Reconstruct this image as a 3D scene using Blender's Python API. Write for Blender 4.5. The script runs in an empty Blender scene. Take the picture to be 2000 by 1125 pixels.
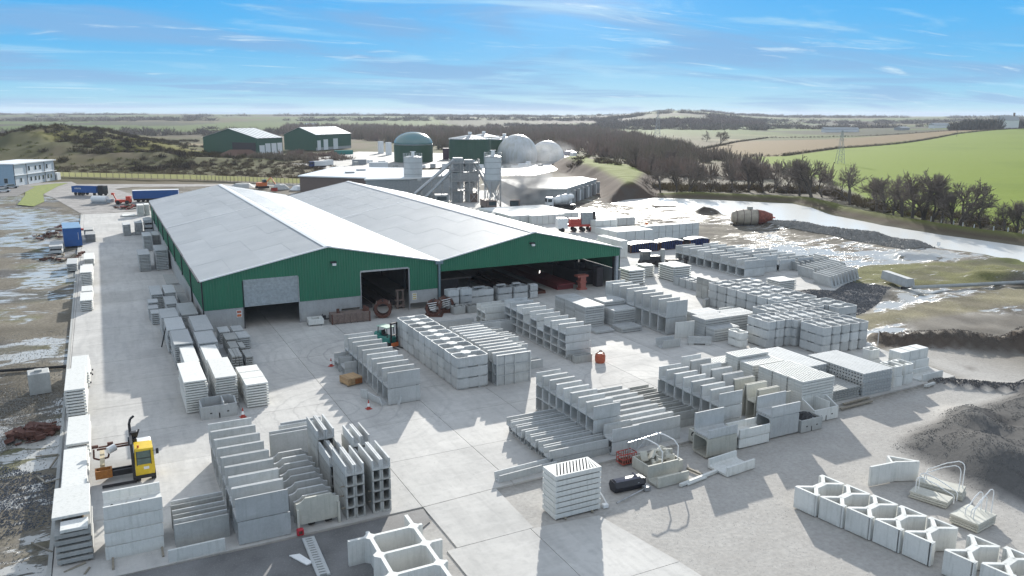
import bpy, math, random
import numpy as np
from mathutils import Vector, Matrix
random.seed(7)
R_ = math.radians
# ------------------------------------------------------------------ camera
S = bpy.context.scene
CAMH = 26.0; FPX = 1567.7; PITCH = R_(12.229); ROLL = R_(.2456); YAW = R_(27.03)
fwd = Vector((math.sin(YAW)*math.cos(PITCH), math.cos(YAW)*math.cos(PITCH), -math.sin(PITCH)))
rg0 = Vector((math.cos(YAW), -math.sin(YAW), 0)); up0 = rg0.cross(fwd)
rgt = rg0*math.cos(ROLL)+up0*math.sin(ROLL); upv = -rg0*math.sin(ROLL)+up0*math.cos(ROLL)
cam = bpy.data.objects.new('camera', bpy.data.cameras.new('camera'))
bpy.context.collection.objects.link(cam)
M3 = Matrix((rgt, upv, -fwd)).transposed()
cam.matrix_world = Matrix.Translation((0, 0, CAMH)) @ M3.to_4x4()
cam.data.sensor_width = 36; cam.data.lens = 36*FPX/2000
cam.data.clip_start = .5; cam.data.clip_end = 30000
S.camera = cam
S.view_settings.view_transform = 'Standard'; S.view_settings.look = 'None'
S.view_settings.gamma = 1; S.view_settings.use_curve_mapping = False
S.view_settings.exposure = 1.15
# ------------------------------------------------------------------ sky and sun
SUN_AZ = R_(31.5); SUN_EL = R_(17.2)            # azimuth from +Y towards +X
w = bpy.data.worlds.new("World"); S.world = w; w.use_nodes = True
nt = w.node_tree; nt.nodes.clear()
def N(t, **kw):
    n = nt.nodes.new(t)
    for k, v in kw.items(): setattr(n, k, v)
    return n
def L(a, b): nt.links.new(a, b)
tc = N('ShaderNodeTexCoord'); nrm = N('ShaderNodeVectorMath', operation='NORMALIZE'); L(tc.outputs['Generated'], nrm.inputs[0])
sep = N('ShaderNodeSeparateXYZ'); L(nrm.outputs[0], sep.inputs[0])
sky = N('ShaderNodeTexSky'); sky.sky_type = 'NISHITA'; sky.sun_disc = False
sky.sun_elevation = SUN_EL; sky.sun_rotation = SUN_AZ; sky.altitude = 60; sky.air_density = 1.0; sky.dust_density = .6; sky.ozone_density = 3.0
skm = N('ShaderNodeVectorMath', operation='SCALE'); L(sky.outputs[0], skm.inputs[0]); skm.inputs['Scale'].default_value = SKYK = .085
grad = N('ShaderNodeValToRGB'); L(sep.outputs['Z'], grad.inputs[0])
cr = grad.color_ramp; cr.elements[0].position = 0; cr.elements[0].color = (.16, .305, .375, 1)
cr.elements[1].position = 1; cr.elements[1].color = (.2, .27, .38, 1)
for p, c in ((.03, (.10, .265, .39, 1)), (.07, (.045, .215, .395, 1)), (.13, (.020, .19, .405, 1)), (.19, (.06, .21, .40, 1)), (.32, (.48, .485, .485, 1)), (.7, (.46, .465, .475, 1))):
    e = cr.elements.new(p); e.color = c
mx = N('ShaderNodeMix', data_type='RGBA'); mx.inputs[0].default_value = .97
L(skm.outputs[0], mx.inputs[6]); L(grad.outputs[0], mx.inputs[7])
# clouds: noise on a plane far overhead, stretched into long bands
zc = N('ShaderNodeMath', operation='MAXIMUM'); L(sep.outputs['Z'], zc.inputs[0]); zc.inputs[1].default_value = 0.0
za = N('ShaderNodeMath', operation='ADD'); L(zc.outputs[0], za.inputs[0]); za.inputs[1].default_value = .07
dv = N('ShaderNodeMath', operation='DIVIDE'); dv.inputs[0].default_value = 1; L(za.outputs[0], dv.inputs[1])
pv = N('ShaderNodeVectorMath', operation='SCALE'); L(nrm.outputs[0], pv.inputs[0]); L(dv.outputs[0], pv.inputs['Scale'])
def cloud(rot, scl, loc, ns, det, lo, hi, rough=.6, dist=.4):
    m = N('ShaderNodeMapping'); L(pv.outputs[0], m.inputs[0]); m.inputs['Rotation'].default_value = (0, 0, R_(rot)); m.inputs['Scale'].default_value = (scl[0], scl[1], .0); m.inputs['Location'].default_value = loc
    n = N('ShaderNodeTexNoise'); L(m.outputs[0], n.inputs['Vector']); n.inputs['Scale'].default_value = ns; n.inputs['Detail'].default_value = det; n.inputs['Roughness'].default_value = rough; n.inputs['Distortion'].default_value = dist
    r = N('ShaderNodeMapRange'); r.interpolation_type = 'SMOOTHSTEP'; L(n.outputs[0], r.inputs[0]); r.inputs[1].default_value = lo; r.inputs[2].default_value = hi
    return r.outputs[0]
def over(prev, mask, col, k):
    m = N('ShaderNodeMix', data_type='RGBA'); f = N('ShaderNodeMath', operation='MULTIPLY'); L(mask, f.inputs[0]); f.inputs[1].default_value = k
    L(f.outputs[0], m.inputs[0]); L(prev, m.inputs[6]); m.inputs[7].default_value = (*col, 1); return m.outputs[2]
c = mx.outputs[2]
c = over(c, cloud(27, (.55, 1.0), (3.1, 1.7, 0), .62, 6, .42, .60, .55, .8), (.118, .205, .335), .65)     # lilac-blue bands
c = over(c, cloud(22, (.5, 1.2), (7.3, 4.2, 0), 1.0, 7, .52, .72, .6, .9), (.20, .33, .43), .75)      # paler streaks
c = over(c, cloud(34, (.5, 1.5), (1.3, 9.2, 0), 1.3, 8, .57, .74, .64, 1.2), (.32, .40, .45), .8)      # thin white streaks
# haze glow around the sun, well above the picture
sd = Vector((math.sin(SUN_AZ)*math.cos(SUN_EL), math.cos(SUN_AZ)*math.cos(SUN_EL), math.sin(SUN_EL)))
dt = N('ShaderNodeVectorMath', operation='DOT_PRODUCT'); L(nrm.outputs[0], dt.inputs[0]); dt.inputs[1].default_value = sd
dm = N('ShaderNodeMath', operation='MAXIMUM'); L(dt.outputs['Value'], dm.inputs[0]); dm.inputs[1].default_value = 0
p1 = N('ShaderNodeMath', operation='POWER'); L(dm.outputs[0], p1.inputs[0]); p1.inputs[1].default_value = 260
gl = N('ShaderNodeVectorMath', operation='SCALE'); gl.inputs[0].default_value = (3.0, 2.7, 2.3); L(p1.outputs[0], gl.inputs['Scale'])
ad = N('ShaderNodeVectorMath', operation='ADD'); L(c, ad.inputs[0]); L(gl.outputs[0], ad.inputs[1])
bg = N('ShaderNodeBackground'); L(ad.outputs[0], bg.inputs[0]); bg.inputs[1].default_value = 1.0
wo = N('ShaderNodeOutputWorld'); L(bg.outputs[0], wo.inputs[0])
sl = bpy.data.lights.new('sun', 'SUN'); sl.energy = 3.9; sl.angle = R_(.6); sl.color = (1, .955, .88)
so = bpy.data.objects.new('sun', sl); bpy.context.collection.objects.link(so)
so.rotation_euler = sd.to_track_quat('Z', 'Y').to_euler(); so.location = (0, 0, 60)

# ------------------------------------------------------------------ helpers
COL = bpy.context.collection
def at(px, py, z=0.0):
    """Ground point seen at a pixel of the 2000-wide photograph."""
    d = fwd+rgt*((px-1000)/FPX)+upv*((562.5-py)/FPX)
    t = (z-CAMH)/d.z
    return (d.x*t, d.y*t)
class MB:
    def __init__(s): s.v = []; s.f = []; s.m = []; s.mi = 0
    def add(s, vs, fs):
        o = len(s.v); s.v += [tuple(v) for v in vs]; s.f += [tuple(i+o for i in f) for f in fs]; s.m += [s.mi]*len(fs); return s
    def box(s, x0, y0, z0, x1, y1, z1):
        return s.add([(x0,y0,z0),(x1,y0,z0),(x1,y1,z0),(x0,y1,z0),(x0,y0,z1),(x1,y0,z1),(x1,y1,z1),(x0,y1,z1)],
              [(0,3,2,1),(4,5,6,7),(0,1,5,4),(1,2,6,5),(2,3,7,6),(3,0,4,7)])
    def rbox(s, cx, cy, z0, z1, w, d, a):
        c, q = math.cos(a), math.sin(a); P = []
        for z in (z0, z1):
            for u, v in ((-w/2,-d/2),(w/2,-d/2),(w/2,d/2),(-w/2,d/2)): P.append((cx+u*c-v*q, cy+u*q+v*c, z))
        return s.add(P, [(0,3,2,1),(4,5,6,7),(0,1,5,4),(1,2,6,5),(2,3,7,6),(3,0,4,7)])
    def cbox(s, x0, y0, z0, x1, y1, z1, b=.02):
        """box with chamfered top and vertical edges"""
        def ring(i, z): return [(x0+i,y0+b,z),(x0+b,y0+i,z),(x1-b,y0+i,z),(x1-i,y0+b,z),(x1-i,y1-b,z),(x1-b,y1-i,z),(x0+b,y1-i,z),(x0+i,y1-b,z)]
        rs = [ring(0, z0), ring(0, z1-b), [(max(x0+b,min(x1-b,p[0])), max(y0+b,min(y1-b,p[1])), z1) for p in ring(0, z1)]]
        V = sum(rs, []); F = []
        for r in range(2):
            for i in range(8): j = (i+1) % 8; F.append((r*8+i, r*8+j, r*8+8+j, r*8+8+i))
        F.append(tuple(range(16, 24))); F.append(tuple(range(7, -1, -1)))
        return s.add(V, F)
    def ex(s, ax, prof, a, b, cap=True):
        """extrude a closed 2-D profile along an axis; x: (y,z)  y: (x,z)  z: (x,y)"""
        n = len(prof)
        def P(u, v, t): return (t,u,v) if ax == 'x' else (u,t,v) if ax == 'y' else (u,v,t)
        V = [P(u,v,a) for u,v in prof]+[P(u,v,b) for u,v in prof]
        F = [(i,(i+1)%n,n+(i+1)%n,n+i) for i in range(n)]
        if ax == 'y': F = [f[::-1] for f in F]
        if cap:
            c0 = tuple(range(n-1,-1,-1)); c1 = tuple(range(n,2*n))
            if ax == 'y': c0, c1 = c0[::-1], c1[::-1]
            F += [c0, c1]
        return s.add(V, F)
    def tube(s, p0, p1, r, n=6, r1=None, cap=True):
        p0, p1 = Vector(p0), Vector(p1); d = p1-p0
        if d.length < 1e-6: return s
        d.normalize(); a = d.orthogonal().normalized(); b = d.cross(a); r1 = r if r1 is None else r1
        V = [p0+(a*math.cos(2*math.pi*i/n)+b*math.sin(2*math.pi*i/n))*r for i in range(n)]+[p1+(a*math.cos(2*math.pi*i/n)+b*math.sin(2*math.pi*i/n))*r1 for i in range(n)]
        F = [(i,(i+1)%n,n+(i+1)%n,n+i) for i in range(n)]
        if cap: F += [tuple(range(n-1,-1,-1)), tuple(range(n,2*n))]
        return s.add(V, F)
    def path(s, pts, r, n=6):
        for a, b in zip(pts, pts[1:]): s.tube(a, b, r, n)
        return s
    def lathe(s, cx, cy, prof, n=24, z0=0):
        V = []; F = []
        for r, z in prof:
            V += [(cx+r*math.cos(2*math.pi*i/n), cy+r*math.sin(2*math.pi*i/n), z0+z) for i in range(n)]
        for k in range(len(prof)-1):
            for i in range(n): j = (i+1)%n; F.append((k*n+i, k*n+j, k*n+n+j, k*n+n+i))
        F.append(tuple(range(n-1,-1,-1))); F.append(tuple(range((len(prof)-1)*n, len(prof)*n)))
        return s.add(V, F)
    def shell(s, outer, inner, z0, z1):
        """wall between two loops (same count) from z0 to z1, open top"""
        n = len(outer)
        V = [(x,y,z0) for x,y in outer]+[(x,y,z1) for x,y in outer]+[(x,y,z1) for x,y in inner]+[(x,y,z0) for x,y in inner]
        F = []
        for i in range(n):
            j = (i+1)%n
            F += [(i,j,n+j,n+i),(n+i,n+j,2*n+j,2*n+i),(2*n+i,2*n+j,3*n+j,3*n+i),(3*n+i,3*n+j,j,i)]
        return s.add(V, F)
    def mesh(s, name, mats, smooth=False):
        me = bpy.data.meshes.new(name); me.from_pydata(s.v, [], s.f)
        for m in (mats if isinstance(mats, (list, tuple)) else [mats]): me.materials.append(m)
        if any(s.m): me.polygons.foreach_set('material_index', s.m)
        if smooth: me.polygons.foreach_set('use_smooth', [True]*len(me.polygons))
        me.update(); return me
    def build(s, name, mats, parent=None, smooth=False, loc=None, rz=0):
        return link(name, s.mesh(name, mats, smooth), parent, loc, rz)
def link(name, me, parent=None, loc=None, rz=0):
    o = bpy.data.objects.new(name, me); COL.objects.link(o)
    if parent is not None: o.parent = parent
    if loc is not None: o.location = loc
    if rz: o.rotation_euler = (0, 0, rz)
    return o
def tag(o, label=None, cat=None, group=None, kind=None):
    if label: o['label'] = label
    if cat: o['category'] = cat
    if group: o['group'] = group
    if kind: o['kind'] = kind
    return o
def empty(name, loc, label, cat, group=None, rz=0):
    o = bpy.data.objects.new(name, None); COL.objects.link(o); o.location = loc; o.rotation_euler = (0,0,rz); o.empty_display_size = .3
    return tag(o, label, cat, group)
def copy_tree(o, parent=None, **kw):
    c = o.copy(); COL.objects.link(c)
    if parent is not None: c.parent = parent
    for ch in list(o.children): copy_tree(ch, c)
    return c
def struct(name, o): o['kind'] = 'structure'; return o
ORD = ['lowest', 'second', 'third', 'fourth', 'fifth', 'sixth', 'seventh', 'eighth', 'ninth', 'tenth', 'eleventh', 'twelfth', 'thirteenth', 'fourteenth', 'fifteenth']
NTH = ['first'] + ORD[1:]
def level(i, n): return 'topmost' if i == n-1 and n > 1 else ORD[i]+(' up' if i else '')
def nth(i, n): return 'front' if i == 0 else ('rearmost' if i == n-1 else NTH[i])

# ------------------------------------------------------------------ materials
class Mat:
    def __init__(s, name, col=(.5,.5,.5), rough=.8, metal=0, spec=.5):
        s.m = bpy.data.materials.new(name); s.m.use_nodes = True; s.nt = s.m.node_tree
        s.b = s.nt.nodes['Principled BSDF']; s.b.inputs['Base Color'].default_value = (*col, 1)
        s.b.inputs['Roughness'].default_value = rough; s.b.inputs['Metallic'].default_value = metal; s.b.inputs['Specular IOR Level'].default_value = spec
    def n(s, t, **kw):
        n = s.nt.nodes.new(t)
        for k, v in kw.items(): setattr(n, k, v)
        return n
    def l(s, a, b): s.nt.links.new(a, b)
    def coord(s, kind='Object', scale=(1,1,1), rot=0):
        t = s.n('ShaderNodeTexCoord') if kind != 'World' else s.n('ShaderNodeNewGeometry')
        m = s.n('ShaderNodeMapping'); s.l(t.outputs['Position' if kind == 'World' else kind], m.inputs[0]); m.inputs['Scale'].default_value = scale; m.inputs['Rotation'].default_value = (0,0,rot); return m.outputs[0]
    def noise(s, co, scale, det=4, rough=.55, dist=0):
        n = s.n('ShaderNodeTexNoise'); s.l(co, n.inputs['Vector']); n.inputs['Scale'].default_value = scale; n.inputs['Detail'].default_value = det; n.inputs['Roughness'].default_value = rough; n.inputs['Distortion'].default_value = dist; return n.outputs[0]
    def ramp(s, f, stops, inter='LINEAR'):
        r = s.n('ShaderNodeValToRGB'); s.l(f, r.inputs[0]); r.color_ramp.interpolation = inter
        e = r.color_ramp.elements; e[0].position, e[0].color = stops[0][0], (*stops[0][1], 1); e[1].position, e[1].color = stops[-1][0], (*stops[-1][1], 1)
        for p, c in stops[1:-1]: x = e.new(p); x.color = (*c, 1)
        return r.outputs[0]
    def rng(s, f, a, b, c=0, d=1):
        r = s.n('ShaderNodeMapRange'); s.l(f, r.inputs[0])
        for i, v in enumerate((a, b, c, d)): r.inputs[i+1].default_value = v
        return r.outputs[0]
    def mix(s, f, a, b, mode='MIX'):
        m = s.n('ShaderNodeMix', data_type='RGBA', blend_type=mode)
        if isinstance(f, (int, float)): m.inputs[0].default_value = f
        else: s.l(f, m.inputs[0])
        for i, v in ((6, a), (7, b)):
            if isinstance(v, tuple): m.inputs[i].default_value = (*v, 1)
            else: s.l(v, m.inputs[i])
        return m.outputs[2]
    def math(s, op, a, b=0):
        m = s.n('ShaderNodeMath', operation=op)
        for i, v in ((0, a), (1, b)):
            if isinstance(v, (int, float)): m.inputs[i].default_value = v
            else: s.l(v, m.inputs[i])
        return m.outputs[0]
    def bump(s, h, dist=.02, st=.5):
        b = s.n('ShaderNodeBump'); s.l(h, b.inputs['Height']); b.inputs['Distance'].default_value = dist; b.inputs['Strength'].default_value = st; s.l(b.outputs[0], s.b.inputs['Normal'])
    def col(s, c): s.l(c, s.b.inputs['Base Color'])
    def rgh(s, c): s.l(c, s.b.inputs['Roughness'])
    def objrand(s, c, amt=.15):
        oi = s.n('ShaderNodeObjectInfo'); v = s.rng(oi.outputs['Random'], 0, 1, 1-amt, 1+amt*.6)
        h = s.n('ShaderNodeHueSaturation'); s.l(c, h.inputs['Color']); s.l(v, h.inputs['Value']); return h.outputs[0]
    def sep(s, kind='World'):
        t = s.n('ShaderNodeNewGeometry') if kind == 'World' else s.n('ShaderNodeTexCoord')
        x = s.n('ShaderNodeSeparateXYZ'); s.l(t.outputs['Position' if kind == 'World' else kind], x.inputs[0]); return x.outputs
def concrete(name, base=(.50,.51,.50), dark=.76, rnd=.17, rough=.75):
    m = Mat(name, base, rough, 0, .35); co = m.coord('World')
    n1 = m.noise(co, .7, 5, .6); n2 = m.noise(co, 6, 4, .7)
    sc = m.noise(m.coord('World', (5, 5, .5)), 1.0, 3, .6)                 # weather runs down the faces
    c = m.mix(m.rng(n1, .3, .75), tuple(b*dark for b in base), base)
    c = m.mix(m.rng(sc, .5, .70, 0, .5), c, (base[0]*.62, base[1]*.64, base[2]*.62))
    c = m.mix(m.rng(n2, .45, .62, 0, .22), c, tuple(min(1, b*1.15) for b in base))
    c = m.mix(m.rng(m.noise(co, 22, 2), .66, .72, 0, .5), c, tuple(b*.55 for b in base))   # blow holes
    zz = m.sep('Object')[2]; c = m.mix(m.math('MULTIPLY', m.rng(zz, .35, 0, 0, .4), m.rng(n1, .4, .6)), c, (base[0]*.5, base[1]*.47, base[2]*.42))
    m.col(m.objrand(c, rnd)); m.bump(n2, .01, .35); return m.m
def simple(name, col, rough=.6, metal=0, var=.25, scale=3, rnd=.05, spec=.5):
    m = Mat(name, col, rough, metal, spec); co = m.coord('World'); n = m.noise(co, scale, 5, .65)
    c = m.mix(m.rng(n, .35, .7), tuple(x*(1-var) for x in col), tuple(min(1, x*(1+var*.3)) for x in col)); m.col(m.objrand(c, rnd)); return m.m
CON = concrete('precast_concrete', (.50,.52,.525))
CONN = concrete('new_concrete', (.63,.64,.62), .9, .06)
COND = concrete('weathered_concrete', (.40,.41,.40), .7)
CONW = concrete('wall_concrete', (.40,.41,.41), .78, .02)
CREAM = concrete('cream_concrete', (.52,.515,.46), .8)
STEEL = simple('galvanised_steel', (.45,.46,.47), .4, .7)
DARK = simple('dark_metal', (.03,.03,.035), .5, .3)
BLACKP = simple('black_plastic', (.012,.014,.022), .35)
RUST = simple('rusty_steel', (.13,.055,.04), .85, .1, .5, 6)
RED = simple('red_paint', (.42,.05,.035), .5)
REDF = simple('faded_red_paint', (.40,.13,.10), .7, 0, .3, 8)
ORANGE = simple('orange_paint', (.65,.17,.05), .5)
TAN = simple('brown_mould_paint', (.20,.15,.13), .75, 0, .35, 5)
WOOD = simple('timber', (.42,.28,.15), .8, 0, .3, 12, .25)
WOODG = simple('grey_timber', (.28,.25,.20), .85, 0, .3, 10, .2)
WOODD = simple('burnt_orange_timber', (.30,.11,.035), .8, 0, .3, 10, .1)
YEL = simple('yellow_paint', (.72,.50,.02), .35, 0, .12, 4)
WHITE = simple('white_paint', (.75,.76,.76), .45, 0, .1, 3)
TEAL = simple('teal_paint', (.02,.20,.17), .45)
BLUE = simple('blue_paint', (.008,.085,.30), .45, 0, .12, 2)
BLUED = simple('dark_blue_paint', (.02,.045,.17), .5)
RUBBER = simple('rubber', (.018,.018,.02), .8)
GREYP = simple('grey_paint', (.30,.32,.33), .55)
def glassmat():
    m = Mat('window_glass', (.03,.05,.06), .08, 0, .8); return m.m
GLASS = glassmat()
# ------------------------------------------------------------------ terrain
rs = np.random.RandomState(3)
def vnoise(X, Y, s, seed=0):
    """smooth value noise"""
    x = X/s+seed*17.3; y = Y/s-seed*9.7
    xi = np.floor(x).astype(np.int64); yi = np.floor(y).astype(np.int64); xf = x-xi; yf = y-yi
    u = xf*xf*(3-2*xf); v = yf*yf*(3-2*yf)
    def h(a, b):
        n = (a*374761393+b*668265263+seed*1442695) & 0x7fffffff; n = (n ^ (n >> 13))*1274126177 & 0x7fffffff
        return ((n ^ (n >> 16)) & 0xffff)/65535.0
    return (h(xi,yi)*(1-u)+h(xi+1,yi)*u)*(1-v)+(h(xi,yi+1)*(1-u)+h(xi+1,yi+1)*u)*v-.5
def fbm(X, Y, s, seed=0, o=4):
    r = 0; a = 1
    for i in range(o): r = r+a*vnoise(X, Y, s/(2**i), seed+i); a *= .5
    return r
def sdist(poly, X, Y):
    """signed distance, positive inside"""
    d = np.full(X.shape, 1e18); ins = np.zeros(X.shape, bool); n = len(poly)
    for i in range(n):
        ax, ay = poly[i]; bx, by = poly[(i+1)%n]; ex, ey = bx-ax, by-ay
        t = np.clip(((X-ax)*ex+(Y-ay)*ey)/(ex*ex+ey*ey+1e-9), 0, 1)
        d = np.minimum(d, (X-ax-ex*t)**2+(Y-ay-ey*t)**2)
        c = ((ay > Y) != (by > Y)) & (X < (bx-ax)*(Y-ay)/(by-ay+1e-12)+ax); ins ^= c
    d = np.sqrt(d); return np.where(ins, d, -d)
def sm(x, a, b): t = np.clip((x-a)/(b-a), 0, 1); return t*t*(3-2*t)
YARD = [(-4.6,47.2),(17.35,47.2),(23.0,47.55),(76.0,49.2),(77.6,60),(80,86),(98,84),(106,88),(102,118),(112,128),(104,152),(98,178),(76,236),(30,240),(-5.2,236)]
POND = [(137,203),(148,214),(160,212),(172,200),(188,180),(184,168),(176,155),(171,134),(169,117),(170,100),(172,60),(156,60),(153,90),(151,106),(150,120),(150,135),(151,150),(150,165),(145,178),(140,190)]
ROAD = [(-5,236),(-14,289),(-17,300),(-34,330),(-34,345),(-20,352),(-10,352),(-8,339),(43,316),(70,305),(69,296),(43,306),(10,318),(4,312),(12,272),(10,240)]
CARPARK = [(-42,300),(-24,296),(-21,330),(-30,352),(-60,360),(-60,310)]
GRASSV = [(-22,269),(-17.5,262),(-15.5,275),(-17,300),(-14,330),(-11,345),(-15,345),(-24,333),(-22,300)]
FRONTG = [(-4,46.9),(76,48.8),(78,59),(84,59),(95,70),(110,62),(140,60),(140,10),(-4,10)]
GREEN = [(190,60),(190,150),(225,185),(260,230),(368,394),(397,391),(568,495),(1007,691),(1300,760),(1900,700),(1900,60)]
BROWN = [(379,467),(368,396),(397,393),(568,497),(1007,694),(1300,765),(1500,900),(1198,812),(626,685)]
def height(X, Y):
    D = np.hypot(X, Y)
    z = -.14+0*X
    yd = sdist(YARD, X, Y); rd = sdist(ROAD, X, Y); fg = sdist(FRONTG, X, Y); pd = sdist(POND, X, Y); ld = sdist([(17,40.8),(17,48),(24,48),(60,48),(60,10),(28,10)], X, Y)
    # rough mud
    m = sm(-yd, .4, 6)*sm(-rd, .4, 5)*(1-sm(fg, -3, 1))*sm(600-D, 0, 200)
    z = z+m*(.22*fbm(X, Y, 9, 1)+.16*fbm(X, Y, 3.2, 4, 2)+.25*vnoise(X, Y, 24, 8))
    z = z+sm(fg, 0, 2)*sm(-yd, .2, 1)*(.075+.03*vnoise(X, Y, 5, 3))
    z = np.where(rd > -.5, -.06, z)
    # pond and its banks
    z = z-sm(pd, -1.5, 4)*1.6
    far = sm(X-(150+8*sm(Y,140,200)), 0, 14)
    z = z+np.exp(-((pd+5.5)/3.2)**2)*1.5*far*sm(X, 152, 166)*(pd < 0)
    # embankment behind the low building: grassy top, cut earth slope
    eb = sdist([(136,204),(160,212),(192,250),(218,300),(236,372),(212,372),(190,320),(171,272),(154,236)], X, Y)
    z = z+sm(eb, -1, 9)*(4.6+1.2*fbm(X, Y, 20, 9))
    # overgrown spoil heaps behind the offices
    for cx, cy, rx, ry, hh in ((-8,690,56,120,14),(-40,600,40,60,9),(25,560,30,50,6),(20,470,40,22,4.5),(-20,520,40,40,6),(70,455,26,18,2)):
        q = ((X-cx)/rx)**2+((Y-cy)/ry)**2; z = z+hh*np.exp(-q*1.2)*(1+.5*fbm(X, Y, 22, 6))
    # grey aggregate heaps at the near right
    gm = sdist([(54.6,40),(57,41),(60,42),(64,42.5),(80,44),(80,20),(56,20),(54.5,27),(53,31.5)], X, Y)
    z = z+sm(gm, 0, 3.2)*(.75+1.3*vnoise(X, Y, 7, 21)+.7*vnoise(X, Y, 3, 22)+.25*vnoise(X, Y, 1.2, 23))
    for cx, cy, r, hh in ((59.5,35.5,3.2,1.4),(57.3,32.8,2.6,1.3),(63,38.5,3,1.6),(66,41,3,1.2),(60,31,3,1.3),(66,33,5,1.8)):
        z = z+hh*np.maximum(0, 1-np.hypot(X-cx, Y-cy)/r)
    # dark spoil ridges on the right
    def ridge(x0, y0, x1, y1, wd, hh):
        ex, ey = x1-x0, y1-y0; t = np.clip(((X-x0)*ex+(Y-y0)*ey)/(ex*ex+ey*ey), 0, 1)
        return hh*np.exp(-(((X-x0-ex*t)**2+(Y-y0-ey*t)**2)/(wd*wd)))*(1+.5*fbm(X, Y, 6, 12))
    z = z+ridge(72.6,48.6,78.5,43.2,.7,.7)+ridge(78.5,43.2,84,39,.9,.8)+ridge(81.2,62.6,93,52.6,1.3,1.25)+ridge(93,52.6,104,48,1.5,1.3)
    z = z+sm(X, 80, 90)*sm(Y, 44, 50)*sm(-Y, -100, -90)*(.35*vnoise(X, Y, 2.6, 41)+.2*vnoise(X, Y, 1.3, 42))
    z = z+ridge(90,84,104,78,3.0,.5)
    z = z+ridge(144,143,147,108,2.8,1.3)*1.0+ridge(143,190,149,188,2.6,1.9)+ridge(146,171,149,170,2,1.5)+ridge(134,100,138,97,2.0,1.2)
    z = z+ridge(128,80,134,76,3,1.3)                               # grassed hump
    # rolling country
    h = sm(D, 700, 2600)
    z = z+h*(10*fbm(X, Y, 900, 31, 3)+4)-sm(D, 500, 1200)*4*(1-h)
    z = z+sm(D, 1800, 3800)*(9+9*vnoise(X, Y, 1500, 40))
    ang = np.degrees(np.arctan2(X, Y))
    z = z+sm(D, 1500, 2400)*26*np.exp(-((ang-38.5)/4.0)**2)+sm(D,700,1300)*9*np.exp(-((ang-59)/6)**2)
    z = z-sm(Y, 380, 430)*sm(X, 60, 130)*sm(-Y, -640, -560)*0
    return z
def axis(lo, hi, st, far, g=1.09):
    a = list(np.arange(lo, hi+.01, st)); s = st
    while a[-1] < far: s *= g; a.append(a[-1]+s)
    s = st; b = [lo]
    while b[-1] > -far: s *= g; b.append(b[-1]-s)
    return np.array(b[:0:-1]+a)
gx = axis(-30, 215, 1.1, 9000, 1.06); gy = axis(15, 250, 1.1, 9000, 1.05); gy = gy[gy > -400]
GX, GY = np.meshgrid(gx, gy); GZ = height(GX, GY)
def HZ(x, y): return float(height(np.array([[float(x)]]), np.array([[float(y)]]))[0,0])
nx, ny = len(gx), len(gy)
co = np.stack([GX, GY, GZ], -1).reshape(-1, 3)
idx = np.arange(nx*ny).reshape(ny, nx); q = np.stack([idx[:-1,:-1], idx[:-1,1:], idx[1:,1:], idx[1:,:-1]], -1).reshape(-1, 4)
me = bpy.data.meshes.new('ground'); me.vertices.add(len(co)); me.vertices.foreach_set('co', co.ravel().astype(np.float32))
me.loops.add(q.size); me.loops.foreach_set('vertex_index', q.ravel().astype(np.int32)); me.polygons.add(len(q))
me.polygons.foreach_set('loop_start', np.arange(0, q.size, 4, dtype=np.int32)); me.polygons.foreach_set('loop_total', np.full(len(q), 4, dtype=np.int32))
me.update(calc_edges=True); me.polygons.foreach_set('use_smooth', np.ones(len(q), bool))
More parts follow.
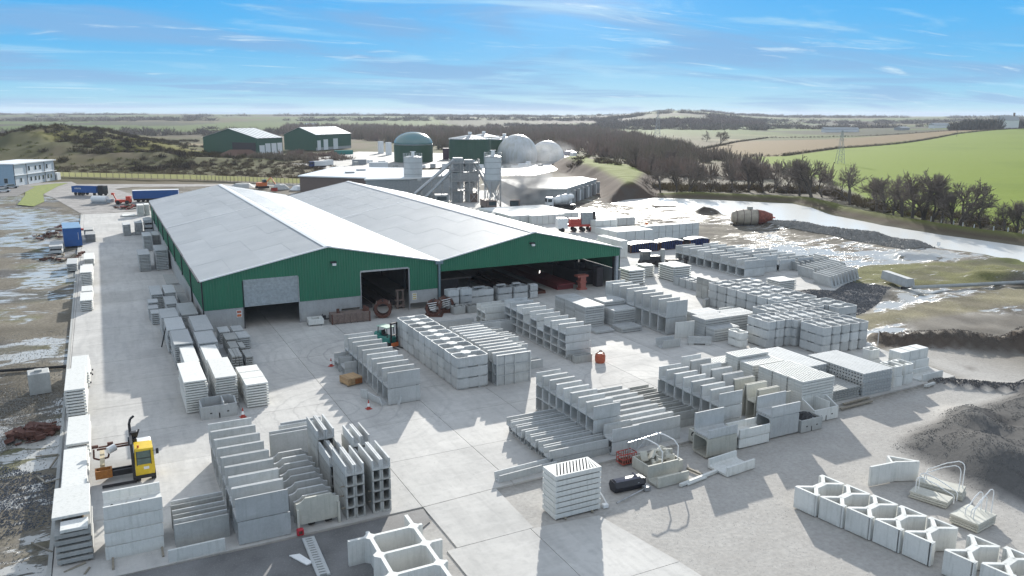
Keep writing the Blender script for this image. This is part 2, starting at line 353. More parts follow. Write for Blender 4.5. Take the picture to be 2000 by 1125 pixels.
# what covers the ground where (albedo) and how wet it lies
def zone():
    X, Y = GX, GY; D = np.hypot(X, Y); C = np.zeros(X.shape+(3,)); 
    n1 = fbm(X, Y, 30, 50); n2 = fbm(X, Y, 8, 51); n3 = fbm(X, Y, 120, 52)
    mud = np.array([.165,.15,.122]); C[:] = mud; C *= (1+.6*n2)[...,None]
    wet = sm(330-D, 0, 60)*sm(n1+.25*n2, -.5, .3)
    def put(mask, col):
        nonlocal C
        C = C*(1-mask[...,None])+np.array(col)*mask[...,None]
    put(sm(n1*1.0+n2*.8, -.02, .3)*sm(-X, -0, 4)*.8, (.085,.10,.03)); put(sm(vnoise(X, Y, 7, 44)+.5*n2, .1, .3)*(X < -4.5)*.7, (.07,.075,.085))                    # weeds in the left mud
    put(sm(n2+.6*n1, .1, .4)*sm(X, 95, 110)*.45, (.10,.10,.05))
    put(sm(n1+n2, .1, .5)*.5*(X < -4), (.21,.19,.15))
    out = sm(Y, 300, 345)*(X < 120)+sm(D, 330, 430)*(X >= 120)
    put(np.clip(out, 0, 1), (.105,.088,.055)); wet = wet*(1-np.clip(out, 0, 1))
    put(np.clip(sm(Y, 330, 400)*sm(n1+n3, -.25, .25), 0, 1)*(D < 1500)*.8, (.07,.075,.028))
    put(sm(fbm(X, Y, 60, 61), 0.05, .35)*sm(Y, 380, 480)*sm(-X, -90, -60), (.13,.125,.03))
    put(sm(vnoise(X, Y*.35, 60, 63), .12, .25)*sm(Y, 650, 760)*(D < 1500), (.24,.19,.12))
    # patchwork fields far off
    far = sm(D, 900, 1400)
    u = X*.93-Y*.37; v = X*.37+Y*.93
    cell = np.floor(u/260+.5*vnoise(u, v, 500, 70))*7.13+np.floor(v/420+.6*vnoise(u, v, 600, 71))*3.77
    r = np.abs(np.sin(cell*12.9898)*43758.5453)%1
    cols = .72*np.array([(.085,.13,.03),(.10,.15,.035),(.13,.12,.06),(.06,.07,.035),(.11,.16,.04),(.07,.06,.045)])
    fc = cols[(r*5.999).astype(int)]; C = C*(1-far[...,None])+fc*far[...,None]
    g = sdist(GREEN, X, Y); put(sm(g, -3, 2)*(D < 1500), (.15,.205,.02)); put(sm(g, -3, 2)*(D < 1500)*sm(fbm(X,Y,70,95),.0,.4)*.35, (.10,.15,.01)); b = sdist(BROWN, X, Y); put(sm(b, -3, 2)*(D < 1700), (.17,.125,.062))
    put(sm(X, 172, 182)*sm(190-X, -12, 8)*(Y < 240)*.85, (.10,.095,.05))
    pd = sdist(POND, X, Y); bank = np.exp(-((pd+6.5)/4.5)**2)*(X > 150)
    put(np.clip(bank*1.3, 0, 1), (.11,.12,.035)); put(np.clip(np.exp(-((pd+2)/1.6)**2), 0, 1)*(X > 150), (.09,.07,.05))
    wet = wet*(1-sm(-pd, -8, -3)*0)*np.where(X > 158, 0, 1)
    eb = sdist([(136,204),(160,212),(192,250),(218,300),(236,372),(212,372),(190,320),(171,272),(154,236)], X, Y)
    put(sm(eb, -3, 0), (.085,.062,.048)); put(sm(eb, 5.5, 9), (.115,.145,.012)); wet = wet*(1-sm(eb, -3, 0))
    gm = sdist([(54.6,40),(57,41),(60,42),(64,42.5),(80,44),(80,20),(56,20),(54.5,27),(53,31.5)], X, Y)
    fg = sdist(FRONTG, X, Y)
    put(sm(fg, -1.5, 1.5), (.385,.372,.35)); wet = wet*(1-sm(fg, -2, 1))
    put(sm(fg, 0, 1)*sm(X, 78, 90)*.7, (.13,.115,.09))
    put(sm(gm, -.3, 1.2), (.11,.108,.105)); put(sm(gm, 1, 3)*sm(vnoise(X, Y, 3.5, 90), .05, .3)*.8, (.05,.05,.052))
    def blob(poly, w, col, wv=None):
        nonlocal wet
        m_ = sm(sdist(poly, X, Y)+1.5*n2, -w, w); put(m_, col)
        if wv is not None: wet = wet*(1-m_)+wv*m_
    blob([(79,60),(81.2,62.8),(93,53.2),(104,49),(103,46),(92,50.5)], .7, (.085,.068,.055), .0)
    blob([(84,66.5),(84,72),(100,72),(142,74),(142,67),(112,66)], 1.5, (.22,.20,.13), .15)
    blob([(71.8,48.2),(72.8,49.6),(79,44),(85,40),(84,38.5),(78,42.4)], .6, (.075,.075,.08), 0)
    blob([(81,73),(82,86),(98,84),(106,88),(109,82),(98,76),(90,72)], 1.5, (.11,.113,.12), .05)
    blob([(142,147),(146,148),(150,120),(149,104),(142,106)], 1, (.20,.20,.19), 0)
    blob([(152,104),(157,106),(157,60),(150,60),(148,84)], 2, (.13,.15,.045), .1)
    blob([(137,92),(152,92),(152,78),(137,78)], 2, (.085,.10,.03), 0)
    blob([(104,90),(118,97),(138,92),(148,78),(120,76),(110,82)], 1.5, (.14,.14,.06), .25)
    for cx, cy, r in ((-6.0,73.9,1.2),): pass
    blob([(142,192),(150,190),(150,186),(143,187)], 1, (.06,.05,.04), 0); blob([(144,173),(151,171),(151,168),(144,169)], 1, (.06,.05,.04), 0)
    wet = np.where((X < -4.4) & (Y < 110), np.clip(wet*1.0+.15*(n1 > -.2), 0, 1), wet)
    wet = wet*(1+.5*(X > 95)*(X < 158)*(Y > 95)); rg_ = sm(fbm(X, Y, 5, 47), -.15, .3)*(X > 80)*(X < 158)*(Y > 50)*(Y < 215)*(.5+.35*(Y > 138)); put(rg_, (.085,.075,.065)); wet = np.where(wet > 0, wet*(1-.35*rg_), 0)*(1-.42*(X > 85)*sm(Y, 128, 150)*(Y < 230))
    return np.clip(C, 0, 1), np.clip(wet, 0, 1.25)
ZC, ZW = zone()
ca = me.color_attributes.new('cover', 'FLOAT_COLOR', 'POINT'); ca.data.foreach_set('color', np.concatenate([ZC, ZW[...,None]], -1).reshape(-1).astype(np.float32))
def groundmat():
    m = Mat('ground_cover', rough=.9, spec=.05); a = m.n('ShaderNodeAttribute'); a.attribute_name = 'cover'
    co = m.coord('World'); big = m.noise(co, .35, 6, .65); fine = m.noise(co, 3.5, 6, .7)
    c = m.mix(m.rng(a.outputs['Alpha'], 0, .25, .28, .8), a.outputs['Color'], m.ramp(fine, [(.28, (.2,.2,.2)), (.5, (.5,.5,.5)), (.74, (.82,.82,.82))]), 'OVERLAY')
    c = m.mix(m.rng(big, .35, .7, 0, .25), c, m.mix(1.0, a.outputs['Color'], (.55,.52,.5), 'MULTIPLY'))
    # standing water in hollows and wheel tracks
    tr = m.coord('World', (.24, .66, 0), R_(12)); t1 = m.noise(tr, 1.0, 7, .62, .9); t2 = m.noise(m.coord('World', (.5,.5,0)), .5, 5, .6, .6)
    w_ = m.math('ADD', m.math('MULTIPLY', t1, .62), m.math('MULTIPLY', t2, .38))
    th = m.math('SUBTRACT', .655, m.math('MULTIPLY', a.outputs['Alpha'], .185))
    pk = m.math('SUBTRACT', w_, th); mask = m.rng(pk, 0, .012); damp = m.rng(pk, -.06, .0)
    damp = m.math('MULTIPLY', damp, m.rng(a.outputs['Alpha'], .02, .2))
    mask = m.math('MULTIPLY', mask, m.rng(a.outputs['Alpha'], .02, .2))
    c = m.mix(m.math('MULTIPLY', damp, .35), c, (.06,.05,.04)); c = m.mix(m.math('MULTIPLY', mask, .8), c, (.44,.44,.42)); m.col(c)  # damp darkens the mud; pale puddle colour stands in for bright sky reflection
    m.l(m.math('ADD', .04, m.math('ADD', m.math('MULTIPLY', mask, .42), m.math('MULTIPLY', damp, .3))), m.b.inputs['Specular IOR Level'])
    r = m.math('SUBTRACT', .92, m.math('MULTIPLY', damp, .42)); r = m.math('SUBTRACT', r, m.math('MULTIPLY', mask, .25)); m.rgh(r)
    h = m.math('MULTIPLY', m.math('ADD', fine, m.math('MULTIPLY', big, 1.5)), m.math('SUBTRACT', 1, mask)); m.bump(h, .06, .5); return m.m
me.materials.append(groundmat()); g_o = link('ground', me); struct('ground', g_o)

# water
def watermat(name, col, rough, bump):
    m = Mat(name, col, rough, 0, 1.0); co = m.coord('World', (1, 2.2, 1), R_(-20)); n = m.noise(co, 1.6, 4, .6)
    m.bump(n, bump, .6); return m.m
mb = MB(); mb.add([(x, y, -.42) for x, y in [(134,204),(148,217),(162,215),(176,202),(191,181),(187,167),(179,154),(174,134),(172,117),(173,100),(175,58),(153,58),(150,90),(148,106),(147,120),(147,135),(148,150),(147,165),(142,178),(137,190)]], [tuple(range(19, -1, -1))])
struct('pond', mb.build('pond', watermat('pale_glare_pond_water', (.72,.72,.69), .25, .03)))  # white sky glare is painted into the water's pale base colour
# concrete yard of cast bays
def clip(poly, x0, y0, x1, y1):
    for ax, v, s in ((0,x0,1),(0,x1,-1),(1,y0,1),(1,y1,-1)):
        out = []
        for i in range(len(poly)):
            a, b = poly[i-1], poly[i]; da, db = (a[ax]-v)*s, (b[ax]-v)*s
            if (da < 0) != (db < 0):
                t = da/(da-db); out.append((a[0]+(b[0]-a[0])*t, a[1]+(b[1]-a[1])*t))
            if db >= 0: out.append(b)
        poly = out
        if not poly: return []
    return poly
def yardmat():
    m = Mat('yard_concrete', (.4,.4,.39), .5, 0, .08); co = m.coord('World'); n1 = m.noise(co, .13, 6, .6, .4); n2 = m.noise(co, 1.6, 6, .65)
    tr = m.noise(m.coord('World', (1.1, .12, 1), R_(0)), 1, 5, .6, .5); tr2 = m.noise(m.coord('World', (.25, 1.5, 1), R_(28)), 1, 5, .6, 1.2)
    c = m.mix(m.rng(n1, .32, .68), (.41,.402,.385), (.53,.52,.495)); c = m.mix(m.rng(tr, .45, .7, 0, .5), c, (.33,.325,.315)); c = m.mix(m.rng(tr2, .5, .72, 0, .4), c, (.56,.55,.53))
    c = m.mix(m.rng(n2, .5, .75, 0, .35), c, (.25,.25,.245)); c = m.mix(m.rng(m.noise(co, 7, 3, .7), .6, .74, 0, .4), c, (.2,.2,.19))
    for cx, cy, k in ((24,84,.55),(17,68,.4),(46,62,.4)):
        vm = m.n('ShaderNodeVectorMath', operation='SUBTRACT'); m.l(co, vm.inputs[0]); vm.inputs[1].default_value = (cx, cy, 0); vl = m.n('ShaderNodeVectorMath', operation='LENGTH'); m.l(vm.outputs[0], vl.inputs[0]); ds = m.math('ADD', vl.outputs['Value'], m.math('MULTIPLY', n1, 3)); cb = m.n('ShaderNodeCombineXYZ'); m.l(m.math('MULTIPLY', ds, 1.6), cb.inputs[0]); ar = m.noise(cb.outputs[0], 1.0, 3, .6)
        c = m.mix(m.math('MULTIPLY', m.rng(ar, .52, .66, 0, k), m.rng(vl.outputs['Value'], 15, 6)), c, (.24,.24,.24))
    m.col(m.objrand(c, .07)); m.rgh(m.rng(m.math('ADD', n1, m.math('MULTIPLY', tr, .4)), .45, .85, .95, .78)); m.bump(n2, .01, .25); return m.m
YM = yardmat()
yard = empty('concrete_yard', (0,0,0), None, None); yard['kind'] = 'structure'
xs = [-12,-4.6,9.3,17.35,24.5,31.5,39.0,46.5,54,61.5,69,76.5,84,91.5,99,106.5,114]; ys = [39.8,47.2,54.9,62.4,69.9,77.4,84.9,92.4,100.2]+[100.2+7.5*i for i in range(1, 20)]
for i in range(len(xs)-1):
    for j in range(len(ys)-1):
        p = clip(YARD, xs[i]+.02, ys[j]+.02, xs[i+1]-.02, ys[j+1]-.02)
        if len(p) < 3: continue
        m_ = MB(); m_.ex('z', p, -.2, random.uniform(-.004, .004)); m_.build('concrete_bay', YM, yard)
lane = empty('concrete_lane', (0,0,0), None, None); lane['kind'] = 'structure'
for p in ([(17.4,41.35),(22.75,41.4),(23.0,47.48),(17.4,47.12)], [(16.7,34.0),(16.7,41.28),(22.5,41.35),(22.5,34.0)], [(22.54,34.0),(22.54,41.35),(27.4,40.9),(28.6,34.0)], [(16.7,22),(16.7,33.96),(28.6,33.96),(30,22)]):
    m_ = MB(); m_.ex('z', p, -.2, random.uniform(.0, .006)); m_.build('concrete_bay', YM, lane)
mb = MB(); mb.ex('z', [(-4.85,47.0),(-4.62,47.0),(-5.22,236),(-5.45,236)], -.2, .06); struct('kerb', mb.build('yard_kerb', COND))
def asph(name, base, scale=8):
    m = Mat(name, base, .8, 0, .4); co = m.coord('World'); a = m.noise(co, .3, 5, .6); b = m.noise(co, scale, 5, .75)
    c = m.mix(m.rng(a, .3, .7), tuple(x*.7 for x in base), tuple(x*1.35 for x in base)); c = m.mix(m.rng(b, .55, .72, 0, .6), c, tuple(min(1, x*2.6) for x in base)); m.col(c); m.bump(b, .02, .3); return m.m
ASPH = asph('worn_tarmac', (.12,.115,.11), 2)
def sheet(name, pts, z, mat): 
    m_ = MB(); m_.add([(x,y,z) for x,y in pts], [tuple(range(len(pts)))]); o = m_.build(name, mat)
    if sum(pts[i-1][0]*pts[i][1]-pts[i][0]*pts[i-1][1] for i in range(len(pts))) < 0: o.data.flip_normals()
    return struct(name, o)
sheet('road', ROAD, -.02, asph('road_tarmac', (.20,.19,.18), 1)); sheet('car_park', CARPARK, .06, ASPH)
def grassmat(n_, a, b):
    m = Mat(n_, a, .9); co = m.coord('World'); m.col(m.mix(m.rng(m.noise(co, .8, 5, .7), .35, .65), a, b)); m.bump(m.noise(co, 9, 4), .1, .8); return m.m
GRASS = grassmat('verge_grass', (.10,.15,.005), (.17,.19,.012))
sheet('grass_verge', GRASSV, .05, GRASS)
DT = asph('dark_tarmac', (.14,.14,.14), 9)
sheet('dark_tarmac_strip', [(-4.6,42.5),(-4.6,47.1),(-4.4,47.15),(8.8,46.9),(17.3,46.95),(17.2,45.2),(15,43.5),(12.2,41.5),(10,34),(-4.6,34)], .004, DT)
sheet('front_kerb_strip', [(-4.6,47.0),(17.3,47.1),(17.3,46.6),(9,46.2),(-4.6,46.2)], .0, COND) if 0 else None
# loose grit: small stones lying on the gravel and the dark strip
def grit(name, poly, n, smin, smax, mat, label, z0=None):
    V = []; F = []; xs_ = [p[0] for p in poly]; ys_ = [p[1] for p in poly]; k = 0
    P = rs.rand(n*4, 2)*[max(xs_)-min(xs_), max(ys_)-min(ys_)]+[min(xs_), min(ys_)]
    ins = sdist(poly, P[:,0], P[:,1]) > 0; P = P[ins][:n]; Z = height(P[:,0], P[:,1]) if z0 is None else np.full(len(P), z0)
    for (x, y), z in zip(P, Z):
        s = random.uniform(smin, smax); a = random.random()*6.28; z = max(z, -.13)+.0
        o = len(V)
        for t in range(3): V.append((x+s*math.cos(a+t*2.1), y+s*math.sin(a+t*2.1), z-.02))
        V.append((x+s*.2, y, z+s*.9)); F += [(o,o+1,o+3),(o+1,o+2,o+3),(o+2,o,o+3)]
    me_ = bpy.data.meshes.new(name); me_.from_pydata(V, [], F); me_.materials.append(mat); o = link(name, me_); tag(o, label, 'stones', None, 'stuff'); return o
GRIT = concrete('grit_stone', (.33,.32,.30), .5)
grit('loose_stones', [(28,20),(29,41),(41,44),(60,46),(75,47),(95,47),(80,20)], 14000, .012, .035, GRIT, 'loose stones scattered over the gravel at the front of the yard')
grit('yard_grit', [(-4,47.5),(76,49.5),(77,60),(79,85),(60,98),(-4,98)], 2600, .01, .022, GRIT, 'small chips and grit scattered over the concrete yard', .012)
grit('heap_stones', [(54.6,40),(60,42),(64,42.5),(80,44),(80,20),(56,20),(53,31.5)], 22000, .02, .06, simple('charcoal_stone', (.13,.13,.13), .9), 'grey aggregate stones lying on the spoil heaps at the right')
grit('spoil_stones', [(79,60),(81.2,62.8),(93,54),(104,50),(103,46),(92,50.5)], 3500, .03, .11, simple('dark_spoil_stone', (.12,.10,.085), .9), 'dark stones and clods on the spoil banks right of the yard')
grit('ridge_stones', [(71.8,48.2),(72.8,49.6),(79,44),(85,40),(84,38.5),(78,42.4)], 2500, .04, .12, simple('slate_stone', (.09,.09,.095), .9), 'slate-grey stones on the low ridge beside the yard corner')
grit('dark_stones', [(81,73),(82,86),(98,84),(106,88),(108,82),(98,76),(90,72)], 9000, .04, .15, simple('blue_grey_stone', (.12,.125,.135), .9), 'blue-grey broken stone spread beyond the stacked troughs')
grit('rubble_stones', [(142,147),(146,148),(150,120),(149,104),(142,106)], 9000, .12, .4, GRIT, 'broken stone rubble lining the near side of the pond')
grit('slate_chippings', [(-20,52),(-5,56),(-5,64),(-9,68),(-20,62)], 9000, .03, .09, simple('slate_chips', (.10,.115,.14), .8), 'blue-grey slate chippings spread over the mud left of the yard')
grit('pale_chippings', [(-14,66),(-5,74),(-5,84),(-12,90),(-20,80)], 6000, .03, .10, GRIT, 'pale stones scattered round the rusty pile and chamber on the mud')
grit('mud_stones', [(-22,50),(-5,50),(-5.2,110),(-20,110)], 9000, .02, .07, GRIT, 'stones scattered over the wet mud left of the yard')
# ------------------------------------------------------------------ twin-span green shed
def cladmat(name, col, rough=.45):
    m = Mat(name, col, rough, 0, .4); co = m.coord('World'); n = m.noise(m.coord('World', (2,2,.25)), 1, 4, .6)
    c = m.mix(m.rng(n, .4, .75, 0, .5), col, tuple(x*.7+.01 for x in col)); m.col(c); return m.m
GREEN_C = cladmat('green_cladding', (.028,.165,.095)); GREEN_D = cladmat('dull_green_cladding', (.03,.10,.065))
def roofmat():
    m = Mat('fibre_cement_sheet', (.33,.35,.36), .55, 0, .4); co = m.coord('World')
    n = m.noise(co, .18, 5, .6); s_ = m.noise(m.coord('World', (.15, 3, 1)), 1, 3); w_ = m.n('ShaderNodeTexWave'); m.l(m.coord('World', (1,1,1)), w_.inputs[0]); w_.bands_direction = 'Y'; w_.inputs['Scale'].default_value = 2.2
    c = m.mix(m.rng(n, .35, .7), (.31,.33,.345), (.37,.39,.40)); c = m.mix(m.rng(s_, .45, .7, 0, .3), c, (.42,.43,.43)); m.col(m.objrand(c, .06)); m.bump(w_.outputs['Fac'], .03, .5); return m.m
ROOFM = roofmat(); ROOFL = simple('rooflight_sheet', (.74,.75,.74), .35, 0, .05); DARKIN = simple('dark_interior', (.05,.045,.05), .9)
X0, X1, X2, X3, X4 = 9.55, 24.85, 39.92, 54.6, 69.7; YF, YB, YB2 = 100.2, 199.5, 196.5; EV, RG = 6.4, 9.52
def roofz(x):
    for a, b, za, zb in ((X0,X1,EV,RG),(X1,X2,RG,EV+.1),(X2,X3,EV+.1,RG),(X3,X4,RG,EV-.2)):
        if x <= b+1e-6: return za+(zb-za)*(x-a)/(b-a)
    return EV
def clad(mb, x0, x1, y, bot, top, step=.34, dep=.05, side=-1):
    """trapezoid-profiled sheet in the XZ plane"""
    n = max(1, round((x1-x0)/step)); s_ = (x1-x0)/n
    P = []
    for i in range(n):
        a = x0+i*s_; P += [(a, 0), (a+s_*.55, 0), (a+s_*.65, dep), (a+s_*.9, dep)]
    P.append((x1, 0)); o = len(mb.v)
    for x, d in P: mb.v += [(x, y+side*d, bot(x)), (x, y+side*d, top(x))]
    for i in range(len(P)-1): a = o+2*i; mb.f.append((a, a+2, a+3, a+1)); mb.m.append(mb.mi)
def cladY(mb, y0, y1, x, bot, top, step=.34, dep=.05, side=-1):
    n = max(1, round((y1-y0)/step)); s_ = (y1-y0)/n; P = []
    for i in range(n):
        a = y0+i*s_; P += [(a, 0), (a+s_*.55, 0), (a+s_*.65, dep), (a+s_*.9, dep)]
    P.append((y1, 0)); o = len(mb.v)
    for y, d in P: mb.v += [(x+side*d, y, bot), (x+side*d, y, top)]
    for i in range(len(P)-1): a = o+2*i; mb.f.append((a, a+2, a+3, a+1)); mb.m.append(mb.mi)
shed = empty('green_shed', (0,0,0), 'large twin-gabled green shed with grey roof and open front bays', 'shed')
rt = lambda x: roofz(x)-.06
for a, b, z in ((X0,14.28,2.7),(14.28,20.93,6.1),(20.93,28.97,2.7),(28.97,35.55,6.0),(35.55,X2-.2,2.7)):
    m_ = MB(); clad(m_, a, b, YF, lambda x: z, rt); m_.build('wall_cladding', GREEN_C, shed)
m_ = MB(); clad(m_, X2+.2, X4-.15, YF, lambda x: 4.95, rt); m_.build('wall_cladding', GREEN_C, shed)
for a, b, z0, z1 in ((X0,14.25,0,2.68),(20.95,26.3,0,2.68),(28.75,28.95,0,2.68),(26.3,28.75,1.2,2.68),(35.58,39.7,.95,2.68)):
    m_ = MB(); m_.cbox(a, YF+.03, z0, b, YF+.25, z1, .015); m_.build('concrete_wall_panel', CONW, shed)
for a, b in ((21.2,26.2),): m_ = MB(); m_.box(a, YF-.03, .05, b, YF+.028, 1.25); m_.build('concrete_wall_panel', CONW, shed)
# roller shutter, slat by slat
sh = MB(); sh.box(14.28, YF+.02, 6.08, 20.93, YF+.2, 6.25); sho = sh.build('roller_shutter', STEEL, shed)
SH = simple('shutter_slat', (.42,.46,.48), .4, .3)
sm_ = MB(); sm_.ex('x', [(.02,0),(-.02,.03),(-.02,.15),(.02,.185)], 14.32, 20.9); slm = sm_.mesh('shutter_slat', SH)
for i in range(18): link('shutter_slat', slm, sho, (0, YF+.06, 2.68+i*.19))
sh = MB(); sh.box(28.97, YF+.02, 5.75, 35.55, YF+.35, 6.0); sh.build('shutter_box', STEEL, shed)
for x, wd, z in ((X0-.02,.16,EV),(14.2,.1,6.1),(20.93,.12,6.1),(28.95,.12,6),(35.6,.16,6)):
    m_ = MB(); m_.box(x-wd/2, YF-.09, 0, x+wd/2, YF+.02, z-.15); m_.build('door_post' if 14 < x < 36 else 'corner_trim', DARK if x < 15 else STEEL, shed)
m_ = MB(); m_.box(X2-.13, YF-.25, 0, X2+.13, YF, 6.1); m_.box(X2-.55, YF-.3, 6.05, X2+.55, YF+.05, 6.45); m_.build('valley_downpipe', simple('grey_blue_trim', (.16,.23,.26), .5), shed)
m_ = MB(); m_.box(X4-.75, YF-.02, 0, X4-.3, YF+.4, 4.95); m_.box(X4-.18, YF-.08, 4.95, X4-.05, YF+.05, 6.1); m_.build('corner_post', simple('grey_steel_post', (.33,.36,.38), .5), shed)
# side walls
for x, yb, sd_ in ((X0, YB, -1), (X4, YB2, 1)):
    nb = 8; bl = (yb-YF)/nb
    for i in range(nb):
        a, b = YF+i*bl, YF+(i+1)*bl
        m_ = MB(); cladY(m_, a+.1, b-.1, x-.0*sd_, 2.7, EV-.12, side=sd_); m_.build('wall_cladding', GREEN_C, shed)
        m_ = MB(); m_.cbox(x-.22 if sd_ < 0 else x-.02, a+.02, 0, x-.02 if sd_ < 0 else x+.18, b-.02, 2.68, .01) if i or sd_ > 0 else m_.cbox(x+.0, a+.3, 0, x+.2, b-.02, 2.68, .01); m_.build('concrete_wall_panel', CONW, shed)
        if i: m_ = MB(); m_.tube((x+.14*sd_, a, 0), (x+.14*sd_, a, EV-.1), .08, 6); m_.build('downpipe', DARK, shed)
for x, y, a in ((X0, YB, 1),):
    m_ = MB(); m_.add([(X0,YB,0),(X2,YB,0),(X2,YB,EV),(X1,YB,RG-.1),(X0,YB,EV)], [(4,3,2,1,0)]); m_.add([(X2,YB2,0),(X4,YB2,0),(X4,YB2,EV-.3),(X3,YB2,RG-.1),(X2,YB2,EV)], [(4,3,2,1,0)]); m_.build('rear_wall', GREEN_C, shed)
m_ = MB(); m_.box(X2-.1, YF+14, 0, X2+.1, YB2, 3.0); m_.build('dividing_wall', CONW, shed)
for i in range(9):
    m_ = MB(); y = YF+.5+i*12.2; m_.box(X2-.2, y-.15, 0, X2+.2, y+.15, EV-.3); m_.box(X0+.1, y-.1, 0, X0+.4, y+.1, EV-.2); m_.box(X4-.5, y+.7, 0, X4-.2, y+.9, EV-.5)
    for a, b in ((X0+.2,X1),(X1,X2),(X2,X3),(X3,X4-.3)):
        if i: m_.add([(a,y-.1,roofz(a)-.75),(b,y-.1,roofz(b)-.75),(b,y-.1,roofz(b)-.15),(a,y-.1,roofz(a)-.15),(a,y+.1,roofz(a)-.75),(b,y+.1,roofz(b)-.75),(b,y+.1,roofz(b)-.15),(a,y+.1,roofz(a)-.15)], [(0,1,2,3),(7,6,5,4),(0,4,5,1)])
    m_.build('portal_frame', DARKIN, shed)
# roof sheets, each its own piece
k = 0
for a, b, yb in ((X0-.25,X1,YB),(X1,X2-.15,YB),(X2+.15,X3,YB2),(X3,X4+.25,YB2)):
    nr, nc = 10, 4
    for r in range(nr):
        for c_ in range(nc):
            xa, xb = a+(b-a)*c_/nc, a+(b-a)*(c_+1)/nc; ya, yb_ = YF-.15+(yb-YF+.3)*r/nr, YF-.15+(yb-YF+.3)*(r+1)/nr
            lap = .012*((r+c_)%2); f_ = lambda x: (roofz(max(X0,min(X4,x)))+(EV-RG)/15.3*max(0, abs(x-(X0+X4)/2)-(X4-X0)/2))
            m_ = MB(); za, zb = f_(xa)+lap, f_(xb)+lap
            m_.add([(xa,ya,za-.07),(xb,ya,zb-.07),(xb,yb_,zb-.07),(xa,yb_,za-.07),(xa,ya,za),(xb,ya,zb),(xb,yb_,zb),(xa,yb_,za)], [(0,3,2,1),(4,5,6,7),(0,1,5,4),(1,2,6,5),(2,3,7,6),(3,0,4,7)])
            m_.build('roof_sheet', ROOFM, shed)
def strip(nm, x0, y0, x1, y1, wd, mat, lift=.03, th=.04):
    """a flashing on the roof between two points"""
    d = Vector((x1-x0, y1-y0)); n_ = Vector((-d.y, d.x)).normalized()*wd/2; P = []
    for z in (lift-th, lift):
        for sx, sy, q_ in ((x0,y0,1),(x1,y1,1),(x1,y1,-1),(x0,y0,-1)):
            x, y = sx+n_.x*q_, sy+n_.y*q_; P.append((x, y, roofz(min(max(x, X0), X4))+z))
    m_ = MB(); m_.add(P, [(0,1,2,3),(7,6,5,4),(0,4,5,1),(1,5,6,2),(2,6,7,3),(3,7,4,0)]); return m_.build(nm, mat, shed)
for x, y in ((X1,YB),(X3,YB2)):
    for q_ in (-1, 1):
        m_ = MB(); m_.ex('y', [(x, RG+.05),(x+q_*.5, RG-.04),(x+q_*.5, RG-.0),(x, RG+.12)], YF-.2, y+.2); m_.build('ridge_cap', WHITE, shed)
for a, b, yb in ((X0-.2,X1,YB),(X1,X2,YB),(X2,X3,YB2),(X3,X4+.2,YB2)):
    strip('verge_flashing', a, YF-.2, b, YF-.2, .22, WHITE, .06, .16); strip('verge_flashing', a, yb+.15, b, yb+.15, .22, WHITE, .05, .12)
ym = at(328, 445, EV)[1]; strip('roof_joint_flashing', X0-.2, ym, X1-.5, ym, .28, WHITE)
ym = at(668, 427, EV)[1]; strip('roof_joint_flashing', X2+.2, ym, X3-.5, ym, .28, WHITE)
for i in range(34): strip('rooflight', X1+1.2, YF+4+i*2.75, X1+6.3, YF+4+i*2.75, .95, ROOFL, .055, .05)
m_ = MB(); m_.box(X2-.25, YF-.1, EV-.15, X2+.25, YB2, EV+.13); m_.build('valley_gutter', WHITE, shed)
for x in (X0-.3, X4+.25): m_ = MB(); m_.box(x-.1, YF-.1, EV-.42 if x > 40 else EV-.2, x+.1, YB2, EV-.26 if x > 40 else EV-.04); m_.build('gutter', WHITE if x > 40 else DARK, shed)
for x, z in ((25.45,7.25),(54.2,7.75)):
    m_ = MB(); m_.box(x-.22, YF-.75, z-.16, x+.22, YF-.45, z+.1); o = m_.build('floodlight', WHITE, shed); m_ = MB(); m_.box(x-.05-.3, YF-.5, z+.1, x+.35, YF-.05, z+.3); m_.build('bracket', DARK, o)
# notices on the concrete wall: flat print
def notice(x, z, w_, h_, parent, cols, y=None):
    y = YF-.0 if y is None else y
    m_ = MB(); m_.box(x-w_/2, y, z-h_/2, x+w_/2, y+.028, z+h_/2); o = m_.build('notice_board', WHITE, parent)
    for i, c_ in enumerate(cols):
        m_ = MB(); zz = z+h_/2-h_*(i+.5)/len(cols); m_.box(x-w_*.42, y-.008, zz-h_*.36/len(cols), x+w_*.42, y-.002, zz+h_*.36/len(cols)); m_.build('notice', c_, o)
PALEY = simple('notice_yellow', (.6,.5,.25), .6); 
notice(13.6, 1.95, .6, .9, shed, [simple('notice_red', (.5,.16,.1), .6), ORANGE], YF-.0)
notice(36.35, 1.85, .6, .9, shed, [PALEY, PALEY, PALEY], YF-.0)
# what stands inside and at the mouths
x, y = 32.6, 103
m_ = MB()
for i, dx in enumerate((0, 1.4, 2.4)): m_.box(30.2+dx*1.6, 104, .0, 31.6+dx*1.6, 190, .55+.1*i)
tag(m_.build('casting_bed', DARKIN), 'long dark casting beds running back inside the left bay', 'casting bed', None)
m_ = MB(); m_.box(34.3,101.6,0,34.55,102,2.6); m_.box(35.1,101.6,0,35.35,102,2.6); m_.box(34.1,101.5,1.1,35.4,102.1,1.3); m_.box(34.1,101.5,.3,35.4,102.1,.55); m_.box(34.2,101.5,2.5,35.4,102.1,2.65)
tag(m_.build('upright_stand', TAN), 'brown upright steel frame just inside the middle doorway', 'steel frame')
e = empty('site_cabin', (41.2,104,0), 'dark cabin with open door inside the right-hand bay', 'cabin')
m_ = MB(); m_.box(0,0,0,3.2,5,2.9); m_.build('wall', DARKIN, e); m_ = MB(); m_.box(-.1,-.1,2.9,5.2,5.1,3.05); m_.build('roof', TAN, e); m_ = MB(); m_.box(4.9,0,0,5.05,.15,2.9); m_.box(3.2,.1,.3,4.9,.2,.6); m_.build('post', DARK, e)
